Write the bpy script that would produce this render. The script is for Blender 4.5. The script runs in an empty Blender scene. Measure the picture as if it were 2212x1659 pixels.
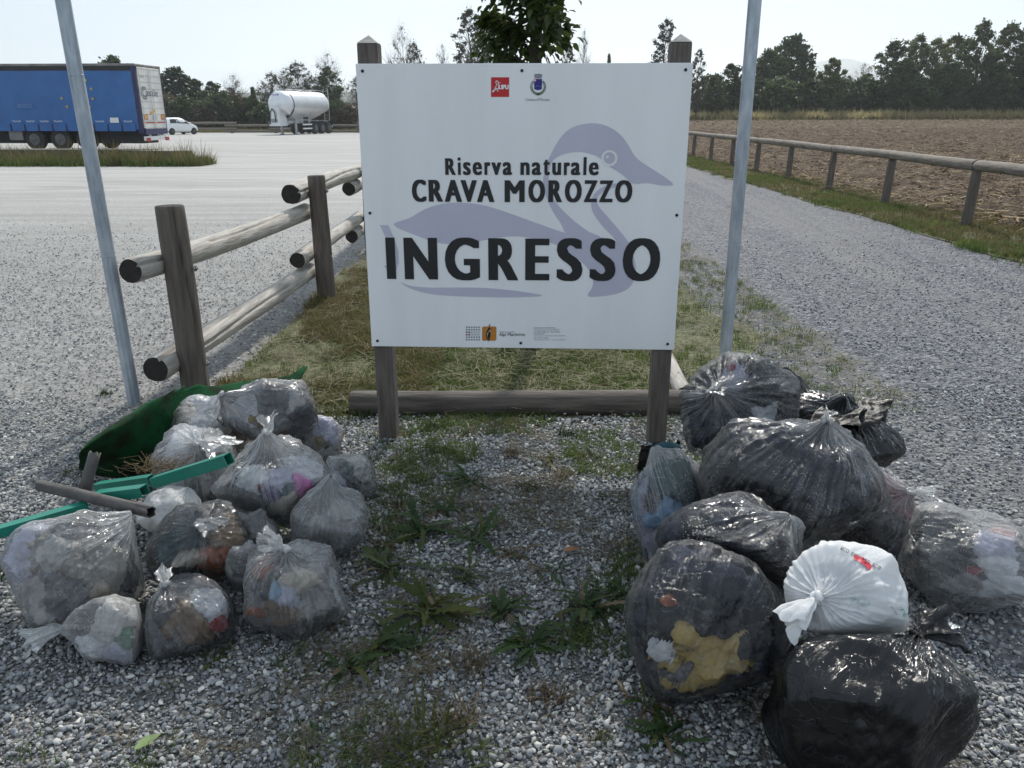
import bpy, math, random
import numpy as np
from mathutils import Vector, Matrix

# ------------------------------------------------------------------ camera, world, sun, exposure
scene = bpy.context.scene
COL = scene.collection
PITCH = math.radians(18.56)
CAMH = 1.6
FPX = 1725.0                      # focal length in the 2212-px-wide copy of the photograph
CX, CY = 1106.0, 829.5
cam_d = bpy.data.cameras.new('camera')
cam_d.sensor_width = 36.0
cam_d.lens = 36.0 * FPX / 2212.0
cam_d.clip_start = 0.05
cam_d.clip_end = 30000.0
cam = bpy.data.objects.new('camera', cam_d)
COL.objects.link(cam)
cam.location = (0, 0, CAMH)
cam.rotation_euler = (math.radians(90) - PITCH, 0, 0)
scene.camera = cam

SUN_EL = math.radians(43)
SUN_AZ = math.radians(9)         # degrees to the east of straight ahead (+Y towards +X)
world = bpy.data.worlds.new('World')
scene.world = world
world.use_nodes = True
wn = world.node_tree.nodes; wl = world.node_tree.links
bg = wn['Background']
sky = wn.new('ShaderNodeTexSky'); sky.sky_type = 'NISHITA'; sky.sun_disc = False
sky.sun_elevation = SUN_EL; sky.sun_rotation = SUN_AZ
sky.air_density = 1.0; sky.dust_density = 0.8; sky.ozone_density = 1.5
# thin cirrus veil: a stretched noise on the sky direction
tc = wn.new('ShaderNodeTexCoord'); mp = wn.new('ShaderNodeMapping')
mp.inputs['Scale'].default_value = (2.2, 3.0, 11.0)
mp.inputs['Rotation'].default_value = (0.12, 0.06, 0.4)
nz = wn.new('ShaderNodeTexNoise'); nz.inputs['Scale'].default_value = 1.3
nz.inputs['Detail'].default_value = 7; nz.inputs['Roughness'].default_value = 0.62
nz.inputs['Distortion'].default_value = 0.6
rp = wn.new('ShaderNodeValToRGB')
rp.color_ramp.elements[0].position = 0.40; rp.color_ramp.elements[0].color = (0.91, 0.91, 0.91, 1)
rp.color_ramp.elements[1].position = 0.70; rp.color_ramp.elements[1].color = (0.985, 0.985, 0.985, 1)
mx = wn.new('ShaderNodeMix'); mx.data_type = 'RGBA'
mx.inputs['B'].default_value = (4.15, 4.85, 5.55, 1)
wl.new(tc.outputs['Generated'], mp.inputs['Vector']); wl.new(mp.outputs['Vector'], nz.inputs['Vector'])
wl.new(nz.outputs['Fac'], rp.inputs['Fac']); wl.new(rp.outputs['Color'], mx.inputs['Factor'])
wl.new(sky.outputs['Color'], mx.inputs['A']); wl.new(mx.outputs['Result'], bg.inputs['Color'])
bg.inputs['Strength'].default_value = 0.088

sun_d = bpy.data.lights.new('sun', 'SUN'); sun_d.energy = 2.5; sun_d.angle = math.radians(4.0)
sun_d.color = (1.0, 0.95, 0.87)
sun = bpy.data.objects.new('sun', sun_d); COL.objects.link(sun)
sdir = Vector((math.sin(SUN_AZ) * math.cos(SUN_EL), math.cos(SUN_AZ) * math.cos(SUN_EL), math.sin(SUN_EL)))
sun.rotation_euler = (-sdir).to_track_quat('-Z', 'Y').to_euler()
sun.location = (5, 8, 10)

scene.view_settings.view_transform = 'Standard'
scene.view_settings.look = 'None'
scene.view_settings.gamma = 1.0
scene.view_settings.use_curve_mapping = False
scene.view_settings.exposure = 0.86
scene.render.engine = 'CYCLES'
scene.cycles.use_denoising = True
scene.cycles.max_bounces = 8
scene.cycles.transparent_max_bounces = 24
scene.cycles.volume_bounces = 1
scene.cycles.use_fast_gi = False

# ------------------------------------------------------------------ helpers
R = np.random.default_rng(11)
rnd = random.Random(5)
CT, ST = math.cos(PITCH), math.sin(PITCH)

def ray(px, py):
    u = (px - CX) / FPX; v = (py - CY) / FPX
    return np.array([u, CT - v * ST, -(ST + v * CT)])
def P(px, py, z=0.0):
    d = ray(px, py); t = (z - CAMH) / d[2]
    return np.array([0, 0, CAMH]) + d * t
def PY(px, py, y):
    d = ray(px, py); t = y / d[1]
    return np.array([0, 0, CAMH]) + d * t

def vhash(ix, iy, iz, seed):
    h = (ix * 374761393 + iy * 668265263 + iz * 2147483647 + seed * 974634777) & 0xffffffff
    h = ((h ^ (h >> 13)) * 1274126177) & 0xffffffff
    h = ((h ^ (h >> 16)) * 2246822519) & 0xffffffff
    return ((h ^ (h >> 15)) & 0xffffff) / float(0xffffff) * 2 - 1
def vnoise(p, seed=0):
    p = np.asarray(p, float); i = np.floor(p).astype(np.int64); f = p - i; u = f * f * (3 - 2 * f)
    out = 0
    for dx in (0, 1):
        for dy in (0, 1):
            for dz in (0, 1):
                w = (u[:, 0] if dx else 1 - u[:, 0]) * (u[:, 1] if dy else 1 - u[:, 1]) * (u[:, 2] if dz else 1 - u[:, 2])
                out = out + w * vhash(i[:, 0] + dx, i[:, 1] + dy, i[:, 2] + dz, seed)
    return out
def fbm(p, seed=0, oct=4):
    s = 0; a = 0.5
    for k in range(oct):
        s = s + a * vnoise(np.asarray(p) * 2 ** k, seed + k * 17); a *= 0.5
    return s

def mesh(name, V, F, mat=None, smooth=False):
    me = bpy.data.meshes.new(name)
    V = np.asarray(V, float)
    if isinstance(F, np.ndarray):
        n, k = F.shape
        me.vertices.add(len(V)); me.vertices.foreach_set('co', V.ravel())
        me.loops.add(n * k); me.loops.foreach_set('vertex_index', F.ravel().astype(np.int32))
        me.polygons.add(n); me.polygons.foreach_set('loop_start', np.arange(0, n * k, k, dtype=np.int32))
        me.update(calc_edges=True)
    else:
        me.from_pydata([tuple(v) for v in V], [], [tuple(f) for f in F])
    if smooth:
        me.polygons.foreach_set('use_smooth', np.ones(len(me.polygons), bool))
    me.update()
    if mat is not None: me.materials.append(mat)
    return me
def link(name, me, parent=None, loc=(0, 0, 0), rot=(0, 0, 0)):
    o = bpy.data.objects.new(name, me); COL.objects.link(o)
    o.location = [float(x) for x in loc]; o.rotation_euler = rot
    if parent is not None: o.parent = parent
    return o
def tag(o, label, cat=None, group=None, kind=None):
    if label: o['label'] = label
    if cat: o['category'] = cat
    if group: o['group'] = group
    if kind: o['kind'] = kind
    return o
def thing(name, label, cat, loc=(0, 0, 0), rz=0.0, group=None):
    o = bpy.data.objects.new(name, None); COL.objects.link(o)
    o.empty_display_size = 0.1
    o.location = [float(x) for x in loc]; o.rotation_euler = (0, 0, rz)
    return tag(o, label, cat, group)

class MB:
    def __init__(s): s.v = []; s.f = []
    def add(s, V, F):
        b = len(s.v); s.v += [tuple(map(float, x)) for x in V]; s.f += [tuple(i + b for i in f) for f in F]; return s
    def box(s, x0, x1, y0, y1, z0, z1, bev=0.0):
        if bev <= 0:
            V = [(x, y, z) for z in (z0, z1) for y in (y0, y1) for x in (x0, x1)]
            return s.add(V, [(0, 2, 3, 1), (4, 5, 7, 6), (0, 1, 5, 4), (2, 6, 7, 3), (0, 4, 6, 2), (1, 3, 7, 5)])
        b = bev; V = []; idx = {}
        for sx in (0, 1):
            for sy in (0, 1):
                for sz in (0, 1):
                    X = (x0, x1)[sx]; Y = (y0, y1)[sy]; Z = (z0, z1)[sz]
                    ix = b if sx == 0 else -b; iy = b if sy == 0 else -b; iz = b if sz == 0 else -b
                    idx[sx, sy, sz, 0] = len(V); V.append((X, Y + iy, Z + iz))
                    idx[sx, sy, sz, 1] = len(V); V.append((X + ix, Y, Z + iz))
                    idx[sx, sy, sz, 2] = len(V); V.append((X + ix, Y + iy, Z))
        F = []
        for a in (0, 1):
            F.append([idx[a, i, j, 0] for i, j in ((0, 0), (1, 0), (1, 1), (0, 1))][::(1 if a else -1)])
            F.append([idx[i, a, j, 1] for i, j in ((0, 0), (1, 0), (1, 1), (0, 1))][::(-1 if a else 1)])
            F.append([idx[i, j, a, 2] for i, j in ((0, 0), (1, 0), (1, 1), (0, 1))][::(1 if a else -1)])
        for i in (0, 1):
            for j in (0, 1):
                F.append([idx[i, j, 0, 0], idx[i, j, 1, 0], idx[i, j, 1, 1], idx[i, j, 0, 1]])
                F.append([idx[i, 0, j, 0], idx[i, 1, j, 0], idx[i, 1, j, 2], idx[i, 0, j, 2]])
                F.append([idx[0, i, j, 1], idx[1, i, j, 1], idx[1, i, j, 2], idx[0, i, j, 2]])
        for i in (0, 1):
            for j in (0, 1):
                for k in (0, 1): F.append([idx[i, j, k, 0], idx[i, j, k, 1], idx[i, j, k, 2]])
        return s.add(V, F)
    def tube(s, pts, radii, n=10, cap=True, closed=False):
        pts = [Vector(p) for p in pts]
        if np.isscalar(radii): radii = [radii] * len(pts)
        V = []; F = []
        up = Vector((0, 0, 1)); prev = None
        for i, p in enumerate(pts):
            t = (pts[min(i + 1, len(pts) - 1)] - pts[max(i - 1, 0)]).normalized()
            if prev is None:
                a = t.cross(up)
                if a.length < 1e-3: a = t.cross(Vector((1, 0, 0)))
                a.normalize()
            else:
                a = (prev - t * prev.dot(t)).normalized()
            prev = a; b = t.cross(a)
            for k in range(n):
                th = 2 * math.pi * k / n
                V.append(p + (a * math.cos(th) + b * math.sin(th)) * radii[i])
        m = len(pts)
        for i in range(m - 1):
            for k in range(n):
                F.append((i * n + k, i * n + (k + 1) % n, (i + 1) * n + (k + 1) % n, (i + 1) * n + k))
        if cap:
            F.append(tuple(range(n))[::-1]); F.append(tuple((m - 1) * n + k for k in range(n)))
        return s.add(V, F)
    def lathe(s, prof, axis='z', n=24, c=(0, 0, 0)):
        V = []; F = []
        for r_, h in prof:
            for k in range(n):
                th = 2 * math.pi * k / n; a, b = r_ * math.cos(th), r_ * math.sin(th)
                q = {'z': (a, b, h), 'y': (a, h, b), 'x': (h, a, b)}[axis]
                V.append((q[0] + c[0], q[1] + c[1], q[2] + c[2]))
        for i in range(len(prof) - 1):
            for k in range(n):
                F.append((i * n + k, i * n + (k + 1) % n, (i + 1) * n + (k + 1) % n, (i + 1) * n + k))
        F.append(tuple(range(n))[::-1]); F.append(tuple((len(prof) - 1) * n + k for k in range(n)))
        return s.add(V, F)
    def prism(s, poly, y0, y1, axis='y'):
        n = len(poly)
        def q(a, b, h): return {'y': (a, h, b), 'z': (a, b, h), 'x': (h, a, b)}[axis]
        V = [q(a, b, y0) for a, b in poly] + [q(a, b, y1) for a, b in poly]
        F = [tuple(range(n)), tuple(range(2 * n - 1, n - 1, -1))]
        F += [(i, i + n, (i + 1) % n + n, (i + 1) % n) for i in range(n)]
        return s.add(V, F)
    def build(s, name, mat, parent=None, loc=(0, 0, 0), smooth=False, rot=(0, 0, 0)):
        return link(name, mesh(name, s.v, s.f, mat, smooth), parent, loc, rot)

# ------------------------------------------------------------------ materials
MATS = {}
def newmat(name):
    m = bpy.data.materials.new(name); m.use_nodes = True; m.node_tree.nodes.clear()
    return m, m.node_tree.nodes, m.node_tree.links
def node(N, kind, **kw):
    n = N.new(kind)
    for k, v in kw.items(): n.inputs[k].default_value = v
    return n
def c4(c): return (c[0], c[1], c[2], 1.0)
def M(name, c1, c2=None, scale=5.0, rough=0.6, bump=0.0, bscale=40.0, stretch=(1, 1, 1), metal=0.0,
      detail=5, lo=0.35, hi=0.65, spec=0.5, coat=0.0, trans=0.0, rvar=0.0):
    if name in MATS: return MATS[name]
    m, N, L = newmat(name)
    out = N.new('ShaderNodeOutputMaterial'); b = N.new('ShaderNodeBsdfPrincipled')
    b.inputs['Roughness'].default_value = rough; b.inputs['Metallic'].default_value = metal
    b.inputs['Specular IOR Level'].default_value = spec; b.inputs['Coat Weight'].default_value = coat
    tcn = N.new('ShaderNodeTexCoord'); mpn = N.new('ShaderNodeMapping'); mpn.inputs['Scale'].default_value = stretch
    L.new(tcn.outputs['Object'], mpn.inputs['Vector'])
    if c2 is None: c2 = tuple(x * 0.8 for x in c1)
    nt = node(N, 'ShaderNodeTexNoise', Scale=scale, Detail=detail, Roughness=0.6)
    L.new(mpn.outputs['Vector'], nt.inputs['Vector'])
    r_ = N.new('ShaderNodeValToRGB'); r_.color_ramp.elements[0].position = lo; r_.color_ramp.elements[1].position = hi
    r_.color_ramp.elements[0].color = c4(c1); r_.color_ramp.elements[1].color = c4(c2)
    L.new(nt.outputs['Fac'], r_.inputs['Fac']); L.new(r_.outputs['Color'], b.inputs['Base Color'])
    if rvar:
        mr = N.new('ShaderNodeMapRange'); mr.inputs['To Min'].default_value = rough - rvar; mr.inputs['To Max'].default_value = rough + rvar
        L.new(nt.outputs['Fac'], mr.inputs['Value']); L.new(mr.outputs['Result'], b.inputs['Roughness'])
    if bump:
        nb = node(N, 'ShaderNodeTexNoise', Scale=bscale, Detail=6, Roughness=0.65)
        L.new(mpn.outputs['Vector'], nb.inputs['Vector'])
        bp = N.new('ShaderNodeBump'); bp.inputs['Strength'].default_value = bump; bp.inputs['Distance'].default_value = 0.02
        L.new(nb.outputs['Fac'], bp.inputs['Height']); L.new(bp.outputs['Normal'], b.inputs['Normal'])
    sh = b.outputs['BSDF']
    if trans:
        tr = N.new('ShaderNodeBsdfTranslucent'); ms = N.new('ShaderNodeMixShader'); ms.inputs[0].default_value = trans
        L.new(r_.outputs['Color'], tr.inputs['Color']); L.new(sh, ms.inputs[1]); L.new(tr.outputs['BSDF'], ms.inputs[2]); sh = ms.outputs['Shader']
    L.new(sh, out.inputs['Surface'])
    MATS[name] = m
    return m

def leafmat(name, c1, c2, trans=0.35, rough=0.5, spec=0.4):
    """foliage: colour varies from object to object / instance to instance and inside a crown"""
    if name in MATS: return MATS[name]
    m, N, L = newmat(name)
    out = N.new('ShaderNodeOutputMaterial'); b = N.new('ShaderNodeBsdfPrincipled'); b.inputs['Roughness'].default_value = rough; b.inputs['Specular IOR Level'].default_value = spec
    oi = N.new('ShaderNodeObjectInfo'); tcn = N.new('ShaderNodeTexCoord')
    nt = node(N, 'ShaderNodeTexNoise', Scale=0.9, Detail=3); L.new(tcn.outputs['Object'], nt.inputs['Vector'])
    ad = N.new('ShaderNodeMath'); ad.operation = 'MULTIPLY_ADD'; ad.inputs[1].default_value = 0.5
    L.new(oi.outputs['Random'], ad.inputs[0]); L.new(nt.outputs['Fac'], ad.inputs[2])
    r_ = N.new('ShaderNodeValToRGB'); r_.color_ramp.elements[0].position = 0.45; r_.color_ramp.elements[1].position = 1.0
    r_.color_ramp.elements[0].color = c4(c1); r_.color_ramp.elements[1].color = c4(c2)
    L.new(ad.outputs[0], r_.inputs['Fac']); L.new(r_.outputs['Color'], b.inputs['Base Color'])
    tr = N.new('ShaderNodeBsdfTranslucent'); L.new(r_.outputs['Color'], tr.inputs['Color'])
    ms = N.new('ShaderNodeMixShader'); ms.inputs[0].default_value = trans
    L.new(b.outputs['BSDF'], ms.inputs[1]); L.new(tr.outputs['BSDF'], ms.inputs[2]); L.new(ms.outputs['Shader'], out.inputs['Surface'])
    MATS[name] = m
    return m

def stonemat(name, cols):
    """every stone takes one colour of the palette by its own random value"""
    m, N, L = newmat(name)
    out = N.new('ShaderNodeOutputMaterial'); b = N.new('ShaderNodeBsdfPrincipled'); b.inputs['Roughness'].default_value = 0.75
    b.inputs['Specular IOR Level'].default_value = 0.35
    oi = N.new('ShaderNodeObjectInfo')
    r_ = N.new('ShaderNodeValToRGB'); r_.color_ramp.interpolation = 'CONSTANT'
    els = r_.color_ramp.elements
    while len(els) < len(cols): els.new(0.5)
    for i, c in enumerate(cols): els[i].position = i / len(cols); els[i].color = c4(c)
    L.new(oi.outputs['Random'], r_.inputs['Fac'])
    tcn = N.new('ShaderNodeTexCoord')
    nt = node(N, 'ShaderNodeTexNoise', Scale=1.6, Detail=6, Roughness=0.7); L.new(tcn.outputs['Object'], nt.inputs['Vector'])
    mr = N.new('ShaderNodeMapRange'); mr.inputs['To Min'].default_value = 0.65; mr.inputs['To Max'].default_value = 1.3
    L.new(nt.outputs['Fac'], mr.inputs['Value'])
    mu = N.new('ShaderNodeMix'); mu.data_type = 'RGBA'; mu.blend_type = 'MULTIPLY'; mu.inputs['Factor'].default_value = 1
    L.new(r_.outputs['Color'], mu.inputs['A']); L.new(mr.outputs['Result'], mu.inputs['B'])
    L.new(mu.outputs['Result'], b.inputs['Base Color']); L.new(b.outputs['BSDF'], out.inputs['Surface'])
    return m

def groundmat(name, cols, fine=55.0, streak=None, dust=None, patch=0.25, patch_col=(0.12, 0.10, 0.08), bump=0.6, rough=0.9, bdist=0.02):
    """gravel and soil too small or far to be built: cell-coloured grain with patches of dirt"""
    m, N, L = newmat(name)
    out = N.new('ShaderNodeOutputMaterial'); b = N.new('ShaderNodeBsdfPrincipled'); b.inputs['Roughness'].default_value = rough
    b.inputs['Specular IOR Level'].default_value = 0.25
    tcn = N.new('ShaderNodeTexCoord')
    vo = node(N, 'ShaderNodeTexVoronoi', Scale=fine); L.new(tcn.outputs['Object'], vo.inputs['Vector'])
    sp = N.new('ShaderNodeSeparateColor'); L.new(vo.outputs['Color'], sp.inputs['Color'])
    r_ = N.new('ShaderNodeValToRGB'); els = r_.color_ramp.elements
    while len(els) < len(cols): els.new(0.5)
    for i, c in enumerate(cols): els[i].position = i / max(1, len(cols) - 1); els[i].color = c4(c)
    L.new(sp.outputs['Red'], r_.inputs['Fac'])
    col = r_.outputs['Color']
    big = node(N, 'ShaderNodeTexNoise', Scale=0.7, Detail=7, Roughness=0.65); L.new(tcn.outputs['Object'], big.inputs['Vector'])
    mr = N.new('ShaderNodeMapRange'); mr.inputs['From Min'].default_value = 0.45; mr.inputs['From Max'].default_value = 0.68
    mr.inputs['To Max'].default_value = patch
    L.new(big.outputs['Fac'], mr.inputs['Value'])
    mixp = N.new('ShaderNodeMix'); mixp.data_type = 'RGBA'; mixp.inputs['B'].default_value = c4(patch_col)
    L.new(mr.outputs['Result'], mixp.inputs['Factor']); L.new(col, mixp.inputs['A']); col = mixp.outputs['Result']
    if dust:                                   # wheel-ground dust lies thicker where lorries turn, thinner along one edge
        sx = N.new('ShaderNodeSeparateXYZ'); L.new(tcn.outputs['Object'], sx.inputs['Vector'])
        dm = N.new('ShaderNodeMapRange'); dm.inputs['From Min'].default_value = dust['y0']; dm.inputs['From Max'].default_value = dust['y1']; dm.inputs['To Max'].default_value = dust['amt']; dm.interpolation_type = 'SMOOTHSTEP'
        ws = node(N, 'ShaderNodeTexNoise', Scale=0.35, Detail=5); L.new(tcn.outputs['Object'], ws.inputs['Vector'])
        wm = N.new('ShaderNodeMath'); wm.operation = 'MULTIPLY_ADD'; wm.inputs[1].default_value = 6.0; L.new(ws.outputs['Fac'], wm.inputs[0]); L.new(sx.outputs['Y'], wm.inputs[2])
        L.new(wm.outputs[0], dm.inputs['Value'])
        mx3 = N.new('ShaderNodeMix'); mx3.data_type = 'RGBA'; mx3.inputs['B'].default_value = c4(dust['col']); L.new(dm.outputs['Result'], mx3.inputs['Factor']); L.new(col, mx3.inputs['A']); col = mx3.outputs['Result']
    if streak:
        mpn = N.new('ShaderNodeMapping'); mpn.inputs['Scale'].default_value = streak['scale']; mpn.inputs['Rotation'].default_value = (0, 0, streak['rot'])
        L.new(tcn.outputs['Object'], mpn.inputs['Vector'])
        sn = node(N, 'ShaderNodeTexNoise', Scale=1.0, Detail=7, Roughness=0.68, Distortion=1.8); L.new(mpn.outputs['Vector'], sn.inputs['Vector'])
        m2 = N.new('ShaderNodeMapRange'); m2.inputs['From Min'].default_value = 0.38; m2.inputs['From Max'].default_value = 0.66; m2.inputs['To Max'].default_value = streak['amt']
        L.new(sn.outputs['Fac'], m2.inputs['Value'])
        mx2 = N.new('ShaderNodeMix'); mx2.data_type = 'RGBA'; mx2.inputs['B'].default_value = c4(streak['col'])
        L.new(m2.outputs['Result'], mx2.inputs['Factor']); L.new(col, mx2.inputs['A']); col = mx2.outputs['Result']
    L.new(col, b.inputs['Base Color'])
    nb = node(N, 'ShaderNodeTexNoise', Scale=fine * 0.8, Detail=5, Roughness=0.7); L.new(tcn.outputs['Object'], nb.inputs['Vector'])
    ad = N.new('ShaderNodeMath'); ad.operation = 'SUBTRACT'; L.new(nb.outputs['Fac'], ad.inputs[0]); L.new(vo.outputs['Distance'], ad.inputs[1])
    bp = N.new('ShaderNodeBump'); bp.inputs['Strength'].default_value = bump; bp.inputs['Distance'].default_value = bdist
    L.new(ad.outputs[0], bp.inputs['Height']); L.new(bp.outputs['Normal'], b.inputs['Normal'])
    L.new(b.outputs['BSDF'], out.inputs['Surface'])
    return m

# ------------------------------------------------------------------ scattering (real geometry, one object of stuff)
def scatter(name, pts, rots, scales, protos, mat, label=None, cat=None):
    """instances each prototype mesh on its share of the points with geometry nodes"""
    pts = np.asarray(pts, float); n = len(pts)
    me = bpy.data.meshes.new(name); me.vertices.add(n); me.vertices.foreach_set('co', pts.ravel())
    a = me.attributes.new('rot', 'FLOAT_VECTOR', 'POINT'); a.data.foreach_set('vector', np.asarray(rots, float).ravel())
    a = me.attributes.new('scl', 'FLOAT_VECTOR', 'POINT'); a.data.foreach_set('vector', np.asarray(scales, float).ravel())
    a = me.attributes.new('pick', 'INT', 'POINT'); a.data.foreach_set('value', R.integers(0, len(protos), n).astype(np.int32))
    me.update()
    o = link(name, me)
    ng = bpy.data.node_groups.new(name + '_scatter', 'GeometryNodeTree')
    ng.interface.new_socket('Geometry', in_out='INPUT', socket_type='NodeSocketGeometry')
    ng.interface.new_socket('Geometry', in_out='OUTPUT', socket_type='NodeSocketGeometry')
    N, L = ng.nodes, ng.links
    gi = N.new('NodeGroupInput'); go = N.new('NodeGroupOutput'); jn = N.new('GeometryNodeJoinGeometry')
    def attr(nm, tp):
        q = N.new('GeometryNodeInputNamedAttribute'); q.data_type = tp; q.inputs['Name'].default_value = nm; return q
    ar = attr('rot', 'FLOAT_VECTOR'); asx = attr('scl', 'FLOAT_VECTOR'); ap = attr('pick', 'INT')
    for k, pm in enumerate(protos):
        po = bpy.data.objects.new(name + '_prototype', pm)
        oi = N.new('GeometryNodeObjectInfo'); oi.inputs['Object'].default_value = po; oi.inputs['As Instance'].default_value = True
        cp = N.new('FunctionNodeCompare'); cp.data_type = 'INT'; cp.operation = 'EQUAL'
        L.new(ap.outputs['Attribute'], cp.inputs[2]); cp.inputs[3].default_value = k
        ip = N.new('GeometryNodeInstanceOnPoints')
        L.new(gi.outputs[0], ip.inputs['Points']); L.new(cp.outputs[0], ip.inputs['Selection'])
        L.new(oi.outputs['Geometry'], ip.inputs['Instance'])
        L.new(ar.outputs['Attribute'], ip.inputs['Rotation']); L.new(asx.outputs['Attribute'], ip.inputs['Scale'])
        L.new(ip.outputs['Instances'], jn.inputs[0])
    L.new(jn.outputs[0], go.inputs[0])
    md = o.modifiers.new('scatter', 'NODES'); md.node_group = ng
    me.materials.append(mat)
    return tag(o, label, cat, None, 'stuff')

def ico(sub=1):
    import bmesh
    bm = bmesh.new(); bmesh.ops.create_icosphere(bm, subdivisions=sub, radius=1.0)
    V = np.array([v.co[:] for v in bm.verts]); F = np.array([[v.index for v in f.verts] for f in bm.faces]); bm.free()
    return V, F
ICO1 = ico(1); ICO2 = ico(2); ICO3 = ico(3); ICO4 = ico(4); ICO5 = ico(5)

# ------------------------------------------------------------------ the ground and its sheets
def sheet(name, outline, z, mat, kind='structure'):
    V = [(x, y, z) for x, y in outline]
    return tag(link(name, mesh(name, V, [tuple(range(len(V)))], mat)), None, None, None, kind)
def wavy(a, b, n, amp, seed):
    a = np.array(a, float); b = np.array(b, float); t = np.linspace(0, 1, n)
    d = b - a; nrm = np.array([-d[1], d[0]]) / np.linalg.norm(d); L_ = np.linalg.norm(d)
    q = a + t[:, None] * d
    w = amp * fbm(np.c_[t * L_ * 0.6, t * 0, t * 0], seed, 4)
    w[0] = w[-1] = 0
    return [tuple(x) for x in q + nrm * w[:, None]]

m_meadow = groundmat('meadow_ground', [(0.05, 0.06, 0.025), (0.10, 0.10, 0.05), (0.14, 0.12, 0.07)], fine=6, patch=0.5, patch_col=(0.16, 0.13, 0.08))
m_yard = groundmat('pale_car_park_gravel', [(0.14, 0.14, 0.142), (0.23, 0.23, 0.228), (0.29, 0.29, 0.285), (0.43, 0.425, 0.41)], fine=48, dust=dict(y0=7.0, y1=26.0, amt=0.78, col=(0.48, 0.47, 0.45)),
                   streak=dict(scale=(0.09, 0.7, 1), rot=0.20, amt=0.6, col=(0.21, 0.205, 0.195)), patch=0.35, patch_col=(0.20, 0.19, 0.18), bump=0.5)
m_track = groundmat('blue_grey_track_gravel', [(0.032, 0.034, 0.044), (0.105, 0.108, 0.126), (0.155, 0.16, 0.182), (0.34, 0.34, 0.36)], fine=42,
                    streak=dict(scale=(0.75, 0.05, 1), rot=0.03, amt=0.85, col=(0.225, 0.22, 0.215)), patch=0.2, patch_col=(0.14, 0.135, 0.13), bump=1.0)
m_apron = groundmat('grey_gravel_bed', [(0.07, 0.068, 0.066), (0.15, 0.148, 0.145), (0.22, 0.217, 0.21), (0.32, 0.315, 0.305)], fine=110,
                    patch=0.5, patch_col=(0.075, 0.065, 0.05), bump=0.8)
m_sod = groundmat('thin_turf_soil', [(0.06, 0.075, 0.03), (0.11, 0.125, 0.055), (0.16, 0.165, 0.085), (0.22, 0.215, 0.14)], fine=45,
                  patch=0.6, patch_col=(0.10, 0.095, 0.08), bump=0.8)
m_soil = groundmat('ploughed_brown_soil', [(0.032, 0.019, 0.012), (0.060, 0.036, 0.022), (0.09, 0.056, 0.034), (0.16, 0.112, 0.072)], fine=16,
                   streak=dict(scale=(0.35, 1.3, 1), rot=-0.35, amt=0.3, col=(0.13, 0.092, 0.058)), patch=0.35, patch_col=(0.11, 0.075, 0.046), bump=1.0, bdist=0.06)

sheet("ground", [(-3900, -60), (4200, -60), (4200, 4500), (-3900, 4500)], 0.0, m_meadow)
sheet('car_park', [(-90, -8), (-1.5, -8)] + wavy((-1.5, -8), (-1.7, 4.4), 20, 0.0, 1) + wavy((-1.72, 4.4), (-1.75, 30), 60, 0.25, 2) +
      [(-1.75, 30), (4, 60), (4, 84), (-90, 84)], 0.004, m_yard)
sheet('gravel_bed', wavy((-2.9, -8), (-2.1, 3.1), 60, 0.8, 3) + wavy((-2.1, 3.1), (1.6, 4.6), 60, 0.5, 4) + wavy((1.6, 4.6), (1.5, -8), 40, 0.3, 5), 0.008, m_apron)
trk_r = wavy((5.70, -8), (6.15, 80), 400, 0.22, 7)
sheet('gravel_track', wavy((1.5, 80), (1.25, -8), 260, 0.3, 6) + trk_r, 0.0095, m_track)
sheet('grass_strip', wavy((-1.78, 4.25), (1.35, 4.25), 20, 0.06, 8) + wavy((1.45, 4.3), (1.7, 30), 80, 0.55, 9) + wavy((1.7, 30), (-1.75, 30), 8, 0, 10) +
      wavy((-1.75, 30), (-1.72, 4.3), 80, 0.2, 12), 0.016, m_sod)
sheet('grass_verge', [(x - 0.05, y) for x, y in trk_r] + wavy((7.75, 80), (7.1, -8), 200, 0.3, 14), 0.020, m_sod)

def field_z(x, y):
    f = np.clip((x - 7) / 9, 0, 1); f = f * f * (3 - 2 * f)
    base = 0.024 + 0.0108 * np.clip(y - 8, 0, 110) * f + 0.003 * np.clip(x - 7, 0, 60)
    return base
def field_grid(x0, x1, y0, y1, step, amp):
    nx = int((x1 - x0) / step) + 1; ny = int((y1 - y0) / step) + 1
    X, Y = np.meshgrid(np.linspace(x0, x1, nx), np.linspace(y0, y1, ny))
    x = X.ravel(); y = Y.ravel()
    nzv = fbm(np.c_[x * 2.2, y * 2.2, x * 0], 21, 4) + 0.5 * np.abs(vnoise(np.c_[x * 5, y * 5, x * 0], 9))
    edge = np.clip((x - 7.05) / 0.9, 0, 1)
    z = field_z(x, y) + amp * nzv * edge + 0.03 * edge - 0.006
    i = np.arange(nx * ny).reshape(ny, nx)
    F = np.c_[i[:-1, :-1].ravel(), i[:-1, 1:].ravel(), i[1:, 1:].ravel(), i[1:, :-1].ravel()]
    return np.c_[x, y, z], F
V, F = field_grid(7.05, 34, 4, 62, 0.14, 0.17)
tag(link('field', mesh('field', V, F, m_soil, True)), None, None, None, 'structure')
V, F = field_grid(7.05, 200, 61.5, 106, 1.2, 0.05)
V2, F2 = field_grid(33.8, 200, 4, 63, 1.2, 0.05)
Vf = np.vstack([V, V2]); Ff = np.vstack([F, F2 + len(V)])
tag(link('far_field', mesh('far_field', Vf, Ff, m_soil, True)), None, None, None, 'structure')

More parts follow.
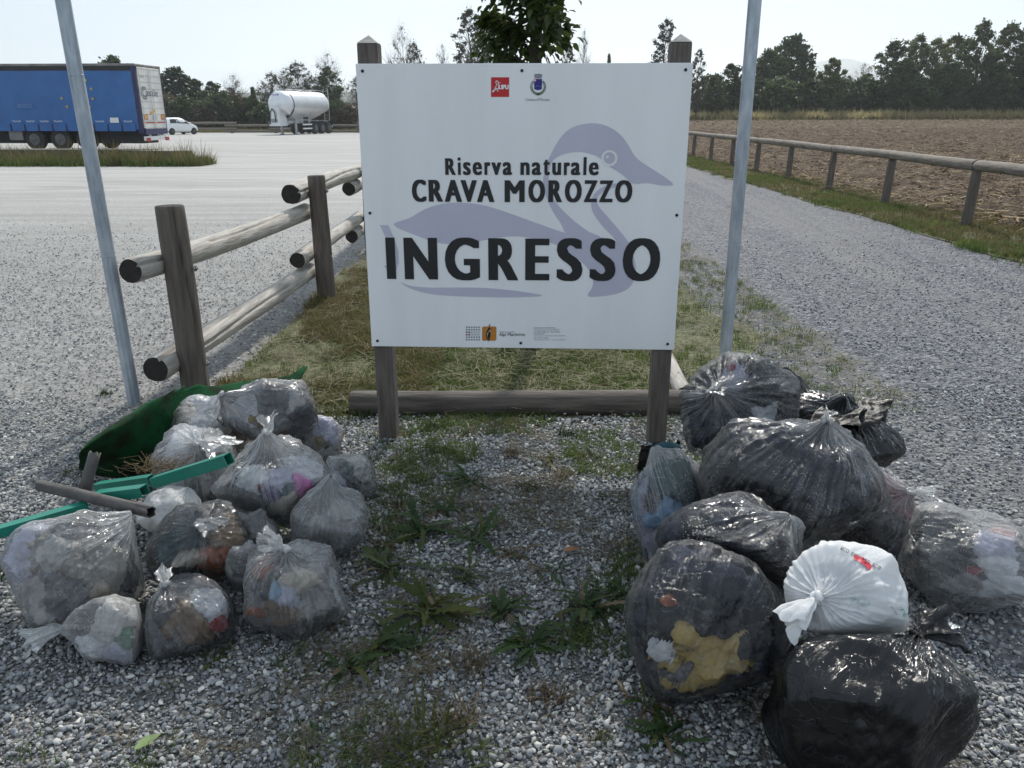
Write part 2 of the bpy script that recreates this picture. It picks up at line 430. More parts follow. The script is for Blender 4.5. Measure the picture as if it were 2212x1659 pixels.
# ------------------------------------------------------------------ gravel stones
def stone_protos(n, seed, base=ICO2):
    out = []
    for k in range(n):
        V, F = base; V = V.copy()
        d = 1 + 0.28 * np.array([vnoise(v[None] * 1.7 + seed + k * 3.1, seed + k)[0] for v in V])
        V = V * d[:, None]
        for q in range(7):                                    # broken flat faces
            nn = R.normal(size=3); nn /= np.linalg.norm(nn); s_ = V @ nn; h = R.uniform(0.42, 0.66)
            V = V - nn * np.clip(s_ - h, 0, None)[:, None]
        V = V * np.array([1.45, 1.12, 0.85])
        out.append(mesh('stone', V, F))
    return out
grey_pal = [(0.11, 0.115, 0.125), (0.20, 0.21, 0.23), (0.28, 0.285, 0.30), (0.15, 0.16, 0.18), (0.34, 0.345, 0.35), (0.24, 0.25, 0.27),
            (0.42, 0.42, 0.41), (0.18, 0.19, 0.22), (0.31, 0.305, 0.29), (0.13, 0.14, 0.16), (0.55, 0.54, 0.52), (0.22, 0.23, 0.26)]
m_stone = stonemat('crushed_grey_stone', [tuple((np.array(c) * 0.82 + 0.045) * np.array([1.10, 1.10, 1.07])) for c in grey_pal])
m_stone_p = stonemat('crushed_pale_stone', [tuple(np.array(c) * np.array([0.88, 0.87, 0.84]) + 0.10) for c in grey_pal])
m_stone_b = stonemat('crushed_blue_grey_stone', [tuple(np.array(c) * np.array([0.90, 0.92, 1.00]) * 0.8 + 0.03) for c in grey_pal])
def stones(name, n, sampler, rmin, rmax, mat, seed, label):
    pts = sampler(n); n = len(pts)
    sz = rmin + (rmax - rmin) * R.power(0.36, n)
    pr = stone_protos(9, seed)
    for p_ in pr: p_.materials.append(mat)
    P3 = np.c_[pts, 0.010 + sz * R.uniform(0.05, 0.75, n)]
    rot = np.c_[R.normal(0, 0.45, n), R.normal(0, 0.45, n), R.uniform(0, 6.28, n)]
    scl = sz[:, None] * R.uniform(0.75, 1.2, (n, 3))
    scatter(name, P3, rot, scl, pr, mat, label, 'gravel')
def cone(n, y0, y1, pw=1.0):
    y = y0 + (y1 - y0) * R.power(pw, n); hw = 0.70 * y + 0.75
    return np.c_[R.uniform(-1, 1, n) * hw, y]
def samp_bed(n):
    p = cone(n, 0.75, 4.7, 1.7)
    right = p[:, 0] > 1.45 + 0.35 * vnoise(np.c_[p * 1.5, p[:, 0] * 0], 31)
    keep = ~right | (R.random(n) < 0.22)
    strip = (p[:, 1] > 4.15) & (np.abs(p[:, 0]) < 1.7); keep &= ~strip | (R.random(n) < 0.15)
    keep &= ~(p[:, 0] < -1.3) | (R.random(n) < np.clip((4.6 - p[:, 1]) / 1.8, 0, 1))
    bare = fbm(np.c_[p * 1.3, p[:, 0] * 0], 44, 3) > 0.20
    keep &= ~bare | (np.abs(p[:, 0]) > 0.9) | (R.random(n) < 0.65)
    return p[keep]
def samp_yard(n):
    p = cone(n, 2.4, 13, 1.1); return p[(p[:, 0] < -1.75 + 0.2 * (p[:, 1] < 4.3)) & (R.random(n) < np.clip((13 - p[:, 1]) / 6, 0, 1) * np.clip((p[:, 1] - 2.4) / 1.6, 0, 1))]
def samp_track(n):
    p = cone(n, 1.2, 12, 1.3); w = p[:, 0] + 0.35 * vnoise(np.c_[p * 0.7, p[:, 0] * 0], 5)
    keep = (w > 1.15) & (p[:, 0] < 5.85)
    dens = np.where(w < 2.5, 0.45, 1.0)
    return p[keep & (R.random(n) < dens * np.clip((12 - p[:, 1]) / 7, 0, 1))]
stones('gravel', 185000, samp_bed, 0.0034, 0.0108, m_stone, 3, 'loose crushed grey stone bed in front of the white sign')
stones('gravel_chippings', 85000, samp_yard, 0.004, 0.010, m_stone_p, 7, 'fine pale gravel chippings on the car park beside the log fence')
stones('track_gravel', 90000, samp_track, 0.0038, 0.0105, m_stone_b, 9, 'blue grey gravel chippings on the track beside the field')

# ------------------------------------------------------------------ grass
def tuft_mesh(nb, h, spread, wid, seed, droop=0.5):
    r_ = np.random.default_rng(seed); V = []; F = []
    for k in range(nb):
        a = r_.uniform(0, 6.28); l_ = h * r_.uniform(0.5, 1.1); o = r_.normal(0, spread * 0.35, 2)
        lean = r_.uniform(0.15, 0.9); d = np.array([math.cos(a), math.sin(a)]); s_ = np.array([-d[1], d[0]]) * wid * r_.uniform(0.6, 1.2)
        b = len(V)
        for t in (0, 0.45, 0.8, 1.0):
            c = o + d * l_ * lean * (t ** 1.5); z = l_ * (t * (1 - 0.25 * lean) - droop * lean * t ** 3 * 0.6)
            w = (1 - t ** 2) if t < 1 else 0.05
            V += [(c[0] - s_[0] * w, c[1] - s_[1] * w, z), (c[0] + s_[0] * w, c[1] + s_[1] * w, z)]
        F += [(b + 2 * i, b + 2 * i + 1, b + 2 * i + 3, b + 2 * i + 2) for i in range(3)]
    return mesh('tuft', V, np.array(F))
def straw_mesh(n, l_, wid, seed, spread=0.06, z=0.01):
    r_ = np.random.default_rng(seed); V = []; F = []
    for k in range(n):
        a = r_.uniform(0, 6.28); d = np.array([math.cos(a), math.sin(a), r_.normal(0, 0.12)]); c = np.r_[r_.normal(0, spread, 2), r_.uniform(0.3, 1.6) * z]
        s_ = np.array([-d[1], d[0], 0.3]) * wid; L_ = l_ * r_.uniform(0.4, 1.1); bend = np.array([-d[1], d[0], 0]) * L_ * r_.normal(0, 0.15)
        b = len(V)
        for t in (-0.5, 0, 0.5):
            q = c + d * L_ * t + bend * (0.25 - t * t) * 2
            V += [tuple(q - s_), tuple(q + s_)]
        F += [(b, b + 1, b + 3, b + 2), (b + 2, b + 3, b + 5, b + 4)]
    return mesh('straw', V, np.array(F))
m_grass = leafmat('grass_green', (0.050, 0.092, 0.022), (0.15, 0.19, 0.055), 0.45, 0.7, 0.15)
m_grass_y = leafmat('grass_yellowing', (0.08, 0.085, 0.03), (0.22, 0.18, 0.085), 0.3, 0.8, 0.1)
m_straw = leafmat('dry_straw', (0.16, 0.145, 0.095), (0.36, 0.33, 0.23), 0.25, 0.9, 0.05)
m_husk = leafmat('maize_husk', (0.07, 0.05, 0.032), (0.40, 0.31, 0.20), 0.0, 0.95, 0.0)

def grass(name, pts, protos, mat, label, smin=0.7, smax=1.3, z=0.016):
    n = len(pts)
    for p_ in protos:
        if not p_.materials: p_.materials.append(mat)
    zz = z if np.ndim(z) else np.full(n, z)
    s_ = R.uniform(smin, smax, n)
    scatter(name, np.c_[pts, zz], np.c_[R.normal(0, 0.12, n), R.normal(0, 0.12, n), R.uniform(0, 6.28, n)], np.c_[s_, s_, s_ * R.uniform(0.7, 1.2, n)],
            protos, mat, label, 'grass')
def reg(n, x0, x1, y0, y1): return np.c_[R.uniform(x0, x1, n), R.uniform(y0, y1, n)]
def thin(p, f, thr, seed, soft=0.25):
    d = fbm(np.c_[p * f, p[:, 0] * 0], seed, 3)
    return p[R.random(len(p)) < np.clip((d - thr) / soft, 0, 1)]
# strip behind the sign: green turf in the middle, thinning to gravel on both sides
p = reg(46000, -1.8, 2.3, 4.22, 14)
mid = np.exp(-((p[:, 0] + 0.1) / 1.05) ** 4)
edge = np.clip(0.75 * mid + 0.45 * fbm(np.c_[p * 1.6, p[:, 0] * 0], 71, 3), 0, 1)
edge = np.where((p[:, 0] > 1.25), edge + 0.10 * (p[:, 1] < 8), edge)
p = p[R.random(len(p)) < edge]
grass('grass_turf', p, [tuft_mesh(11, 0.055, 0.05, 0.0022, 40 + k) for k in range(5)], m_grass, 'short green turf growing behind the sign log')
p = reg(4600, -1.8, 2.3, 4.25, 12)
p = p[R.random(len(p)) < np.where(p[:, 0] < 1.2, 0.8, 0.35)]
grass('mown_hay', p, [straw_mesh(14, 0.13, 0.0013, 60 + k, 0.07, 0.022) for k in range(5)], m_straw, 'dry mown hay lying over the turf behind the sign')
p = reg(5200, -1.8, -0.5, 4.3, 8.5); p = thin(p, 2.0, -0.15, 77)
grass('rough_grass', p, [tuft_mesh(12, 0.085, 0.06, 0.0025, 90 + k) for k in range(4)], m_grass_y, 'rough yellowing grass along the foot of the log fence')
# verge along the track
p = reg(26000, 5.6, 7.9, 6, 60)
ex = 5.9 + 0.15 * np.clip((p[:, 1] - 8) / 30, 0, 1)
p = p[(p[:, 0] > ex - 0.22 + 0.2 * vnoise(np.c_[p * 1.2, p[:, 0] * 0], 3))]
p = p[R.random(len(p)) < np.clip(1.25 - (p[:, 0] - 6.3) * 0.9, 0.12, 1) * np.clip(14 / p[:, 1], 0.25, 1)]
p = thin(p, 0.9, -0.12, 19, 0.4)
grass('verge_grass', p, [tuft_mesh(12, 0.10, 0.08, 0.0045, 110 + k) for k in range(4)], m_grass, 'green verge grass between the gravel track and the field rail', z=0.022)
p = reg(15000, 5.8, 8.2, 7, 45); p = p[R.random(len(p)) < np.clip(12 / p[:, 1], 0.2, 1)]
grass('verge_dry_grass', p, [tuft_mesh(10, 0.12, 0.09, 0.004, 130 + k, 0.8) for k in range(3)], m_grass_y, 'yellow dry grass around the posts of the field rail', z=0.022)
# withered moss, stems and seed litter caught between the stones in front of the sign
p = np.c_[R.normal(0.05, 0.45, 2000), R.uniform(1.15, 4.3, 2000)]; p = thin(p, 2.6, -0.12, 207, 0.3)
m_litter = leafmat('withered_litter', (0.06, 0.05, 0.033), (0.18, 0.15, 0.10), 0.1, 0.9, 0.05)
grass('withered_litter', p, [straw_mesh(16, 0.05, 0.0009, 260 + k, 0.028, 0.012) for k in range(4)], m_litter, 'withered brown stems and moss caught between stones before the sign', 0.6, 1.3, 0.016)
p = np.c_[R.normal(0.0, 0.45, 4600), R.uniform(1.15, 4.2, 4600)]; p = thin(p, 2.2, -0.02, 311, 0.25)
grass('gravel_moss', p, [tuft_mesh(16, 0.036, 0.045, 0.0018, 280 + k, 0.7) for k in range(4)], m_grass, 'low dark green moss and seedlings between the stones before the sign', 0.6, 1.4, 0.014)
# maize stubble and husks on the ploughed field
p = np.c_[7.4 + 75 * R.power(0.8, 85000), 7 + 93 * R.power(0.75, 85000)]; p = thin(p, 0.8, -0.45, 23, 0.5)
p = p[np.abs(p[:, 0]) < 0.75 * p[:, 1] + 4]
zf = field_z(p[:, 0], p[:, 1]) + 0.04 + 0.17 * fbm(np.c_[p * 2.2, p[:, 0] * 0], 21, 4)
grass('maize_stubble', p, [straw_mesh(3, 0.24, 0.009, 150 + k, 0.2, 0.03) for k in range(6)], m_husk, 'broken maize husks and stalks lying over the ploughed soil', 0.5, 1.3, zf)
# dry grass margin at the far edge of the field
p = reg(9000, 9, 150, 101, 106.5); p = p[(p[:, 0] > 16) | (R.random(len(p)) < 0.3)]
zf = field_z(p[:, 0], p[:, 1])
grass('field_margin_grass', p, [tuft_mesh(16, 1.15, 0.7, 0.045, 170 + k, 0.5) for k in range(4)], leafmat('margin_straw', (0.26, 0.22, 0.11), (0.46, 0.40, 0.22), 0.5, 0.9, 0.05), 'tall dry grass along the far margin of the field', 0.5, 1.3, zf)
# low grass beyond the car park
p = reg(6000, -70, 8, 84, 92)
grass('car_park_margin_grass', p, [tuft_mesh(12, 0.45, 0.5, 0.03, 190 + k) for k in range(3)], m_grass_y, 'low pale grass beyond the far log fence of the car park', 0.5, 1.2, 0.0)

# ------------------------------------------------------------------ the entrance sign
m_post = M('planed_grey_post_wood', (0.15, 0.128, 0.112), (0.075, 0.063, 0.056), scale=6, rough=0.8, bump=0.35, bscale=14, stretch=(9, 9, 0.7))
m_posttop = M('bleached_post_cap_wood', (0.42, 0.39, 0.36), (0.28, 0.26, 0.24), scale=14, rough=0.8, bump=0.3, bscale=30)
m_panel = M('white_composite_panel', (0.81, 0.82, 0.83), (0.72, 0.73, 0.74), scale=2.2, rough=0.38, bump=0.03, bscale=120, stretch=(2.0, 1, 0.35), detail=9, lo=0.40, hi=0.78, rvar=0.08)
m_edge = M('panel_edge_grey', (0.45, 0.46, 0.48), rough=0.5)
def ink(name, c, r_=0.45): return M(name, c, tuple(x * 0.92 for x in c), scale=3, rough=r_)
m_black = ink('print_black', (0.012, 0.012, 0.014)); m_lilac = ink('print_lilac', (0.51, 0.50, 0.61)); m_red = ink('print_red', (0.52, 0.012, 0.018))
m_navy = ink('print_navy', (0.018, 0.016, 0.20)); m_wreath = ink('print_wreath_green', (0.03, 0.065, 0.03)); m_orange = ink('print_orange', (0.50, 0.20, 0.03))
m_pwhite = ink('print_white', (0.80, 0.80, 0.81)); m_pgrey = ink('print_grey', (0.25, 0.26, 0.29)); m_dred = ink('print_dark_red', (0.12, 0.01, 0.02))
m_bolt = M('black_bolt_cap', (0.012, 0.012, 0.014), rough=0.35)

sbl = P(806, 748, 0.515); sbr = P(1453, 756, 0.515)
sc_mid = (sbl + sbr) / 2; syaw = math.atan2(sbr[1] - sbl[1], sbr[0] - sbl[0])
PW = 1.49; PH = 1.305; PZ0 = 0.515; PT = 0.012
sign = thing('entrance_sign', 'white nature reserve entrance sign with lilac duck on two square wooden posts', 'sign', (sc_mid[0], sc_mid[1], 0), syaw)
panel_mb = MB().box(-PW / 2, PW / 2, 0.0, PT, PZ0, PZ0 + PH, 0.0015)
panel = panel_mb.build('panel', m_panel, sign)
for sx in (-1, 1):
    pb = MB(); x0 = sx * 0.692; w = 0.046
    pb.box(x0 - w, x0 + w, PT + 0.002, PT + 0.002 + 2 * w, -0.25, 1.905, 0.004)
    po = pb.build('post', m_post, sign)
    yc = PT + 0.002 + w
    V = [(x0 - w, yc - w, 1.906), (x0 + w, yc - w, 1.906), (x0 + w, yc + w, 1.906), (x0 - w, yc + w, 1.906), (x0, yc, 1.942)]
    MB().add(V, [(0, 1, 4), (1, 2, 4), (2, 3, 4), (3, 0, 4), (3, 2, 1, 0)]).build('post_cap', m_posttop, po)

# homography from the enlarged photograph crop of the sign to the panel plane
_src = [(18, 197), (1698, 190), (1605, 1610), (105, 1585)]
_dst = [(-PW / 2, PZ0 + PH), (PW / 2, PZ0 + PH), (PW / 2, PZ0), (-PW / 2, PZ0)]
_A = []; _b = []
for (x, y), (X, Y) in zip(_src, _dst):
    _A += [[x, y, 1, 0, 0, 0, -X * x, -X * y], [0, 0, 0, x, y, 1, -Y * x, -Y * y]]; _b += [X, Y]
_h = np.linalg.solve(np.array(_A), np.array(_b))
def SP(x, y):
    w = _h[6] * x + _h[7] * y + 1
    return ((_h[0] * x + _h[1] * y + _h[2]) / w, (_h[3] * x + _h[4] * y + _h[5]) / w)
def catmull(pts, n=6):
    pts = [np.array(p, float) for p in pts]; out = []; m = len(pts)
    for i in range(m):
        p0, p1, p2, p3 = pts[i - 1], pts[i], pts[(i + 1) % m], pts[(i + 2) % m]
        for k in range(n):
            t = k / n
            out.append(0.5 * ((2 * p1) + (-p0 + p2) * t + (2 * p0 - 5 * p1 + 4 * p2 - p3) * t * t + (-p0 + 3 * p1 - 3 * p2 + p3) * t ** 3))
    return out
def decal(name, polys, mat, layer, parent=None, conv=SP, smooth_n=0):
    mb = MB(); y = -0.0004 - 0.00035 * layer
    for poly in polys:
        q = catmull(poly, smooth_n) if smooth_n else poly
        pts = [conv(*p) for p in q]
        mb.add([(x, y, z) for x, z in pts], [tuple(range(len(pts)))])
    return mb.build(name, mat, parent if parent is not None else panel)
def rect(x0, y0, x1, y1): return [(x0, y0), (x0, y1), (x1, y1), (x1, y0)]
def text_verts(txt, bold=0.0, res=3, shear=0.0):
    cu = bpy.data.curves.new('lettering', 'FONT'); cu.body = txt; cu.size = 1.0; cu.offset = bold; cu.resolution_u = res; cu.shear = shear
    o = bpy.data.objects.new('lettering', cu); COL.objects.link(o)
    dg = bpy.context.evaluated_depsgraph_get(); me = o.evaluated_get(dg).to_mesh()
    V = np.array([v.co[:] for v in me.vertices]); F = [tuple(p.vertices) for p in me.polygons]
    bpy.data.objects.remove(o); bpy.data.curves.remove(cu)
    V = V[:, :2]; V -= V.min(0); V /= V.max(0)
    return V, F
def lettering(name, txt, x0, y0, x1, y1, mat, layer=4, bold=0.0, conv=SP, parent=None, shear=0.0):
    """flat print; weight is added by laying the word a few times with a small shift"""
    V, F = text_verts(txt, 0.0, 3, shear)
    mb = MB(); y = -0.0004 - 0.00035 * layer; bx_ = bold * (y1 - y0); k = 0
    sh = [(0, 0)] if bold <= 0 else [(a, b) for a in (-1, -0.5, 0, 0.5, 1) for b in (-0.45, 0.45)]
    for a, b in sh:
        W = [conv(x0 + bx_ + (x1 - x0 - 2 * bx_) * u_ + a * bx_, y1 + (y0 - y1) * v_ * (1 - bold * 0.8) - 0.4 * bold * (y1 - y0) + b * bx_) for u_, v_ in V]
        mb.add([(x, y - 0.00003 * k, z) for x, z in W], F); k += 1
    return mb.build(name, mat, parent if parent is not None else panel)

body = [(210, 990), (290, 955), (370, 910), (450, 887), (540, 880), (650, 893), (760, 925), (900, 975), (1080, 1035), (1230, 1050), (1330, 1080), (1378, 1092),
        (1408, 1170), (1412, 1230), (1390, 1290), (1340, 1325), (1260, 1342), (1175, 1343), (1198, 1295), (1195, 1240), (1150, 1180), (1100, 1140),
        (1030, 1095), (920, 1062), (800, 1047), (680, 1062), (600, 1078), (500, 1085), (420, 1075), (330, 1045)]
head = [(1080, 1040), (1040, 985), (1000, 925), (965, 850), (950, 780), (965, 700), (1000, 620), (1045, 550), (1100, 508), (1180, 490), (1250, 497), (1320, 533),
        (1370, 590), (1405, 650), (1450, 688), (1530, 738), (1600, 792), (1540, 797), (1470, 785), (1400, 787), (1340, 740), (1275, 700), (1230, 660), (1180, 640),
        (1120, 631), (1050, 643), (1000, 672), (980, 720), (978, 790), (995, 850), (1040, 910), (1110, 975), (1180, 1025), (1235, 1052)]
throat = [(1400, 787), (1320, 785), (1250, 803), (1205, 840), (1190, 890), (1205, 940), (1250, 1000), (1300, 1050), (1330, 1085), (1385, 1095), (1340, 1030),
          (1280, 960), (1228, 900), (1218, 862), (1250, 828), (1320, 802)]
tail = [(142, 990), (185, 992), (215, 1060), (235, 1120), (236, 1175), (224, 1215), (212, 1150), (185, 1080)]
waterl = [(245, 1270), (300, 1290), (400, 1298), (560, 1298), (700, 1303), (850, 1320), (950, 1340), (820, 1347), (650, 1345), (480, 1338), (370, 1325), (290, 1300)]
duck = decal('duck_print', [body], m_lilac, 0, None, SP, 4)
decal('duck_head', [head], m_lilac, 1, duck, SP, 3); decal('duck_throat', [throat], m_lilac, 2, duck, SP, 3)
decal('duck_tail', [tail, [(163, 1188), (182, 1190), (182, 1215)]], m_lilac, 1, duck, SP, 0); decal('duck_waterline', [waterl], m_lilac, 1, duck, SP, 4)
def ring(cx, cy, ro, ri, n=28):
    return [[(cx + r1 * math.cos(a), cy + r1 * math.sin(a)) for r1, a in ((ro, t0), (ro, t1), (ri, t1), (ri, t0))]
            for t0, t1 in ((2 * math.pi * i / n, 2 * math.pi * (i + 1) / n) for i in range(n))]
def disc(cx, cy, r_, n=20, sx=1): return [(cx + sx * r_ * math.cos(2 * math.pi * i / n), cy + r_ * math.sin(2 * math.pi * i / n)) for i in range(n)]
decal('duck_eye', ring(1280, 662, 40, 29) + [disc(1270, 656, 7)], m_pwhite, 4, duck)
def letter(ch, x0, x1, y0, y1, org, sc, wx, wy):
    """one printed capital fitted to its box on the panel, thickened to the weight of the print"""
    f = lambda x, y: SP((org[0] + x / sc - 880) * 1.975, (org[1] + y / sc - 60) * 1.975)
    ym, xm = (y0 + y1) / 2, (x0 + x1) / 2
    X0, X1 = f(x0, ym)[0], f(x1, ym)[0]; Z0, Z1 = f(xm, y1)[1], f(xm, y0)[1]
    V, F = text_verts(ch, 0.0, 5); mb = MB(); k = 0
    for a in np.linspace(-1, 1, 7):
        for b in (-1, 1):
            mb.add([(X0 + wx + (X1 - X0 - 2 * wx) * u_ + a * wx, -0.0022 - 0.00002 * k, Z0 + wy + (Z1 - Z0 - 2 * wy) * v_ + b * wy) for u_, v_ in V], F); k += 1
    return mb.build('letter', m_black, panel)
_k = 1.975 / 3.814
for ch, x0, x1, y0, y1 in (('R', 362, 463, 58, 216), ('i', 483, 512, 50, 216), ('s', 533, 608, 95, 218), ('e', 625, 715, 95, 218), ('r', 738, 795, 95, 216), ('v', 805, 900, 98, 216), ('a', 913, 1003, 95, 218),
                           ('n', 1083, 1172, 97, 217), ('a', 1192, 1283, 97, 218), ('t', 1302, 1366, 70, 220), ('u', 1388, 1474, 100, 219), ('r', 1500, 1558, 98, 218), ('a', 1568, 1660, 98, 219), ('l', 1688, 1718, 48, 219), ('e', 1740, 1835, 98, 221)):
    letter(ch, x0, x1, y0, y1, (1020, 380), 3.814, 0.0042, 0.0010)
for ch, x0, x1, y0, y1 in (('C', 45, 183, 260, 472), ('R', 205, 342, 263, 470), ('A', 357, 523, 264, 472), ('V', 512, 668, 266, 472), ('A', 667, 834, 266, 474), ('M', 932, 1125, 268, 475), ('O', 1160, 1320, 264, 478), ('R', 1352, 1485, 268, 476),
                           ('O', 1510, 1673, 265, 479), ('Z', 1695, 1822, 268, 477), ('Z', 1842, 1972, 270, 478), ('O', 1993, 2160, 268, 480)):
    letter(ch, x0, x1, y0, y1, (1020, 380), 3.814, 0.0064 if ch != 'Z' else 0.0045, 0.001 if ch != 'Z' else 0.002)
for ch, x0, x1, y0, y1 in (('I', 82, 150, 65, 364), ('N', 213, 456, 67, 368), ('G', 510, 765, 66, 376), ('R', 827, 1045, 72, 376), ('E', 1097, 1275, 75, 377), ('S', 1327, 1518, 72, 384), ('S', 1570, 1762, 73, 384), ('O', 1812, 2087, 73, 386)):
    letter(ch, x0, x1, y0, y1, (940, 570), 2.9105, 0.0122, 0.0030)
# bird society badge
bd = decal('bird_badge', [rect(690, 263, 780, 360)], m_red, 1)
lettering('badge_letters', 'LIPU', 728, 300, 778, 322, m_pwhite, 3, 0.08, parent=bd)
bird = [[(712, 283), (718, 279), (725, 281), (728, 287), (727, 296), (731, 306), (729, 318), (722, 325), (716, 321), (710, 318), (714, 306), (719, 296), (713, 293)],
        [(727, 287), (741, 291), (727, 291)], [(709, 312), (722, 316), (719, 320), (707, 316)], [(706, 318), (719, 323), (715, 327), (704, 322)],
        [(703, 325), (711, 328), (700, 338), (693, 332)], [(718, 325), (729, 331), (722, 333)]]
decal('badge_bird', bird, m_pwhite, 3, bd)
decal('badge_bird_inside', [[(715, 285), (722, 283), (725, 288), (723, 296), (727, 306), (725, 316), (719, 319), (714, 315), (717, 306), (722, 297), (716, 291)]], m_red, 4, bd)
# municipal coat of arms
arms = decal('coat_of_arms', [rect(904, 271, 943, 321), [(904, 321), (943, 321), (923.5, 327)]], m_navy, 2)
decal('mural_crown', [[(903, 250), (912, 246), (924, 245), (936, 246), (945, 250), (940, 268), (908, 268)]], m_pgrey, 2, arms)
decal('shield_quarter', [rect(904, 271, 914, 285)], m_red, 3, arms); decal('shield_cross', [rect(908, 271, 910.5, 285), rect(904, 277, 914, 279.5)], m_pwhite, 4, arms)
decal('shield_chevron', [[(908, 312), (923, 302), (938, 312), (938, 313.6), (923, 304), (908, 313.6)]], m_pgrey, 3, arms)
wl_ = []
for s_ in (-1, 1):
    for k in range(15):
        a = math.radians(-52 + k * 10.2); cx_ = 924 + s_ * 35 * math.cos(a); cy_ = 312 + 36 * math.sin(a)
        for o_ in (-1, 1):
            b_ = a + o_ * 0.7 + 0.3; l_ = 9
            ex, ey = cx_ + s_ * l_ * math.cos(b_) * o_, cy_ + l_ * math.sin(b_) * o_ - 2
            nx_, ny_ = -(ey - cy_) * 0.35, (ex - cx_) * 0.35
            wl_.append([(cx_, cy_), ((cx_ + ex) / 2 + nx_, (cy_ + ey) / 2 + ny_), (ex, ey), ((cx_ + ex) / 2 - nx_, (cy_ + ey) / 2 - ny_)])
mbw = MB()
for i, q in enumerate(wl_):
    mbw.add([(SP(*p_)[0], -0.0004 - 0.0003 - 0.00002 * i, SP(*p_)[1]) for p_ in q], [(0, 1, 2, 3)])
mbw.build('wreath', m_wreath, arms)
lettering('municipality_line', 'Comune di Morozzo', 862, 364, 982, 380, m_pgrey, 4, 0.0)
# logos along the bottom
dots = []; reds = []
for i in range(6):
    for j in range(6):
        q = rect(570 + i * 12.4, 1490 + j * 12.2, 570 + i * 12.4 + 8, 1490 + j * 12.2 + 7.6)
        if j in (2, 3) and i < 2: reds.append(q)
        elif j in (2, 3): continue
        else: dots.append(q)
rg = decal('region_logo', dots, m_pgrey, 1); rg['kind'] = 'stuff'; decal('region_red_squares', reds, m_dred, 1, rg)
lettering('region_word', 'REGIONE', 594, 1514, 640, 1523, m_pgrey, 3, 0.0, parent=rg); lettering('region_word', 'PIEMONTE', 594, 1526, 640, 1535, m_pgrey, 3, 0.0, parent=rg)
def rrect(x0, y0, x1, y1, r_):
    out = []
    for cx_, cy_, a0 in ((x1 - r_, y1 - r_, 0), (x0 + r_, y1 - r_, 90), (x0 + r_, y0 + r_, 180), (x1 - r_, y0 + r_, 270)):
        out += [(cx_ + r_ * math.cos(math.radians(a0 + t)), cy_ + r_ * math.sin(math.radians(a0 + t))) for t in (0, 30, 60, 90)]
    return out
pk = decal('park_logo', [rrect(650, 1490, 721, 1560, 7)], m_orange, 1)
decal('chamois', [[(684, 1481), (687, 1495), (699, 1506), (688, 1507), (683, 1512), (676, 1525), (675, 1540), (680, 1556), (686, 1569), (672, 1548), (669, 1530), (673, 1512), (681, 1500)],
                  [(684, 1511), (693, 1525), (691, 1540), (687, 1552), (685, 1563), (679, 1548), (678, 1530)], [(687, 1490), (692, 1478), (689, 1476), (684, 1486)]], m_black, 3, pk)
decal('chamois_chest', [[(683, 1503), (697, 1508), (688, 1509), (680, 1520), (677, 1535), (674, 1528), (677, 1512)]], m_pwhite, 2, pk)
lettering('park_line', 'Aree protette', 735, 1512, 810, 1524, m_pgrey, 3, 0.0, parent=pk); lettering('park_name', 'Alpi Marittime', 735, 1522, 863, 1541, m_black, 3, 0.004, parent=pk)
addr = [('Sede legale ed amministrativa', 1014, 0.02), ('Piazza Regina Elena, 30 12010 VALDIERI', 1032, 0), ('tel +39017197800  fax +390171978921', 1037, 0), ('Sede Operativa', 960, 0.02),
        ('Via S. Anna, 34 - 12013 Chiusa di Pesio (CN) Italia', 1062, 0), ('Tel. +39 0171 976865', 979, 0), ('www.parcoalpimarittime.it  www.parcomarguareis.it', 1068, 0)]
for i, (t_, xe, b_) in enumerate(addr):
    lettering('address_line', t_, 907, 1494 + i * 9.8, xe, 1502 + i * 9.8, m_pgrey, 3, b_)
for bx_, by_ in ((53, 233), (843, 230), (1660, 225), (93, 931), (1617, 944), (133, 1558), (842, 1572), (1573, 1580)):
    X, Z = SP(bx_, by_)
    MB().lathe([(0.0, -0.0055), (0.004, -0.0052), (0.0068, -0.003), (0.0072, -0.0002)], 'y', 16, (X, 0, Z)).build('bolt', m_bolt, panel, smooth=True)

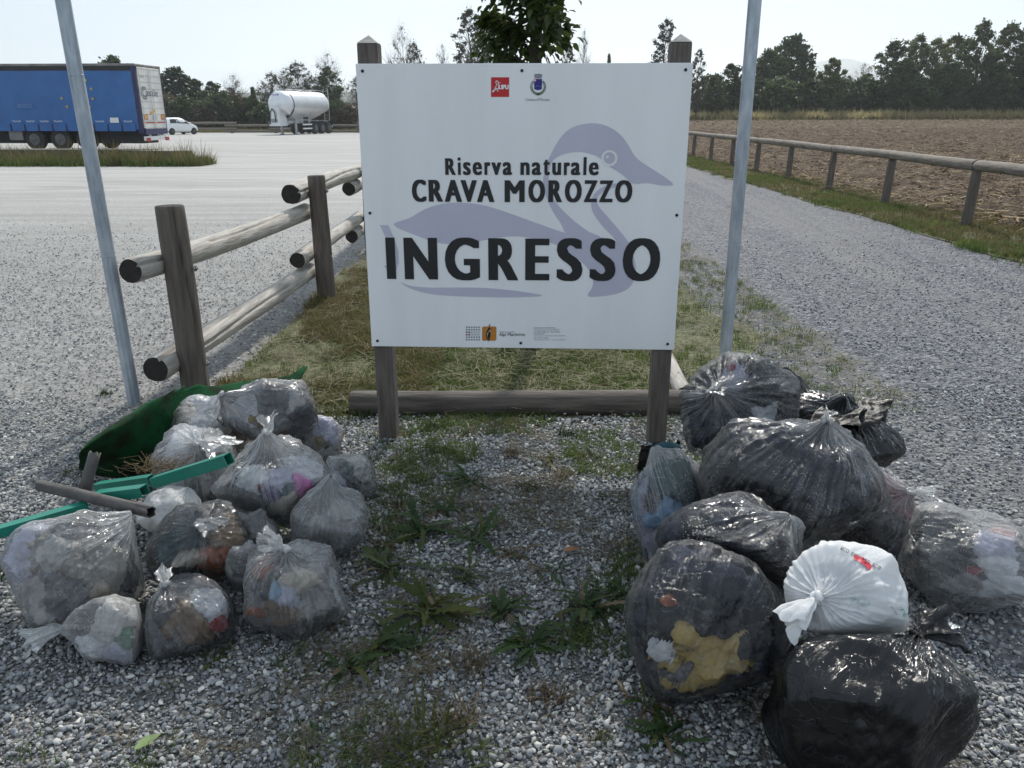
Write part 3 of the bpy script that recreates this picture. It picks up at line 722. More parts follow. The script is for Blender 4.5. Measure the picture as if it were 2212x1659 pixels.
# ------------------------------------------------------------------ galvanised poles
m_galv = M('galvanised_steel', (0.46, 0.51, 0.56), (0.27, 0.31, 0.36), scale=9, rough=0.45, metal=0.45, bump=0.06, bscale=60, stretch=(2, 2, 0.5), rvar=0.12)
m_seam = M('galvanised_seam', (0.13, 0.15, 0.18), (0.08, 0.09, 0.11), scale=30, rough=0.5, metal=0.6)
def pole(label, base, lean, h, seed, nseam):
    t = thing('steel_pole', label, 'pole', (base[0], base[1], 0), 0, 'galvanised steel poles flanking the sign')
    n = 40; zs = np.linspace(-0.2, h, 24); V = []; F = []
    for z in zs:
        for k in range(n):
            th = 2 * math.pi * k / n; r_ = 0.0365
            for s0 in nseam:
                dth = (th - s0 + math.pi) % (2 * math.pi) - math.pi
                if abs(dth) < 0.13: r_ -= 0.004
            r_ += 0.0005 * math.sin(z * 9 + seed) * math.sin(3 * th + seed)
            V.append((lean[0] * z + r_ * math.cos(th), lean[1] * z + r_ * math.sin(th), z))
    m_ = len(zs)
    F = [(i * n + k, i * n + (k + 1) % n, (i + 1) * n + (k + 1) % n, (i + 1) * n + k) for i in range(m_ - 1) for k in range(n)] + [tuple((m_ - 1) * n + k for k in range(n))]
    link('shaft', mesh('shaft', V, F, m_galv, True), t)
    for z in (h * 0.30, h * 0.62):
        MB().lathe([(0.0366, z - 0.004), (0.0369, z - 0.002), (0.0369, z + 0.002), (0.0366, z + 0.004)], 'z', 32, (lean[0] * z, lean[1] * z, 0)).build('weld_band', m_galv, t, smooth=True)
    MB().lathe([(0.0385, h - 0.03), (0.0385, h + 0.004), (0.03, h + 0.01), (0.0, h + 0.012)], 'z', 32, (lean[0] * h, lean[1] * h, 0)).build('end_cap', m_seam, t, smooth=True)
pl = P(291, 873); pole('galvanised steel pole standing beside the log fence and green sheeting', pl, (-0.017, 0.0), 2.9, 1, (-1.95, -1.2))
pr_ = P(1561, 829); pole('mottled galvanised steel pole rising behind the tied clothes bags', pr_, (-0.004, 0.0), 2.9, 4, (-1.35,))

# ------------------------------------------------------------------ logs and log fences
def logmat(name, c1, c2, stretch): return M(name, c1, c2, scale=4, rough=0.85, bump=0.6, bscale=9, stretch=stretch, detail=8, lo=0.3, hi=0.7)
m_log_z = logmat('weathered_post_wood', (0.16, 0.135, 0.115), (0.065, 0.052, 0.045), (8, 8, 0.8))
m_log_y = logmat('weathered_rail_wood', (0.52, 0.49, 0.45), (0.25, 0.225, 0.20), (8, 0.8, 8))
m_log_x = logmat('dark_kerb_log_wood', (0.155, 0.135, 0.118), (0.05, 0.043, 0.038), (0.8, 8, 8))
m_log_f = logmat('field_rail_wood', (0.24, 0.21, 0.175), (0.10, 0.085, 0.07), (6, 0.8, 6))
m_endg = M('shaded_weathered_end_grain', (0.030, 0.024, 0.02), (0.016, 0.013, 0.012), scale=20, rough=0.9, bump=0.5, bscale=50)  # weathered end grain, darkened further by shade put into the colour
def log(name, a, b, r0, r1, mat, parent, seed, cracks=(), bow=0.0, nphi=36, nl=26, ends=True, wob=0.085):
    """a round log from a to b with uneven girth, cracks sunk into it and rounded-off sawn ends"""
    a = np.array(a, float); b = np.array(b, float); d = b - a; L_ = np.linalg.norm(d); d = d / L_
    ref = np.array([0, 0, 1.0]) if abs(d[2]) < 0.8 else np.array([1.0, 0, 0])
    u = np.cross(d, ref); u /= np.linalg.norm(u); v = np.cross(d, u)
    ts = np.concatenate([[0, 0.0], np.linspace(0.006, 0.994, nl), [1.0, 1.0]]); rs = np.concatenate([[0.0, 0.93], np.ones(nl), [0.93, 0.0]])
    V = []
    for t, rr in zip(ts, rs):
        base = r0 + (r1 - r0) * t
        c = a + d * L_ * t + v * bow * math.sin(math.pi * t) * L_
        th = 2 * np.pi * np.arange(nphi) / nphi
        q = np.c_[np.cos(th) * 1.3 + seed, np.sin(th) * 1.3, np.full(nphi, t * L_ * 1.6)]
        r_ = base * rr * (1 + wob * fbm(q, seed, 3) * 1.6)
        for c0, t0, t1, w in cracks:
            if t0 <= t <= t1:
                dd = (th - c0 - 0.25 * math.sin(t * 5 + seed) + np.pi) % (2 * np.pi) - np.pi
                r_ = r_ - base * 0.30 * np.exp(-(dd / w) ** 2) * (1 if rr > 0 else 0)
        V.append(c + np.outer(np.cos(th) * r_, u) + np.outer(np.sin(th) * r_, v))
    V = np.vstack(V); m_ = len(ts)
    F = [(i * nphi + k, i * nphi + (k + 1) % nphi, (i + 1) * nphi + (k + 1) % nphi, (i + 1) * nphi + k) for i in range(1, m_ - 2) for k in range(nphi)]
    E1 = [(k, (k + 1) % nphi, nphi + (k + 1) % nphi, nphi + k) for k in range(nphi)]
    E2 = [((m_ - 2) * nphi + k, (m_ - 2) * nphi + (k + 1) % nphi, (m_ - 1) * nphi + (k + 1) % nphi, (m_ - 1) * nphi + k) for k in range(nphi)]
    o = link(name, mesh(name, V, np.array(F), mat, True), parent)
    if ends:
        for E in (E1, E2):
            ids = sorted(set(i for f in E for i in f)); mp_ = {i: k for k, i in enumerate(ids)}
            link('sawn_end', mesh('sawn_end', V[ids], [tuple(mp_[i] for i in f) for f in E], m_endg), o)
    return o
fence = thing('log_fence', 'weathered round log fence with two rails beside the car park gravel', 'fence', (0, 0, 0))
fp = [(-1.88, 4.50), (-1.70, 7.14), (-1.72, 9.85), (-1.80, 12.6)]
m_bolt2 = M('steel_fence_bolt', (0.35, 0.35, 0.36), (0.2, 0.2, 0.2), rough=0.35, metal=0.9)
for i, (x, y) in enumerate(fp):
    po = log('post', (x + (0.0, 0.02, 0, 0)[i], y, -0.3), (x - (0.015, 0.0, 0, 0)[i], y, (1.13, 1.11, 1.12, 1.10)[i]), 0.083, 0.076, m_log_z, fence, 31 + i,
             ((4.05, 0.55, 1.0, 0.07),) if i == 0 else ((4.6, 0.3, 0.9, 0.05),), nphi=48)
    for z in ((0.78, 0.22), (0.98, 0.40), (0.98, 0.4), (0.98, 0.4))[i]:
        MB().lathe([(0.0, 0.016), (0.006, 0.016), (0.007, 0.008), (0.016, 0.007), (0.017, 0.0)][::-1], 'x', 12, (x + 0.083, y, z)).build('bolt', m_bolt2, po)
RX = -0.155
segs = [((fp[0][0] + RX, 4.22, 0.815), (fp[1][0] + RX, 7.30, 0.785), 0.066, 0.072, ((-0.5, 0.0, 0.14, 0.09), (-1.0, 0.3, 0.8, 0.08))),
        ((fp[1][0] + RX - 0.005, 6.88, 0.975), (fp[2][0] + RX, 10.0, 0.96), 0.086, 0.078, ((-0.4, 0.0, 1.0, 0.09),)),
        ((fp[0][0] + RX + 0.02, 4.30, 0.24), (fp[1][0] + RX, 7.28, 0.255), 0.076, 0.076, ((-0.25, 0.08, 0.75, 0.09), (-1.3, 0.0, 0.35, 0.08))),
        ((fp[1][0] + RX, 6.88, 0.415), (fp[2][0] + RX, 10.0, 0.42), 0.072, 0.07, ()),
        ((fp[2][0] + RX - 0.01, 9.45, 0.80), (fp[3][0] + RX, 12.8, 0.80), 0.08, 0.07, ()),
        ((fp[2][0] + RX - 0.01, 9.45, 0.255), (fp[3][0] + RX, 12.8, 0.26), 0.078, 0.07, ())]
for i, (a, b, r0, r1, cr) in enumerate(segs):
    log('rail', a, b, r0, r1, m_log_y, fence, 50 + i, cr, bow=(0.006, -0.004, 0.004, 0, 0, 0)[i], nphi=56, nl=60)
kl = thing('kerb_log', 'dark cracked log lying on the ground behind the sign posts', 'log', (0, 4.24, 0))
kl_o = log('trunk_log', (P(762, 905)[0] - 0.02, 0, 0.062), (0.99, 0.02, 0.058), 0.074, 0.07, m_log_x, kl, 77, ((4.3, 0.0, 0.75, 0.05), (3.7, 0.5, 1.0, 0.09)), nphi=64, nl=60, wob=0.07)
pb = thing('border_plank', 'pale split border plank lying behind the kerb log beside clothes bags', 'plank', (1.01, 4.42, 0))
log('split_plank', (0.0, 0.0, 0.05), (0.06, 1.4, 0.05), 0.05, 0.05, m_log_y, pb, 83, (), nphi=20, nl=14)

ff = thing('field_rail_fence', 'low wooden rail fence of round logs between the track and ploughed field', 'fence', (0, 0, 0))
fpx = [(6.72 + 0.028 * (9.1 + 3.13 * k - 9.1), 9.1 + 3.13 * k) for k in range(10)]
fpx = [(6.68 + 0.9 * (1 - math.exp(-(y - 9.1) / 12)), y) for _, y in fpx]
for k, (x, y) in enumerate(fpx):
    log('post', (x - 0.035 * rnd.uniform(-0.3, 1), y, -0.2), (x + 0.02, y + 0.02, 0.83 + 0.004 * k), 0.078, 0.07, m_log_z, ff, 100 + k, (), nphi=20, nl=8, ends=False)
for k in range(-1, 9, 2):
    a = fpx[k] if k >= 0 else (6.45, 6.0)
    b = fpx[min(k + 2, 9)]
    log('rail', (a[0], a[1] + 0.02, 0.90), (b[0], b[1] - 0.01, 0.905), 0.082, 0.080, m_log_f, ff, 120 + k, ((1.2, 0, 1, 0.06),), bow=-0.002, nphi=28, nl=40)

# far fence of the car park: separate fence of doubled rails
far = thing('far_log_fence', 'low log fence along the far edge of the car park before dark trees', 'fence', (0, 0, 0))
xs = np.arange(-36, -4, 4.3)
for k, x in enumerate(xs):
    log('post', (x, 82, -0.2), (x, 82, 0.98), 0.14, 0.13, m_log_z, far, 150 + k, (), nphi=10, nl=5, ends=False)
    if k < len(xs) - 1:
        up = 0.22 * (k % 2)
        log('rail', (x - 0.6, 81.8, 0.72 + up), (x + 4.9, 81.8, 0.72 + up), 0.115, 0.11, m_log_f, far, 170 + k, (), nphi=10, nl=5, ends=False)
        log('rail', (x - 0.6, 81.8, 0.18 + up), (x + 4.9, 81.8, 0.18 + up), 0.115, 0.11, m_log_f, far, 190 + k, (), nphi=10, nl=5, ends=False)

# ------------------------------------------------------------------ trees
m_bark = M('tree_bark', (0.075, 0.06, 0.045), (0.035, 0.028, 0.022), scale=3, rough=0.95, bump=0.5, bscale=8, stretch=(3, 3, 0.8))
m_lf = [leafmat('leaves_dark', (0.026, 0.046, 0.018), (0.078, 0.112, 0.040), 0.42), leafmat('leaves_mid', (0.036, 0.058, 0.018), (0.10, 0.125, 0.036), 0.42),
        leafmat('leaves_light', (0.055, 0.082, 0.028), (0.15, 0.165, 0.06), 0.45), leafmat('leaves_brown', (0.05, 0.042, 0.028), (0.11, 0.085, 0.05), 0.3),
        leafmat('leaves_grey', (0.06, 0.07, 0.045), (0.12, 0.125, 0.085), 0.3)]
def leafcloud(centers, radii, n_each, size, r_, squash=0.8):
    """many small bent leaf-clump faces around each twig cluster"""
    C_ = []; 
    for c, rad, n in zip(centers, radii, n_each):
        q = r_.normal(size=(n, 3)); q /= np.linalg.norm(q, axis=1)[:, None]
        q *= np.minimum(np.abs(r_.normal(0, 0.62, n)) + 0.15, 1.9)[:, None] * rad; q[:, 2] *= squash
        C_.append(q + c)
    C_ = np.vstack(C_); n = len(C_)
    a = r_.normal(size=(n, 3)); a /= np.linalg.norm(a, axis=1)[:, None]
    b = np.cross(a, r_.normal(size=(n, 3))); b /= np.linalg.norm(b, axis=1)[:, None]
    s_ = size * r_.uniform(0.5, 1.3, n)[:, None]
    nn = np.cross(a, b) * s_ * 0.25
    V = np.stack([C_ - a * s_, C_ - b * s_ * 0.55 + nn, C_ + a * s_, C_ + b * s_ * 0.55 + nn], 1).reshape(-1, 3)
    i = np.arange(n) * 4
    F = np.c_[i, i + 1, i + 2, i + 3]
    return V, F
def tree_meshes(seed, H, W, trunk_h, nclust, nleaf, size, conic=0.5, sparse=0.0, low=0.12, lean=0.0, bare=0):
    r_ = np.random.default_rng(seed)
    mb = MB(); top = np.array([lean * H, 0, H * 0.93])
    npt = 7
    tp = [np.array([lean * H * (t ** 1.5), 0, H * 0.93 * t]) + np.r_[r_.normal(0, 0.012 * H, 2) * t, 0] for t in np.linspace(0, 1, npt)]
    rad = 0.016 * H
    mb.tube([p - np.array([0, 0, 0.3]) if i == 0 else p for i, p in enumerate(tp)], [rad * (1 - 0.93 * t) for t in np.linspace(0, 1, npt)], 7)
    cs = []; rs = []; ns = []
    for k in range(nclust):
        t = low + (1 - low) * (k + r_.random()) / nclust
        env = (math.sin(math.pi * min(1, max(0.02, (t - low) / (1 - low + 1e-6)) ** (1.25 - conic)))) ** 0.6 * 0.5 * W
        if conic > 0.8: env = 0.5 * W * (1.03 - t) / (1.03 - low)
        a = r_.uniform(0, 6.28); rr = env * r_.uniform(0.35, 1.0)
        base = np.array([lean * H * (t ** 1.5), 0, 0])
        c = base + np.array([rr * math.cos(a), rr * math.sin(a), H * t])
        cs.append(c); rs.append(W * r_.uniform(0.06, 0.15) * min(1, (110 / nclust) ** 0.35) * (1.15 - 0.5 * t)); ns.append(int(nleaf / nclust * r_.uniform(0.5, 1.5) * (0.15 if r_.random() < sparse else 1)))
        z0 = max(trunk_h * H * 0.6, H * t - rr * r_.uniform(0.5, 1.2)); tt = z0 / (H * 0.93); tt = min(tt, 0.98)
        st = np.array([lean * H * (tt ** 1.5), 0, z0])
        mid = (st + c) / 2 + np.array([0, 0, 0.06 * H * r_.random()]) + r_.normal(0, 0.02 * H, 3)
        rb = rad * 0.33 * (1.1 - tt)
        mb.tube([st, mid, c], [rb, rb * 0.6, rb * 0.2], 5, cap=False)
        for j in range(bare):
            e = c + r_.normal(0, 1, 3) * W * 0.12 + np.array([0, 0, 0.05 * H])
            s0 = st + (c - st) * r_.uniform(0.4, 1)
            mb.tube([s0, (s0 + e) / 2 + r_.normal(0, 0.01 * H, 3), e], [rb * 0.45, rb * 0.3, rb * 0.12], 4, cap=False)
    V, F = leafcloud(cs, rs, ns, size, r_)
    keep = V.reshape(-1, 4, 3)[:, :, 2].min(1) > 0.05
    V = V.reshape(-1, 4, 3)[keep].reshape(-1, 3); F = F[:len(V) // 4]
    return mesh('trunk', mb.v, mb.f, m_bark, True), (V, F)
KINDS = {}
def kind(k, mat, *a, **kw):
    tm, (V, F) = tree_meshes(*a, **kw); KINDS[k] = (tm, mesh('crown', V, F, mat), a[1])
kind('dense_a', m_lf[0], 1, 10, 8.0, 0.2, 150, 11000, 0.25, 0.35, low=0.06)
kind('dense_b', m_lf[0], 2, 10, 6.5, 0.2, 140, 10500, 0.24, 0.5, low=0.05)
kind('dense_c', m_lf[1], 3, 10, 7.0, 0.2, 130, 9000, 0.24, 0.4, sparse=0.15, low=0.06)
kind('locust', m_lf[2], 4, 14, 7.4, 0.35, 130, 12000, 0.22, 0.3, sparse=0.22, low=0.26)
kind('locust_b', m_lf[1], 5, 14, 7.2, 0.35, 130, 12000, 0.22, 0.25, sparse=0.18, low=0.22, lean=0.03)
kind('conifer', m_lf[0], 6, 10, 5.0, 0.1, 140, 9000, 0.22, 0.9, low=0.05)
kind('airy', m_lf[4], 7, 10, 6.5, 0.3, 170, 4600, 0.15, 0.3, sparse=0.35, low=0.22, bare=6)
kind('bare', m_lf[3], 8, 10, 6.0, 0.3, 60, 700, 0.13, 0.3, sparse=0.6, low=0.25, bare=14)
kind('poplar', m_lf[4], 9, 12, 3.6, 0.25, 150, 5200, 0.16, 0.3, sparse=0.35, low=0.15, bare=2)
kind('shrub', m_lf[0], 10, 4, 5.0, 0.1, 90, 6000, 0.17, 0.2, low=0.05)
kind('brush', m_lf[3], 12, 4, 5.0, 0.1, 90, 5600, 0.17, 0.2, low=0.05)
def plant_tree(k, px, top_px, y, wscale, label, group, z0=0.0, name='tree', seed=0):
    tm, cm, H0 = KINDS[k]
    q = PY(px, top_px, y); H = q[2] - z0
    s_ = H / H0; x = q[0]
    t = thing(name, label, 'tree' if name != 'shrub' else 'shrub', (x, y, z0), (seed * 2.39996) % 6.283, group)
    for nm, me in (('trunk', tm), ('crown', cm)):
        o = link(nm, me, t); o.scale = (s_ * wscale, s_ * wscale, s_)
    return t
GL = 'trees beyond the far car park fence'; GR = 'trees along the far side of the field'; GB = 'sparse trees seen over the top of the sign'
TL = [('dense_b', 240, 122, 96, 1.0, 'small round crown rising behind the blue trailer roof', 'tree'),
      ('dense_a', 374, 150, 98, 1.2, 'dark broadleaf tree standing beside the white trailer doors', 'tree'),
      ('dense_b', 418, 172, 100, 1.1, 'dark bushy tree between the white car and bare tree', 'tree'),
      ('dense_c', 455, 178, 97, 1.05, 'dark green tree with ragged top behind the white car', 'tree'),
      ('bare', 502, 164, 99, 1.1, 'bare twiggy tree rising above dark shrubs behind the far fence', 'tree'),
      ('airy', 498, 190, 101, 1.1, 'thin grey tree tangled with the bare twiggy tree', 'tree'),
      ('conifer', 545, 190, 94, 0.95, 'dark pointed conifer standing behind the silver tank trailer nose', 'conifer'),
      ('airy', 585, 160, 99, 1.0, 'open grey tree with small leaves above the tank trailer nose', 'tree'),
      ('airy', 640, 138, 102, 1.15, 'tall airy tree with open round crown above the tank trailer', 'tree'),
      ('bare', 612, 155, 104, 1.1, 'leafless tree mingling with the airy tree over the tank trailer', 'tree'),
      ('locust', 706, 145, 100, 0.95, 'tall ivy clad tree standing behind the tank trailer ladder', 'tree'),
      ('bare', 708, 118, 103, 0.9, 'bare dead tree top poking above the ivy clad tree', 'tree'),
      ('dense_b', 690, 190, 98, 0.95, 'dark low tree directly behind the tank trailer body', 'tree'),
      ('airy', 772, 168, 97, 0.95, 'grey leaved tree half hidden by the sign panel edge', 'tree'),
      ('conifer', 1316, 120, 120, 0.45, 'tiny distant pointed tree top above the sign panel', 'conifer')]
for i, (k, px, py, y, ws, lab, nm) in enumerate(TL): plant_tree(k, px, py, y, ws, lab, GL, 0.0, nm, i)
for i, px in enumerate(range(350, 780, 27)):
    plant_tree('shrub' if i % 3 else 'brush', px + rnd.uniform(-6, 6), 224 + rnd.uniform(-22, 16), 92 + rnd.uniform(-2, 3), 1.0,
               'dark green dense shrub in the thicket behind the far log fence' if i % 3 else 'brownish withering shrub in the thicket behind the far log fence', 'shrubs behind the far log fence', 0.0, 'shrub', i)
TB = [('bare', 868, 60, 62, 0.55, 'nearly leafless tree with thin upright twigs over the sign corner'), ('airy', 893, 95, 66, 0.5, 'small grey leaved tree beside the leafless twigs above the sign'),
      ('bare', 955, 100, 70, 0.5, 'sparse forked tree top between two grey trees above the sign'), ('poplar', 1015, 22, 58, 1.3, 'tall grey green poplar behind the broad leaved young tree'),
      ('airy', 1050, 55, 60, 0.7, 'grey tree mass crowding behind the young tree crown'), ('poplar', 1225, 78, 66, 0.9, 'grey poplar peeping out beside the young tree crown'),
      ('bare', 1262, 70, 75, 0.35, 'single thin leafless sapling above the middle of sign'), ('poplar', 1440, 44, 72, 1.1, 'slender grey poplar standing behind the sign post cap')]
for i, (k, px, py, y, ws, lab) in enumerate(TB): plant_tree(k, px, py, y + 34, ws, lab, GB, 0.0, 'tree', i + 3)
TR = [('poplar', 1512, 108, 98, 0.8, 'grey poplar between the sign edge and the mottled pole'), ('dense_c', 1580, 140, 104, 0.9, 'light green bush tree glimpsed beside the mottled steel pole'),
      ('dense_c', 1545, 165, 100, 0.8, 'rounded green tree low beside the sign edge'),
      ('dense_a', 1665, 112, 108, 0.85, 'broad dark oak like tree with lobed round crown'), ('dense_a', 1715, 82, 110, 0.8, 'tallest broad dark tree with dense round crown by field'),
      ('dense_b', 1750, 150, 106, 0.8, 'dark tree leaning against the broad round crowned tree'), ('dense_c', 1800, 128, 104, 0.75, 'feathery tree standing alone in the gap showing the hill'),
      ('bare', 1868, 140, 112, 0.8, 'grey leafless tree in the gap before the locust grove'), ('airy', 1835, 165, 110, 0.7, 'thin grey tree beneath the hazy hill'),
      ('locust_b', 1935, 92, 104, 1.0, 'first locust tree at the edge of the grove'), ('locust', 1985, 78, 107, 0.9, 'light leaved locust tree in the grove, second along'),
      ('locust', 2030, 85, 105, 0.85, 'pale yellow green locust tree in the grove middle'), ('locust_b', 2075, 80, 108, 0.9, 'dark stemmed locust tree in the grove middle'),
      ('locust', 2128, 48, 104, 0.75, 'tallest slender locust tree of the grove'), ('locust_b', 2185, 55, 106, 0.9, 'tall locust tree with forked top at the grove end'),
      ('locust', 2240, 70, 104, 0.9, 'last tall locust tree at the far grove end'), ('dense_b', 1960, 130, 101, 0.9, 'dark understorey tree below the first locust trees'),
      ('dense_a', 2060, 140, 102, 0.9, 'dark understorey tree below the pale locust trees'), ('dense_b', 2160, 135, 101, 0.9, 'dark understorey tree below the tallest locust trees'),
      ('dense_a', 2235, 130, 103, 0.8, 'dark understorey tree closing the grove end')]
for i, (k, px, py, y, ws, lab) in enumerate(TR): plant_tree(k, px, py, y + 4, ws * 1.18, lab, GR, 0.9, 'tree', i + 7)
for i, px in enumerate(range(1490, 2290, 24)):
    y = 108 + rnd.uniform(-2, 4)
    br = 6 <= i <= 10 and i % 2
    plant_tree('brush' if br else 'shrub', px + rnd.uniform(-6, 6), 190 + rnd.uniform(-24, 24), y, 1.15,
               'brownish withering shrub in the thicket along the far field margin' if br else 'dark green dense shrub in the thicket along the far field margin', 'shrubs along the far field margin', 0.9, 'shrub', i + 2)

# the young broad-leaved tree right behind the sign
m_yl = leafmat('young_tree_leaf', (0.022, 0.042, 0.010), (0.075, 0.105, 0.022), 0.4, 0.4)
yt = thing('young_tree', 'young broad leaved tree with glossy green crown growing behind the sign', 'tree', (0.15, 5.5, 0))
tb = MB(); tb.tube([(0, 0, -0.1), (0.01, 0, 0.8), (0, 0.01, 1.9), (0.02, 0, 3.0), (0, 0, 4.3)], [0.05, 0.045, 0.040, 0.028, 0.006], 12)
ry = np.random.default_rng(77); branch_pts = []
for k in range(70):
    z = 1.95 + 2.25 * (k + ry.random()) / 70; a = ry.uniform(0, 6.28); l_ = (0.43 if z < 3.2 else 0.43 * (4.45 - z) / 1.25) * ry.uniform(0.7, 1.08)
    e = np.array([l_ * math.cos(a), l_ * math.sin(a), z + 0.18 * ry.uniform(0.1, 1.2)]); s0 = np.array([0.01, 0, z - 0.12])
    md = (s0 + e) / 2 + np.array([0, 0, 0.03])
    tb.tube([s0, md, e], [0.008, 0.005, 0.0018], 5, cap=False)
    branch_pts.append((s0, md, e))
tb.build('trunk', m_bark, yt, smooth=True)
lv = []
prof = [(0, 0.0), (0.12, 0.17), (0.3, 0.34), (0.55, 0.37), (0.78, 0.22), (1.0, 0.0)]
for s_ in (-1, 1):
    for t, w in prof: lv.append((t - 0.0, s_ * w * 0.62, 0.10 * w - 0.35 * t * t + 0.12 * t))
V_leaf = [(t, 0, -0.35 * t * t + 0.12 * t) for t, w in prof] + [(t, -w * 0.62, 0.22 * w - 0.35 * t * t + 0.12 * t) for t, w in prof[1:-1]] + [(t, w * 0.62, 0.22 * w - 0.35 * t * t + 0.12 * t) for t, w in prof[1:-1]]
F_leaf = []
for i in range(5):
    a0, a1 = i, i + 1
    l0 = None if i == 0 else 6 + i - 1; l1 = None if i == 4 else 6 + i
    r0 = None if i == 0 else 10 + i - 1; r1 = None if i == 4 else 10 + i
    F_leaf.append(tuple(x for x in (a0, l0, l1, a1) if x is not None)); F_leaf.append(tuple(x for x in (a1, r1, r0, a0) if x is not None))
leaf_me = mesh('leaf', V_leaf, F_leaf, m_yl, True)
pos = []
for k in range(6600):
    s0, md, e = branch_pts[ry.integers(len(branch_pts))]; t = ry.random() ** 0.6
    p_ = (s0 * (1 - t) ** 2 + 2 * md * t * (1 - t) + e * t * t) + ry.normal(0, 0.035, 3)
    az = math.atan2(p_[1], p_[0]) + ry.normal(0, 0.7); el = ry.uniform(-1.0, 0.35)
    pos.append((p_, az, el, ry.uniform(0.055, 0.105), ry.normal(0, 0.5)))
low = [q for q in pos if q[0][2] < 2.60]; high = [q for q in pos if q[0][2] >= 2.60]
low.sort(key=lambda q: q[0][1]); parts, rest = low[:290], low[290:] + high
def leaf_matrix(q):
    p_, az, el, s_, roll = q
    return Matrix.Translation(p_) @ Matrix.Rotation(az, 4, 'Z') @ Matrix.Rotation(-el, 4, 'Y') @ Matrix.Rotation(roll, 4, 'X') @ Matrix.Diagonal((s_, s_, s_, 1))
for q in parts:
    o = bpy.data.objects.new('leaf', leaf_me); COL.objects.link(o); o.parent = yt; o.matrix_local = leaf_matrix(q)
A4 = np.c_[np.array(V_leaf), np.ones(len(V_leaf))]; VV = []; FF = []
for q in rest:
    m4 = np.array(leaf_matrix(q)); b_ = len(VV) * len(V_leaf); VV.append((A4 @ m4.T)[:, :3]); FF += [tuple(i + b_ for i in f) for f in F_leaf]
cr_ = link('crown', mesh('crown', np.vstack(VV), FF, m_yl, True), yt); cr_['kind'] = 'stuff'

# ------------------------------------------------------------------ hills behind
m_hill = M('far_wooded_hill', (0.045, 0.06, 0.05), (0.06, 0.075, 0.055), scale=0.02, rough=0.95)
def ridge(name, y, x0, x1, n, hfun, depth, mat):
    X = np.linspace(x0, x1, n); V = []; F = []
    for j, (dy, s_) in enumerate(((0, 0.0), (0.25, 0.55), (0.5, 1.0), (1.0, 0.0))):
        h = hfun(X) * s_ - 2
        V += [(a, y + depth * dy + 0.06 * depth * math.sin(a * 0.01 + j), b) for a, b in zip(X, h)]
    for j in range(3): F += [(j * n + i, j * n + i + 1, (j + 1) * n + i + 1, (j + 1) * n + i) for i in range(n - 1)]
    return tag(link(name, mesh(name, V, F, mat, True)), None, None, None, 'structure')
ridge('wooded_hills', 700, -1000, 1300, 200, lambda X: 20 + 7 * fbm(np.c_[X * 0.008, X * 0, X * 0], 5, 4) + 1.8 * fbm(np.c_[X * 0.09, X * 0, X * 0], 6, 3), 160, m_hill)
mx_ = PY(1862, 150, 3300)
ridge('mountain', 3300, -2600, 3800, 240, lambda X: 50 + 165 * np.exp(-((X - mx_[0]) / 270) ** 2) + 70 * np.exp(-((X - mx_[0] - 560) / 480) ** 2) + 45 * np.exp(-((X + 1300) / 700) ** 2)
      + 40 * fbm(np.c_[X * 0.0035, X * 0, X * 0], 15, 6), 700, m_hill)

# ------------------------------------------------------------------ concrete kerb wall with weeds in the car park
m_conc = M('stained_concrete', (0.12, 0.115, 0.105), (0.05, 0.047, 0.042), scale=2.5, rough=0.95, bump=0.5, bscale=12)
m_conc_top = M('pale_concrete_coping', (0.40, 0.39, 0.37), (0.30, 0.29, 0.27), scale=4, rough=0.9)
wxe = PY(412, 350, 29.2)[0]
wall = thing('kerb_wall', 'long low stained concrete wall in front of the blue trailer', 'wall', (wxe, 29.2, 0))
x = 0.0
for k in range(8):
    MB().box(x - 2.49, x, 0, 0.32, -0.1, 0.46 - (0.03 if k == 0 else 0), 0.012).build('wall_block', m_conc, wall); x -= 2.5
MB().box(x, -1.2, -0.02, 0.34, 0.463, 0.497, 0.006).build('coping', m_conc_top, wall)
p = reg(1500, wxe - 17, wxe + 0.9, 27.3, 29.1)
p = p[R.random(len(p)) < np.clip((p[:, 1] - 27.1) / 1.2, 0.1, 1)]
grass('wall_weeds', p, [tuft_mesh(22, 0.36, 0.35, 0.014, 210 + k, 0.5) for k in range(4)], m_grass, 'leafy green weeds growing along the low concrete wall', 0.5, 1.25, 0.004)
p = reg(760, wxe - 17, wxe + 1.0, 27.4, 29.1)
grass('wall_tall_grass', p, [tuft_mesh(9, 0.85, 0.25, 0.010, 230 + k, 0.35) for k in range(4)], m_grass_y, 'tall seeding grass stalks leaning before the low concrete wall', 0.5, 1.2, 0.004)

# ------------------------------------------------------------------ curtain-sider trailer
m_blue = M('blue_trailer_tarpaulin', (0.026, 0.125, 0.345), (0.020, 0.10, 0.29), scale=1.2, rough=0.55, bump=0.10, bscale=3)
m_navyp = M('navy_trailer_paint', (0.012, 0.014, 0.075), (0.010, 0.012, 0.06), rough=0.4)
m_wdoor = M('white_trailer_door', (0.70, 0.69, 0.66), (0.60, 0.59, 0.55), scale=2, rough=0.45)
m_galr = M('dirty_grey_roof_rail', (0.25, 0.24, 0.23), (0.12, 0.115, 0.11), scale=1.5, rough=0.7)
m_tyre = M('tyre_rubber', (0.018, 0.018, 0.018), (0.028, 0.026, 0.025), rough=0.85)
m_rim = M('steel_wheel_rim', (0.16, 0.155, 0.15), (0.07, 0.07, 0.07), rough=0.5, metal=0.5)
m_dark = M('dark_chassis', (0.02, 0.02, 0.022), rough=0.8)
m_yellow = M('marker_yellow', (0.60, 0.34, 0.03), rough=0.5); m_redm = M('marker_red', (0.45, 0.02, 0.03), rough=0.45)
m_whitep = M('white_paint', (0.75, 0.75, 0.74), (0.68, 0.68, 0.67), rough=0.4)
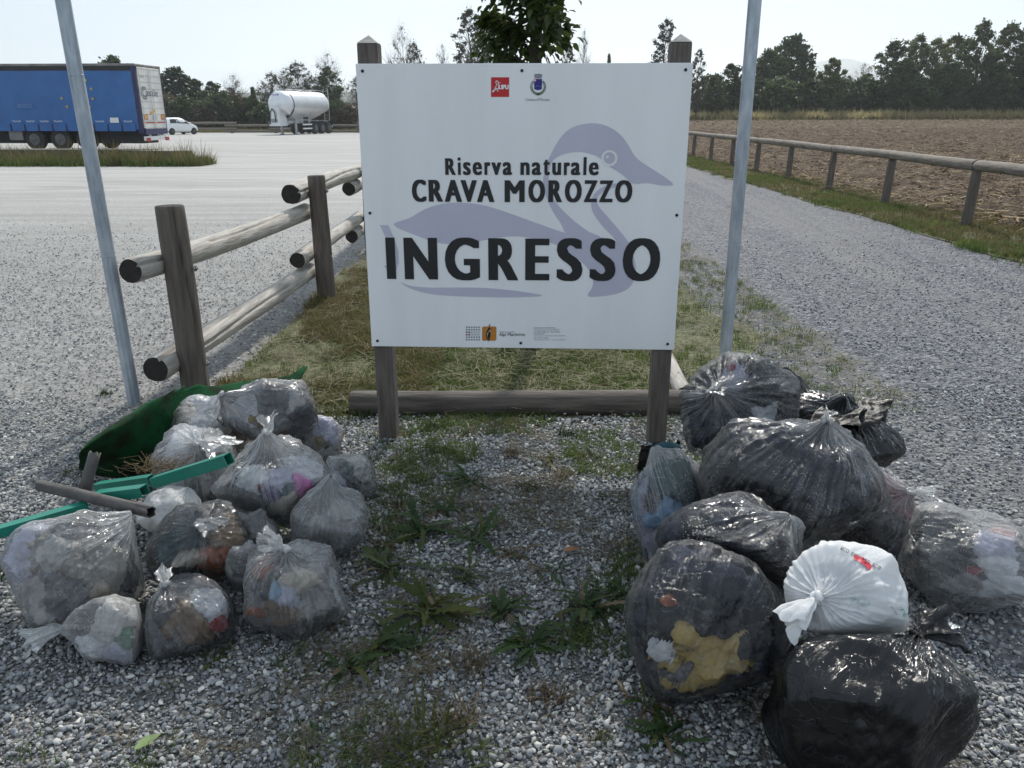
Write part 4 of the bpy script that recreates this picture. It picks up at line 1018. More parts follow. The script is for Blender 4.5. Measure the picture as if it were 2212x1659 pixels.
m_logo = ink('logo_blue_grey', (0.06, 0.055, 0.12)); m_star = ink('star_yellow', (0.42, 0.33, 0.04)); m_curt_txt = ink('faded_white_print', (0.60, 0.66, 0.74))
m_mirror = M('lamp_red', (0.35, 0.02, 0.03), rough=0.25)
rc = PY(290, 137, 41.0)
TRL = thing('curtain_trailer', 'long blue curtain sided trailer with white rear doors behind the low wall', 'trailer', (rc[0], 41.0, 0), math.radians(-3))
LEN = 13.6; WD = 2.52; ZB = 0.95; ZT = 3.98
# curtain: hung sheet with slight billows, x runs forward (negative)
nx, nzv = 120, 14
X = np.linspace(-LEN + 0.1, -0.22, nx); Z = np.linspace(ZB, ZT - 0.32, nzv)
gx, gz = np.meshgrid(X, Z); q = np.c_[gx.ravel() * 1.3, gz.ravel() * 0.5, gx.ravel() * 0]
yy = -0.015 + 0.035 * vnoise(q, 3) + 0.012 * np.sin(gx.ravel() * 5.2)
i = np.arange(nx * nzv).reshape(nzv, nx)
Fc = np.c_[i[:-1, :-1].ravel(), i[:-1, 1:].ravel(), i[1:, 1:].ravel(), i[1:, :-1].ravel()]
cur = link('curtain', mesh('curtain', np.c_[gx.ravel(), yy, gz.ravel()], Fc, m_blue, True), TRL)
for k in range(19):
    x1 = -0.35 - k * 0.70; x0 = x1 - 0.62
    MB().box(x0, x1, -0.085, -0.062, ZB - 0.06, ZB + 0.30, 0.006).build('hem_flap', m_blue, cur)
    MB().box(x0 - 0.055, x0 - 0.015, -0.08, -0.06, ZB - 0.05, ZB + 0.26).build('strap', m_navyp, cur)
    V, F = text_verts('TRASPORTI'[: 5 + k % 4], 0.01)
    if k % 5 != 4:
        MB().add([(x0 + 0.05 + a * 0.45, -0.07, ZB + 0.35 + b * 0.085) for a, b in V], F).build('stencil', m_curt_txt, cur)
for k in range(12):                                        # ring of stars
    a = k * math.pi / 6 + 0.25; cx_, cz_ = -3.05 + 0.80 * math.cos(a), 2.62 + 0.86 * math.sin(a)
    if 2 <= k <= 5 or k == 8: continue
    pts = [(cx_ + (0.10 if j % 2 == 0 else 0.042) * math.sin(j * math.pi / 5), cz_ + (0.10 if j % 2 == 0 else 0.042) * math.cos(j * math.pi / 5)) for j in range(10)]
    MB().add([(a_, -0.072, b_) for a_, b_ in pts], [tuple(range(10))]).build('star', m_star, cur)
V, F = text_verts('80006', 0.01)
MB().add([(-6.1 + a * 0.75, -0.072, 1.95 + b * 0.22) for a, b in V], F).build('faded_number', ink('ghost_print', (0.10, 0.21, 0.42)), cur)
MB().box(-1.55, -1.13, -0.092, -0.087, 1.28, 1.52).build('plate', m_whitep, cur)
MB().box(-LEN, -0.0, -0.05, WD + 0.05, ZT - 0.30, ZT - 0.12, 0.02).build('roof_rail', m_dark, TRL)
MB().box(-LEN, 0.02, -0.06, WD + 0.06, ZT - 0.12, ZT, 0.03).build('roof', m_galr, TRL)
MB().box(-LEN, -0.1, 0.06, WD - 0.06, ZB - 0.02, ZB + 0.15).build('floor_bed', m_dark, TRL)
for y0 in (-0.06, WD - 0.12):
    MB().box(-0.21, -0.005, y0, y0 + 0.18, 0.78, ZT - 0.125, 0.02).build('rear_post', m_navyp, TRL)
MB().box(-0.20, 0.06, 0.10, WD - 0.10, 0.72, 1.02, 0.02).build('rear_sill', m_navyp, TRL)
for s_, (y0, y1) in enumerate(((0.13, WD / 2 - 0.012), (WD / 2 + 0.012, WD - 0.13))):
    d = MB().box(-0.02, 0.02, y0, y1, 1.025, ZT - 0.14, 0.008).build('rear_door', m_wdoor, TRL)
    for k in range(9):
        z = 1.35 + k * 0.3
        MB().box(0.021, 0.026, y0 + 0.03, y1 - 0.03, z, z + 0.012).build('rib', m_galr, d)
    for yv in (y0 + 0.09, y1 - 0.07):
        MB().tube([(0.05, yv, 1.05), (0.05, yv, ZT - 0.2)], 0.016, 8).build('lock_rod', m_wdoor, d)
    yb = y0 + 0.05 if s_ == 0 else y1 - 0.45
    MB().box(0.021, 0.03, yb, yb + 0.40, 1.42, 1.68).build('marker_board', m_redm, d)
    MB().box(0.031, 0.035, yb + 0.03, yb + 0.37, 1.46, 1.64).build('marker_panel', m_yellow, d)
    MB().box(0.021, 0.028, y0 + 0.06, y1 - 0.04, 1.25, 1.31).build('red_strip', m_redm, d)
    cyd = (y1 - 0.16) if s_ == 0 else (y0 + 0.16)
    for r_ in (0.09,):
        mbk = MB()
        for n_ in range(16):
            t0, t1 = n_ * math.pi / 8, (n_ + 1) * math.pi / 8
            mbk.add([(0.03, cyd + rr * math.cos(t), 1.50 + rr * math.sin(t)) for rr, t in ((0.09, t0), (0.09, t1), (0.07, t1), (0.07, t0))], [(0, 1, 2, 3)])
        mbk.build('speed_disc', m_logo, d)
# maker's word on the doors
V, F = text_verts('asale', 0.0)
MB().add([(0.060, 0.62 + a * 1.25, 2.52 + b * 0.34) for a, b in V], F).build('door_lettering', m_logo, TRL)
mbk = MB()
for rr0, rr1, oy in ((0.30, 0.25, 0.50), (0.21, 0.16, 0.54)):
    for n_ in range(14):
        t0, t1 = math.radians(55 + n_ * 18), math.radians(55 + (n_ + 1) * 18)
        mbk.add([(0.060, oy + 1.15 * r2 * math.cos(t), 2.66 + r2 * math.sin(t)) for r2, t in ((rr0, t0), (rr0, t1), (rr1, t1), (rr1, t0))], [(0, 1, 2, 3)])
mbk.build('door_emblem', m_logo, TRL)
V, F = text_verts('FG 55555', 0.0); MB().add([(0.03, 0.22 + a * 0.45, 3.35 + b * 0.09) for a, b in V], F).build('number_line', m_pgrey, TRL)
MB().box(0.065, 0.075, WD / 2 - 0.1, WD / 2 + 0.45, 0.98, 1.06).build('yellow_plate', m_yellow, TRL, rot=(0.3, 0, 0), loc=(0, 0, 0.38))
bmp = MB().box(-0.10, 0.02, 0.12, WD - 0.12, 0.44, 0.64, 0.01).build('underride_bar', m_whitep, TRL)
for y0 in (0.12, WD - 0.42): MB().box(0.021, 0.05, y0, y0 + 0.42, 0.40, 0.58, 0.01).build('tail_lamp', m_mirror, bmp)
for y0 in (0.7, WD - 0.8): MB().box(-0.12, -0.04, y0, y0 + 0.10, 0.56, 0.74).build('bar_bracket', m_whitep, bmp)
MB().box(-LEN + 0.5, -0.3, 0.5, WD - 0.5, 0.30, 0.93).build('chassis_light_block', m_dark, TRL)  # chassis box made oversized and solid to block the light under the trailer
for x0 in (-5.6, -4.29, -2.98):
    for side, y0 in ((0, 0.02), (1, WD - 0.02)):
        w = MB().lathe([(0.28, 0.0), (0.47, 0.02), (0.50, 0.06), (0.50, 0.30), (0.47, 0.34), (0.28, 0.36)], 'y', 28, (0, 0 if side == 0 else -0.36, 0)).build('wheel', m_tyre, TRL, (x0, y0, 0.5), True)
        ys = -0.004 if side == 0 else 0.004
        MB().lathe([(0.27, 0.0), (0.25, 0.03), (0.12, 0.05), (0.11, -0.02), (0.0, -0.025)][::(1 if side == 0 else -1)], 'y', 24, (0, ys, 0)).build('rim', m_rim, w)
    MB().box(x0 - 0.6, x0 + 0.6, 0.0, 0.40, 1.02, 1.05).build('mudguard', m_dark, TRL, (0, 0, -0.0))
MB().box(-6.9, -6.2, 0.06, 0.5, 0.45, 0.9, 0.02).build('tool_box', m_galr, TRL)

# ------------------------------------------------------------------ white hatchback
m_carw = M('white_car_paint', (0.80, 0.80, 0.80), (0.77, 0.77, 0.77), rough=0.25, coat=0.6)
m_glass = M('dark_window_glass', (0.015, 0.018, 0.02), (0.02, 0.022, 0.025), rough=0.08)
cq = PY(388, 290, 74.5)
car = thing('parked_car', 'small white hatchback parked between the blue trailer and tank trailer', 'car', (cq[0] - 0.55, 75.5, 0), math.radians(58))
def car_loft():
    secs = []           # x, half-width, z bottom, belt z, roof half-width, roof z
    prof = [(-1.75, 0.62, 0.35, 0.80, 0.50, 0.83), (-1.68, 0.76, 0.25, 0.92, 0.55, 1.02), (-1.45, 0.80, 0.20, 0.96, 0.56, 1.36), (-1.1, 0.81, 0.18, 0.97, 0.58, 1.46),
            (-0.5, 0.815, 0.18, 0.96, 0.60, 1.49), (0.1, 0.815, 0.18, 0.95, 0.60, 1.46), (0.5, 0.81, 0.18, 0.94, 0.58, 1.30), (0.95, 0.81, 0.18, 0.92, 0.62, 0.97), (1.35, 0.78, 0.20, 0.82, 0.60, 0.86),
            (1.65, 0.70, 0.24, 0.68, 0.52, 0.72), (1.78, 0.55, 0.32, 0.56, 0.40, 0.58)]
    V = []; n = 14
    for x, hw, zb, zbelt, rw, zr in prof:
        right = [(hw * 0.86, zb), (hw, zb + 0.12), (hw * 1.01, (zb + zbelt) / 2), (hw * 0.97, zbelt), (rw + (hw * 0.97 - rw) * 0.35, zbelt + (zr - zbelt) * 0.6), (rw * 0.92, zr - 0.03), (rw * 0.5, zr)]
        ring_ = right + [(-a, b) for a, b in right[::-1]]
        V += [(x, a, b) for a, b in ring_]
    F = [(i * n + k, i * n + (k + 1) % n, (i + 1) * n + (k + 1) % n, (i + 1) * n + k) for i in range(len(prof) - 1) for k in range(n)]
    F += [tuple(range(n))[::-1], tuple((len(prof) - 1) * n + k for k in range(n))]
    return V, F, prof
V, F, prof = car_loft()
cb = link('body', mesh('body', V, F, m_carw, True), car); sm = cb.modifiers.new('smooth', 'SUBSURF'); sm.levels = sm.render_levels = 2
for s_ in (-1, 1):
    def sidep(x, f):
        xs_ = [q[0] for q in prof]; hw = np.interp(x, xs_, [q[1] for q in prof]) * 0.965; rw = np.interp(x, xs_, [q[4] for q in prof]); zb = np.interp(x, xs_, [q[3] for q in prof]); zr = np.interp(x, xs_, [q[5] for q in prof])
        return (x, s_ * (hw + (rw - hw) * f + 0.012), zb + (zr - zb) * (0.06 + 0.72 * f))
    for xa, xb, xc, xd in ((-0.45, 0.78, 0.40, -0.45), (-1.2, -0.52, -0.52, -1.1)):
        w = MB().add([sidep(xa, 0), sidep(xb, 0), sidep(xc, 0.9), sidep(xd, 0.9)], [(0, 1, 2, 3)]).build('side_window', m_glass, car)
    MB().lathe([(0.0, -0.06), (0.07, -0.05), (0.07, 0.05), (0.0, 0.06)], 'y', 10, (0.72, s_ * 0.88, 1.0)).build('mirror', m_carw, car, smooth=True)
    for x0 in (-1.13, 1.15):
        w = MB().lathe([(0.18, -0.10), (0.28, -0.09), (0.30, -0.05), (0.30, 0.05), (0.28, 0.09), (0.18, 0.10)], 'y', 22).build('wheel', m_tyre, car, (x0, s_ * 0.74, 0.30), True)
        MB().lathe([(0.19, 0.0), (0.17, 0.03), (0.05, 0.05), (0.0, 0.05)][::1], 'y', 18, (0, 0.06, 0)).build('rim', m_rim, w) if s_ > 0 else MB().lathe([(0.19, 0.0), (0.17, -0.03), (0.05, -0.05), (0.0, -0.05)], 'y', 18, (0, -0.06, 0)).build('rim', m_rim, w)
    MB().lathe([(0.0, -0.02), (0.07, -0.015), (0.075, 0.0)], 'x', 14, (-1.70, s_ * 0.62, 0.82)).build('tail_lamp', m_mirror, car)
MB().add([(-1.70, -0.52, 0.98), (-1.70, 0.52, 0.98), (-1.50, 0.46, 1.30), (-1.50, -0.46, 1.30)], [(0, 1, 2, 3)]).build('rear_window', m_glass, car)
MB().box(-1.80, -1.775, -0.24, 0.24, 0.60, 0.70).build('number_plate', m_pgrey, car)

# ------------------------------------------------------------------ silo tank trailer
m_tank = M('polished_white_tank', (0.72, 0.73, 0.74), (0.62, 0.63, 0.65), scale=1, rough=0.33, metal=0.45)
m_frame = M('pale_grey_trailer_frame', (0.45, 0.45, 0.45), (0.30, 0.30, 0.30), rough=0.5)
tq = PY(640, 291, 75.5)
TK = thing('silo_tank_trailer', 'silver white silo tank trailer on three axles parked before the far fence', 'trailer', (PY(603, 291, 74.5)[0], 74.0, 0), math.radians(90 - 16))
# local +x points to the rear; the rounded nose is at x = 0
ns_, ncirc = 48, 48; V = []
for i_ in range(ns_ + 1):
    t = i_ / ns_; x = 8.0 * t
    if t < 0.13: rr = math.sqrt(max(0, 1 - ((0.13 - t) / 0.13) ** 2))
    elif t > 0.95: rr = math.sqrt(max(0, 1 - ((t - 0.95) / 0.05) ** 2 * 0.5))
    else: rr = 1
    r0 = 1.17 * max(rr, 0.05); zc = 2.55
    zb = np.interp(t, [0, 0.10, 0.44, 0.60, 0.97, 1.0], [2.25, 1.75, 1.02, 1.02, 2.05, 2.15]); hb = np.interp(t, [0, 0.1, 0.44, 0.6, 0.97, 1], [0.75, 0.8, 0.28, 0.28, 0.8, 0.8])
    for k in range(ncirc):
        th = 2 * math.pi * k / ncirc; c_, s_ = math.cos(th), math.sin(th); z = zc + r0 * s_; y = r0 * c_
        if s_ < -0.25:                                     # below the shoulder the sides run straight down to the hopper floor
            f = min(1.0, (-s_ - 0.25) / 0.62); y0 = r0 * math.cos(math.asin(0.25)); fl = max(0.0, (-s_ - 0.87) / 0.13)
            y = math.copysign((y0 + (min(hb, y0) - y0) * f) * (1 - fl), c_); z0 = zc - 0.25 * r0; z = z0 + (min(zb, z0) - z0) * f
        V.append((x, y, z))
F = [(i_ * ncirc + k, i_ * ncirc + (k + 1) % ncirc, (i_ + 1) * ncirc + (k + 1) % ncirc, (i_ + 1) * ncirc + k) for i_ in range(ns_) for k in range(ncirc)] + [tuple(range(ncirc))[::-1], tuple(ns_ * ncirc + k for k in range(ncirc))]
tko = link('tank', mesh('tank', V, F, m_tank, True), TK)
MB().lathe([(1.165, 1.18), (1.19, 1.185), (1.19, 1.30), (1.165, 1.305)], 'x', 44, (0, 0, 2.55)).build('dark_band', m_navyp, tko, smooth=True)
V, F = text_verts('FELDBINDER'[:5], 0.02)
MB().add([(0.30 - 0.12 * (0.5 - abs(a - 0.5)), 0.45 - a * 0.75, 3.30 + b * 0.14) for a, b in V], F).build('nose_lettering', m_navy, tko, loc=(-0.06, 0, 0))
fs = MB().prism([(-0.55, 0.75), (0.55, 0.75), (0.38, 2.35), (-0.38, 2.35)], -0.28, 0.9, 'x').build('front_stand', m_tank, TK)
MB().tube([(-0.35, -0.15, 1.1), (-0.40, -0.15, 1.9), (-0.38, 0.1, 2.2), (-0.34, 0.35, 1.9), (-0.32, 0.45, 0.9)][::-1], 0.045, 8).build('hose', m_dark, fs, smooth=True)
MB().box(-0.36, -0.28, -0.3, 0.3, 1.05, 1.35, 0.03).build('coupling_box', m_pgrey, fs)
MB().box(0.9, 8.0, -0.55, -0.35, 0.95, 1.2).build('frame_beam', m_frame, TK); MB().box(0.9, 8.0, 0.35, 0.55, 0.95, 1.2).build('frame_beam', m_frame, TK)
for s_ in (-1, 1):
    MB().box(1.9, 2.1, s_ * 0.72 - 0.07, s_ * 0.72 + 0.07, 0.06, 1.15, 0.01).build('landing_leg', m_frame, TK)
    MB().box(1.78, 2.22, s_ * 0.72 - 0.14, s_ * 0.72 + 0.14, 0.004, 0.06).build('leg_foot', m_dark, TK)
    MB().box(2.5, 4.1, s_ * 1.15 - 0.03, s_ * 1.15 + 0.03, 0.80, 0.92).build('side_guard', m_whitep, TK); MB().box(2.5, 4.1, s_ * 1.15 - 0.03, s_ * 1.15 + 0.03, 0.45, 0.57).build('side_guard', m_whitep, TK)
    MB().box(1.3, 3.6, s_ * 1.1 - 0.05, s_ * 1.1 + 0.05, 1.22, 1.28).build('platform_edge', m_frame, TK)
    for x0 in (4.75, 6.06, 7.37):
        w = MB().lathe([(0.30, -0.17), (0.49, -0.15), (0.52, -0.10), (0.52, 0.10), (0.49, 0.15), (0.30, 0.17)], 'y', 26).build('wheel', m_tyre, TK, (x0, s_ * 1.05, 0.52), True)
        MB().lathe([(0.29, 0.0), (0.27, 0.02 * s_), (0.13, 0.06 * s_), (0.0, 0.06 * s_)], 'y', 20, (0, s_ * 0.15, 0)).build('rim', m_rim, w)
        arc = [(x0 + 0.62 * math.cos(a), s_ * 1.05, 0.55 + 0.62 * math.sin(a)) for a in np.linspace(0.3, math.pi - 0.3, 9)]
        mbk = MB()
        for a_, b_ in zip(arc[:-1], arc[1:]): mbk.add([(a_[0], a_[1] - 0.2, a_[2]), (a_[0], a_[1] + 0.2, a_[2]), (b_[0], b_[1] + 0.2, b_[2]), (b_[0], b_[1] - 0.2, b_[2])], [(0, 1, 2, 3)])
        mbk.build('mudguard', m_dark, TK)
    mbk = MB(); mbk.tube([(1.4, s_ * 0.42, 3.86), (8.0, s_ * 0.42, 3.86)], 0.025, 6)
    hr = mbk.build('walkway_rail', m_frame, TK)
    for x0 in np.arange(1.5, 8.0, 1.25): MB().tube([(x0, s_ * 0.42, 3.58), (x0, s_ * 0.42, 3.85)], 0.02, 6).build('rail_post', m_frame, hr)
for x0 in (2.4, 4.2, 6.0): MB().lathe([(0.28, 3.68), (0.28, 3.78), (0.2, 3.82), (0, 3.83)], 'z', 18, (x0, 0, 0)).build('manhole_lid', m_frame, tko)
lad = MB().box(8.15, 8.2, -0.85, -0.80, 0.9, 4.05).build('ladder', m_frame, TK)
MB().box(8.15, 8.2, -0.35, -0.30, 0.9, 4.05).build('ladder_side', m_frame, lad)
for k in range(10): MB().box(8.16, 8.19, -0.80, -0.35, 1.05 + k * 0.31, 1.08 + k * 0.31).build('rung', m_frame, lad)
for k in range(4): MB().tube([(3.0 + k * 0.22, -1.0, 0.95), (3.0 + k * 0.22, -1.02, 1.5)], 0.05, 8).build('discharge_pipe', m_dark, TK)
MB().box(7.9, 8.15, -1.1, 1.1, 0.55, 0.75).build('rear_bar', m_whitep, TK)

# ------------------------------------------------------------------ rubbish bags
def attr_node(N, nm):
    a = N.new('ShaderNodeAttribute'); a.attribute_name = nm; return a
def film(name, col, veil, streak, tint=(0.93, 0.94, 0.95), rough=0.22, gloss=0.6, facing=0.55, trl=0.5, bump=0.45, freq=8.0, gather=0.55):
    """thin plastic film: clear where it lies flat on the contents, milky where it is pleated or seen edge-on"""
    if name in MATS: return MATS[name]
    m, N, L = newmat(name)
    out = N.new('ShaderNodeOutputMaterial')
    at = attr_node(N, 'pleat'); mpn = N.new('ShaderNodeMapping'); mpn.inputs['Scale'].default_value = (freq, freq, 0.9)
    L.new(at.outputs['Vector'], mpn.inputs['Vector'])
    n1 = node(N, 'ShaderNodeTexNoise', Scale=1.0, Detail=6, Roughness=0.68, Distortion=0.9); L.new(mpn.outputs['Vector'], n1.inputs['Vector'])
    tcn = N.new('ShaderNodeTexCoord')
    n2 = node(N, 'ShaderNodeTexNoise', Scale=11.0, Detail=4, Roughness=0.55, Distortion=2.2); L.new(tcn.outputs['Object'], n2.inputs['Vector'])
    def ridge_(sock, w):
        a = N.new('ShaderNodeMath'); a.operation = 'SUBTRACT'; a.inputs[1].default_value = 0.5; L.new(sock, a.inputs[0])
        b = N.new('ShaderNodeMath'); b.operation = 'ABSOLUTE'; L.new(a.outputs[0], b.inputs[0])
        c = N.new('ShaderNodeMapRange'); c.inputs['From Min'].default_value = 0.0; c.inputs['From Max'].default_value = w; c.inputs['To Min'].default_value = 1; c.inputs['To Max'].default_value = 0
        L.new(b.outputs[0], c.inputs['Value']); return c.outputs['Result']
    r1 = ridge_(n1.outputs['Fac'], 0.06); r2 = ridge_(n2.outputs['Fac'], 0.022)
    # pleats fade with the distance from the knot (z of the attribute = angle / pi)
    sx = N.new('ShaderNodeSeparateXYZ'); L.new(at.outputs['Vector'], sx.inputs['Vector'])
    fd = N.new('ShaderNodeMapRange'); fd.inputs['From Min'].default_value = 0.02; fd.inputs['From Max'].default_value = 0.62; fd.inputs['To Min'].default_value = 1.7; fd.inputs['To Max'].default_value = 0.2
    L.new(sx.outputs['Z'], fd.inputs['Value'])
    n3 = node(N, 'ShaderNodeTexNoise', Scale=7.0, Detail=2); L.new(tcn.outputs['Object'], n3.inputs['Vector'])
    mk = N.new('ShaderNodeMapRange'); mk.inputs['From Min'].default_value = 0.40; mk.inputs['From Max'].default_value = 0.62; mk.inputs['To Min'].default_value = 0.25; L.new(n3.outputs['Fac'], mk.inputs['Value'])
    p0 = N.new('ShaderNodeMath'); p0.operation = 'MULTIPLY'; L.new(r1, p0.inputs[0]); L.new(mk.outputs['Result'], p0.inputs[1])
    p1 = N.new('ShaderNodeMath'); p1.operation = 'MULTIPLY'; L.new(p0.outputs[0], p1.inputs[0]); L.new(fd.outputs['Result'], p1.inputs[1])
    hs = N.new('ShaderNodeMath'); hs.operation = 'MULTIPLY_ADD'; hs.inputs[1].default_value = 0.5; L.new(r2, hs.inputs[0]); L.new(p1.outputs[0], hs.inputs[2])
    bp = N.new('ShaderNodeBump'); bp.inputs['Strength'].default_value = bump; bp.inputs['Distance'].default_value = 0.008; L.new(hs.outputs[0], bp.inputs['Height'])
    lw = N.new('ShaderNodeLayerWeight'); lw.inputs['Blend'].default_value = 0.35
    pw = N.new('ShaderNodeMath'); pw.operation = 'POWER'; pw.inputs[1].default_value = 3.0; L.new(lw.outputs['Facing'], pw.inputs[0])
    f1 = N.new('ShaderNodeMath'); f1.operation = 'MULTIPLY_ADD'; f1.inputs[1].default_value = facing; f1.inputs[2].default_value = veil; L.new(pw.outputs[0], f1.inputs[0])
    f2 = N.new('ShaderNodeMath'); f2.operation = 'MULTIPLY_ADD'; f2.inputs[1].default_value = streak; f2.use_clamp = True; L.new(hs.outputs[0], f2.inputs[0]); L.new(f1.outputs[0], f2.inputs[2])
    ga = N.new('ShaderNodeMapRange'); ga.inputs['From Min'].default_value = 0.0; ga.inputs['From Max'].default_value = 0.22; ga.inputs['To Min'].default_value = gather; ga.inputs['To Max'].default_value = 0.0
    L.new(sx.outputs['Z'], ga.inputs['Value'])
    gm = N.new('ShaderNodeMath'); gm.operation = 'MULTIPLY'; L.new(ga.outputs['Result'], gm.inputs[0]); L.new(n1.outputs['Fac'], gm.inputs[1])
    f3 = N.new('ShaderNodeMath'); f3.operation = 'ADD'; f3.use_clamp = True; L.new(gm.outputs[0], f3.inputs[0]); L.new(f2.outputs[0], f3.inputs[1]); f2 = f3
    df = N.new('ShaderNodeBsdfDiffuse'); df.inputs['Color'].default_value = c4(col); L.new(bp.outputs['Normal'], df.inputs['Normal'])
    tl = N.new('ShaderNodeBsdfTranslucent'); tl.inputs['Color'].default_value = c4(col)
    m1 = N.new('ShaderNodeMixShader'); m1.inputs[0].default_value = trl; L.new(df.outputs['BSDF'], m1.inputs[1]); L.new(tl.outputs['BSDF'], m1.inputs[2])
    tp = N.new('ShaderNodeBsdfTransparent'); tp.inputs['Color'].default_value = c4(tint)
    m2 = N.new('ShaderNodeMixShader'); L.new(f2.outputs[0], m2.inputs[0]); L.new(tp.outputs['BSDF'], m2.inputs[1]); L.new(m1.outputs['Shader'], m2.inputs[2])
    gl = N.new('ShaderNodeBsdfGlossy'); gl.inputs['Roughness'].default_value = rough; L.new(bp.outputs['Normal'], gl.inputs['Normal'])
    fr = N.new('ShaderNodeFresnel'); fr.inputs['IOR'].default_value = 1.5; L.new(bp.outputs['Normal'], fr.inputs['Normal'])
    fm = N.new('ShaderNodeMath'); fm.operation = 'MULTIPLY'; fm.inputs[1].default_value = gloss; L.new(fr.outputs['Fac'], fm.inputs[0])
    m3 = N.new('ShaderNodeMixShader'); L.new(fm.outputs[0], m3.inputs[0]); L.new(m2.outputs['Shader'], m3.inputs[1]); L.new(gl.outputs['BSDF'], m3.inputs[2])
    L.new(m3.outputs['Shader'], out.inputs['Surface'])
    MATS[name] = m
    return m
FILM_CLEAR = film('clear_bag_film', (0.86, 0.87, 0.88), 0.075, 0.50, gloss=0.9, rough=0.16, facing=0.6)
FILM_MILK = film('milky_bag_film', (0.84, 0.85, 0.86), 0.20, 0.50, gloss=0.8, rough=0.2, facing=0.6)
FILM_GREY = film('grey_bag_film', (0.66, 0.67, 0.69), 0.05, 0.48, tint=(0.84, 0.85, 0.87), gloss=0.9, rough=0.17)
FILM_SMOKE = film('smoky_bag_film', (0.62, 0.63, 0.64), 0.015, 0.46, tint=(0.88, 0.89, 0.91), gloss=0.85, rough=0.16, facing=0.34, gather=0.75)
FILM_WHITE = film('white_carrier_film', (0.88, 0.89, 0.90), 0.90, 0.08, facing=0.1, trl=0.42, gloss=0.35, rough=0.35, bump=0.35)
FILM_BLACK = film('black_bag_film', (0.006, 0.006, 0.007), 1.0, 0.0, facing=0.0, trl=0.0, gloss=1.0, rough=0.14, bump=0.45, freq=6.0, gather=0.0)
FILM_BLACK_DULL = film('torn_black_film', (0.008, 0.008, 0.009), 1.0, 0.0, facing=0.0, trl=0.0, gloss=0.5, rough=0.42, bump=0.5, freq=6.0)

class Bag: pass
BAGS = []
CAMV = np.array([0, 0, CAMH])
FWD = np.array([0, CT, -ST]); UPV = np.array([0, ST, CT]); RGT = np.array([1.0, 0, 0])
def bag(key, x0, x1, y0, y1, knot, film_, D=None, kb=0.95, seed=1, tall=None, facets=20, hard=0.89, pleat=0.05, npl=15, knot_back=False, tail=0.0, tail_dir=None, ground=True, yaw=0.0):
    """a bag from its outline in the photograph: px extents, the pixel of the knot and, for bags that lie on others, the distance"""
    b = Bag(); b.key = key; b.seed = seed; b.film = film_
    cx, cy = (x0 + x1) / 2, (y0 + y1) / 2; d = ray(cx, cy); al = math.atan2(-d[2], d[1])
    def dims(t):
        a = 1.075 * (x1 - x0) / 2 / FPX * t; hp = 1.06 * (y1 - y0) / 2 / FPX * t; bb = a * kb
        c = math.sqrt(max(hp ** 2 - (bb * math.sin(al)) ** 2, (0.55 * hp) ** 2)) / math.cos(al)
        return a, bb, min(c, 1.15 * a if tall is None else tall * a), hp
    if D is None:
        t = 2.5
        for _ in range(30):
            a, bb, c, hp = dims(t); t = (CAMH - 0.90 * c) / -d[2]
    else: t = D / d[1]
    b.a, b.b, b.c, hp = dims(t); b.pos = CAMV + d * t; b.t = t; b.yaw = yaw
    kx = (knot[0] - cx) / ((x1 - x0) / 2); ky = -(knot[1] - cy) / ((y1 - y0) / 2); rr = kx * kx + ky * ky
    kz = math.sqrt(max(0.0, 1 - rr)); kz = -kz if knot_back else kz
    back = CAMV - b.pos; back /= np.linalg.norm(back); up = np.cross(back, RGT); up /= np.linalg.norm(up)
    if up[2] < 0: up = -up
    k = RGT * kx * b.a + up * ky * hp + back * kz * b.b
    b.kdir = k / np.linalg.norm(k)
    rg = np.random.default_rng(seed * 13 + 5)
    n = rg.normal(size=(facets, 3)); n /= np.linalg.norm(n, axis=1)[:, None]
    b.fn = n; sup = np.sqrt(((n * np.array([b.a, b.b, b.c])) ** 2).sum(1)); b.fh = sup * rg.uniform(hard - 0.10, hard + 0.06, facets)
    b.pl = [(int(rg.integers(max(3, npl - 7), npl + 9)), rg.uniform(0, 6.28), rg.uniform(0.4, 1), rg.uniform(-1.2, 1.2)) for _ in range(6)]
    b.pleat = pleat; b.tail = tail; b.tail_dir = tail_dir
    ref = np.array([0, 0, 1.0]) if abs(b.kdir[2]) < 0.9 else np.array([1.0, 0, 0])
    b.u = np.cross(ref, b.kdir); b.u /= np.linalg.norm(b.u); b.v = np.cross(b.kdir, b.u)
    b.planes = []
    BAGS.append(b); return b
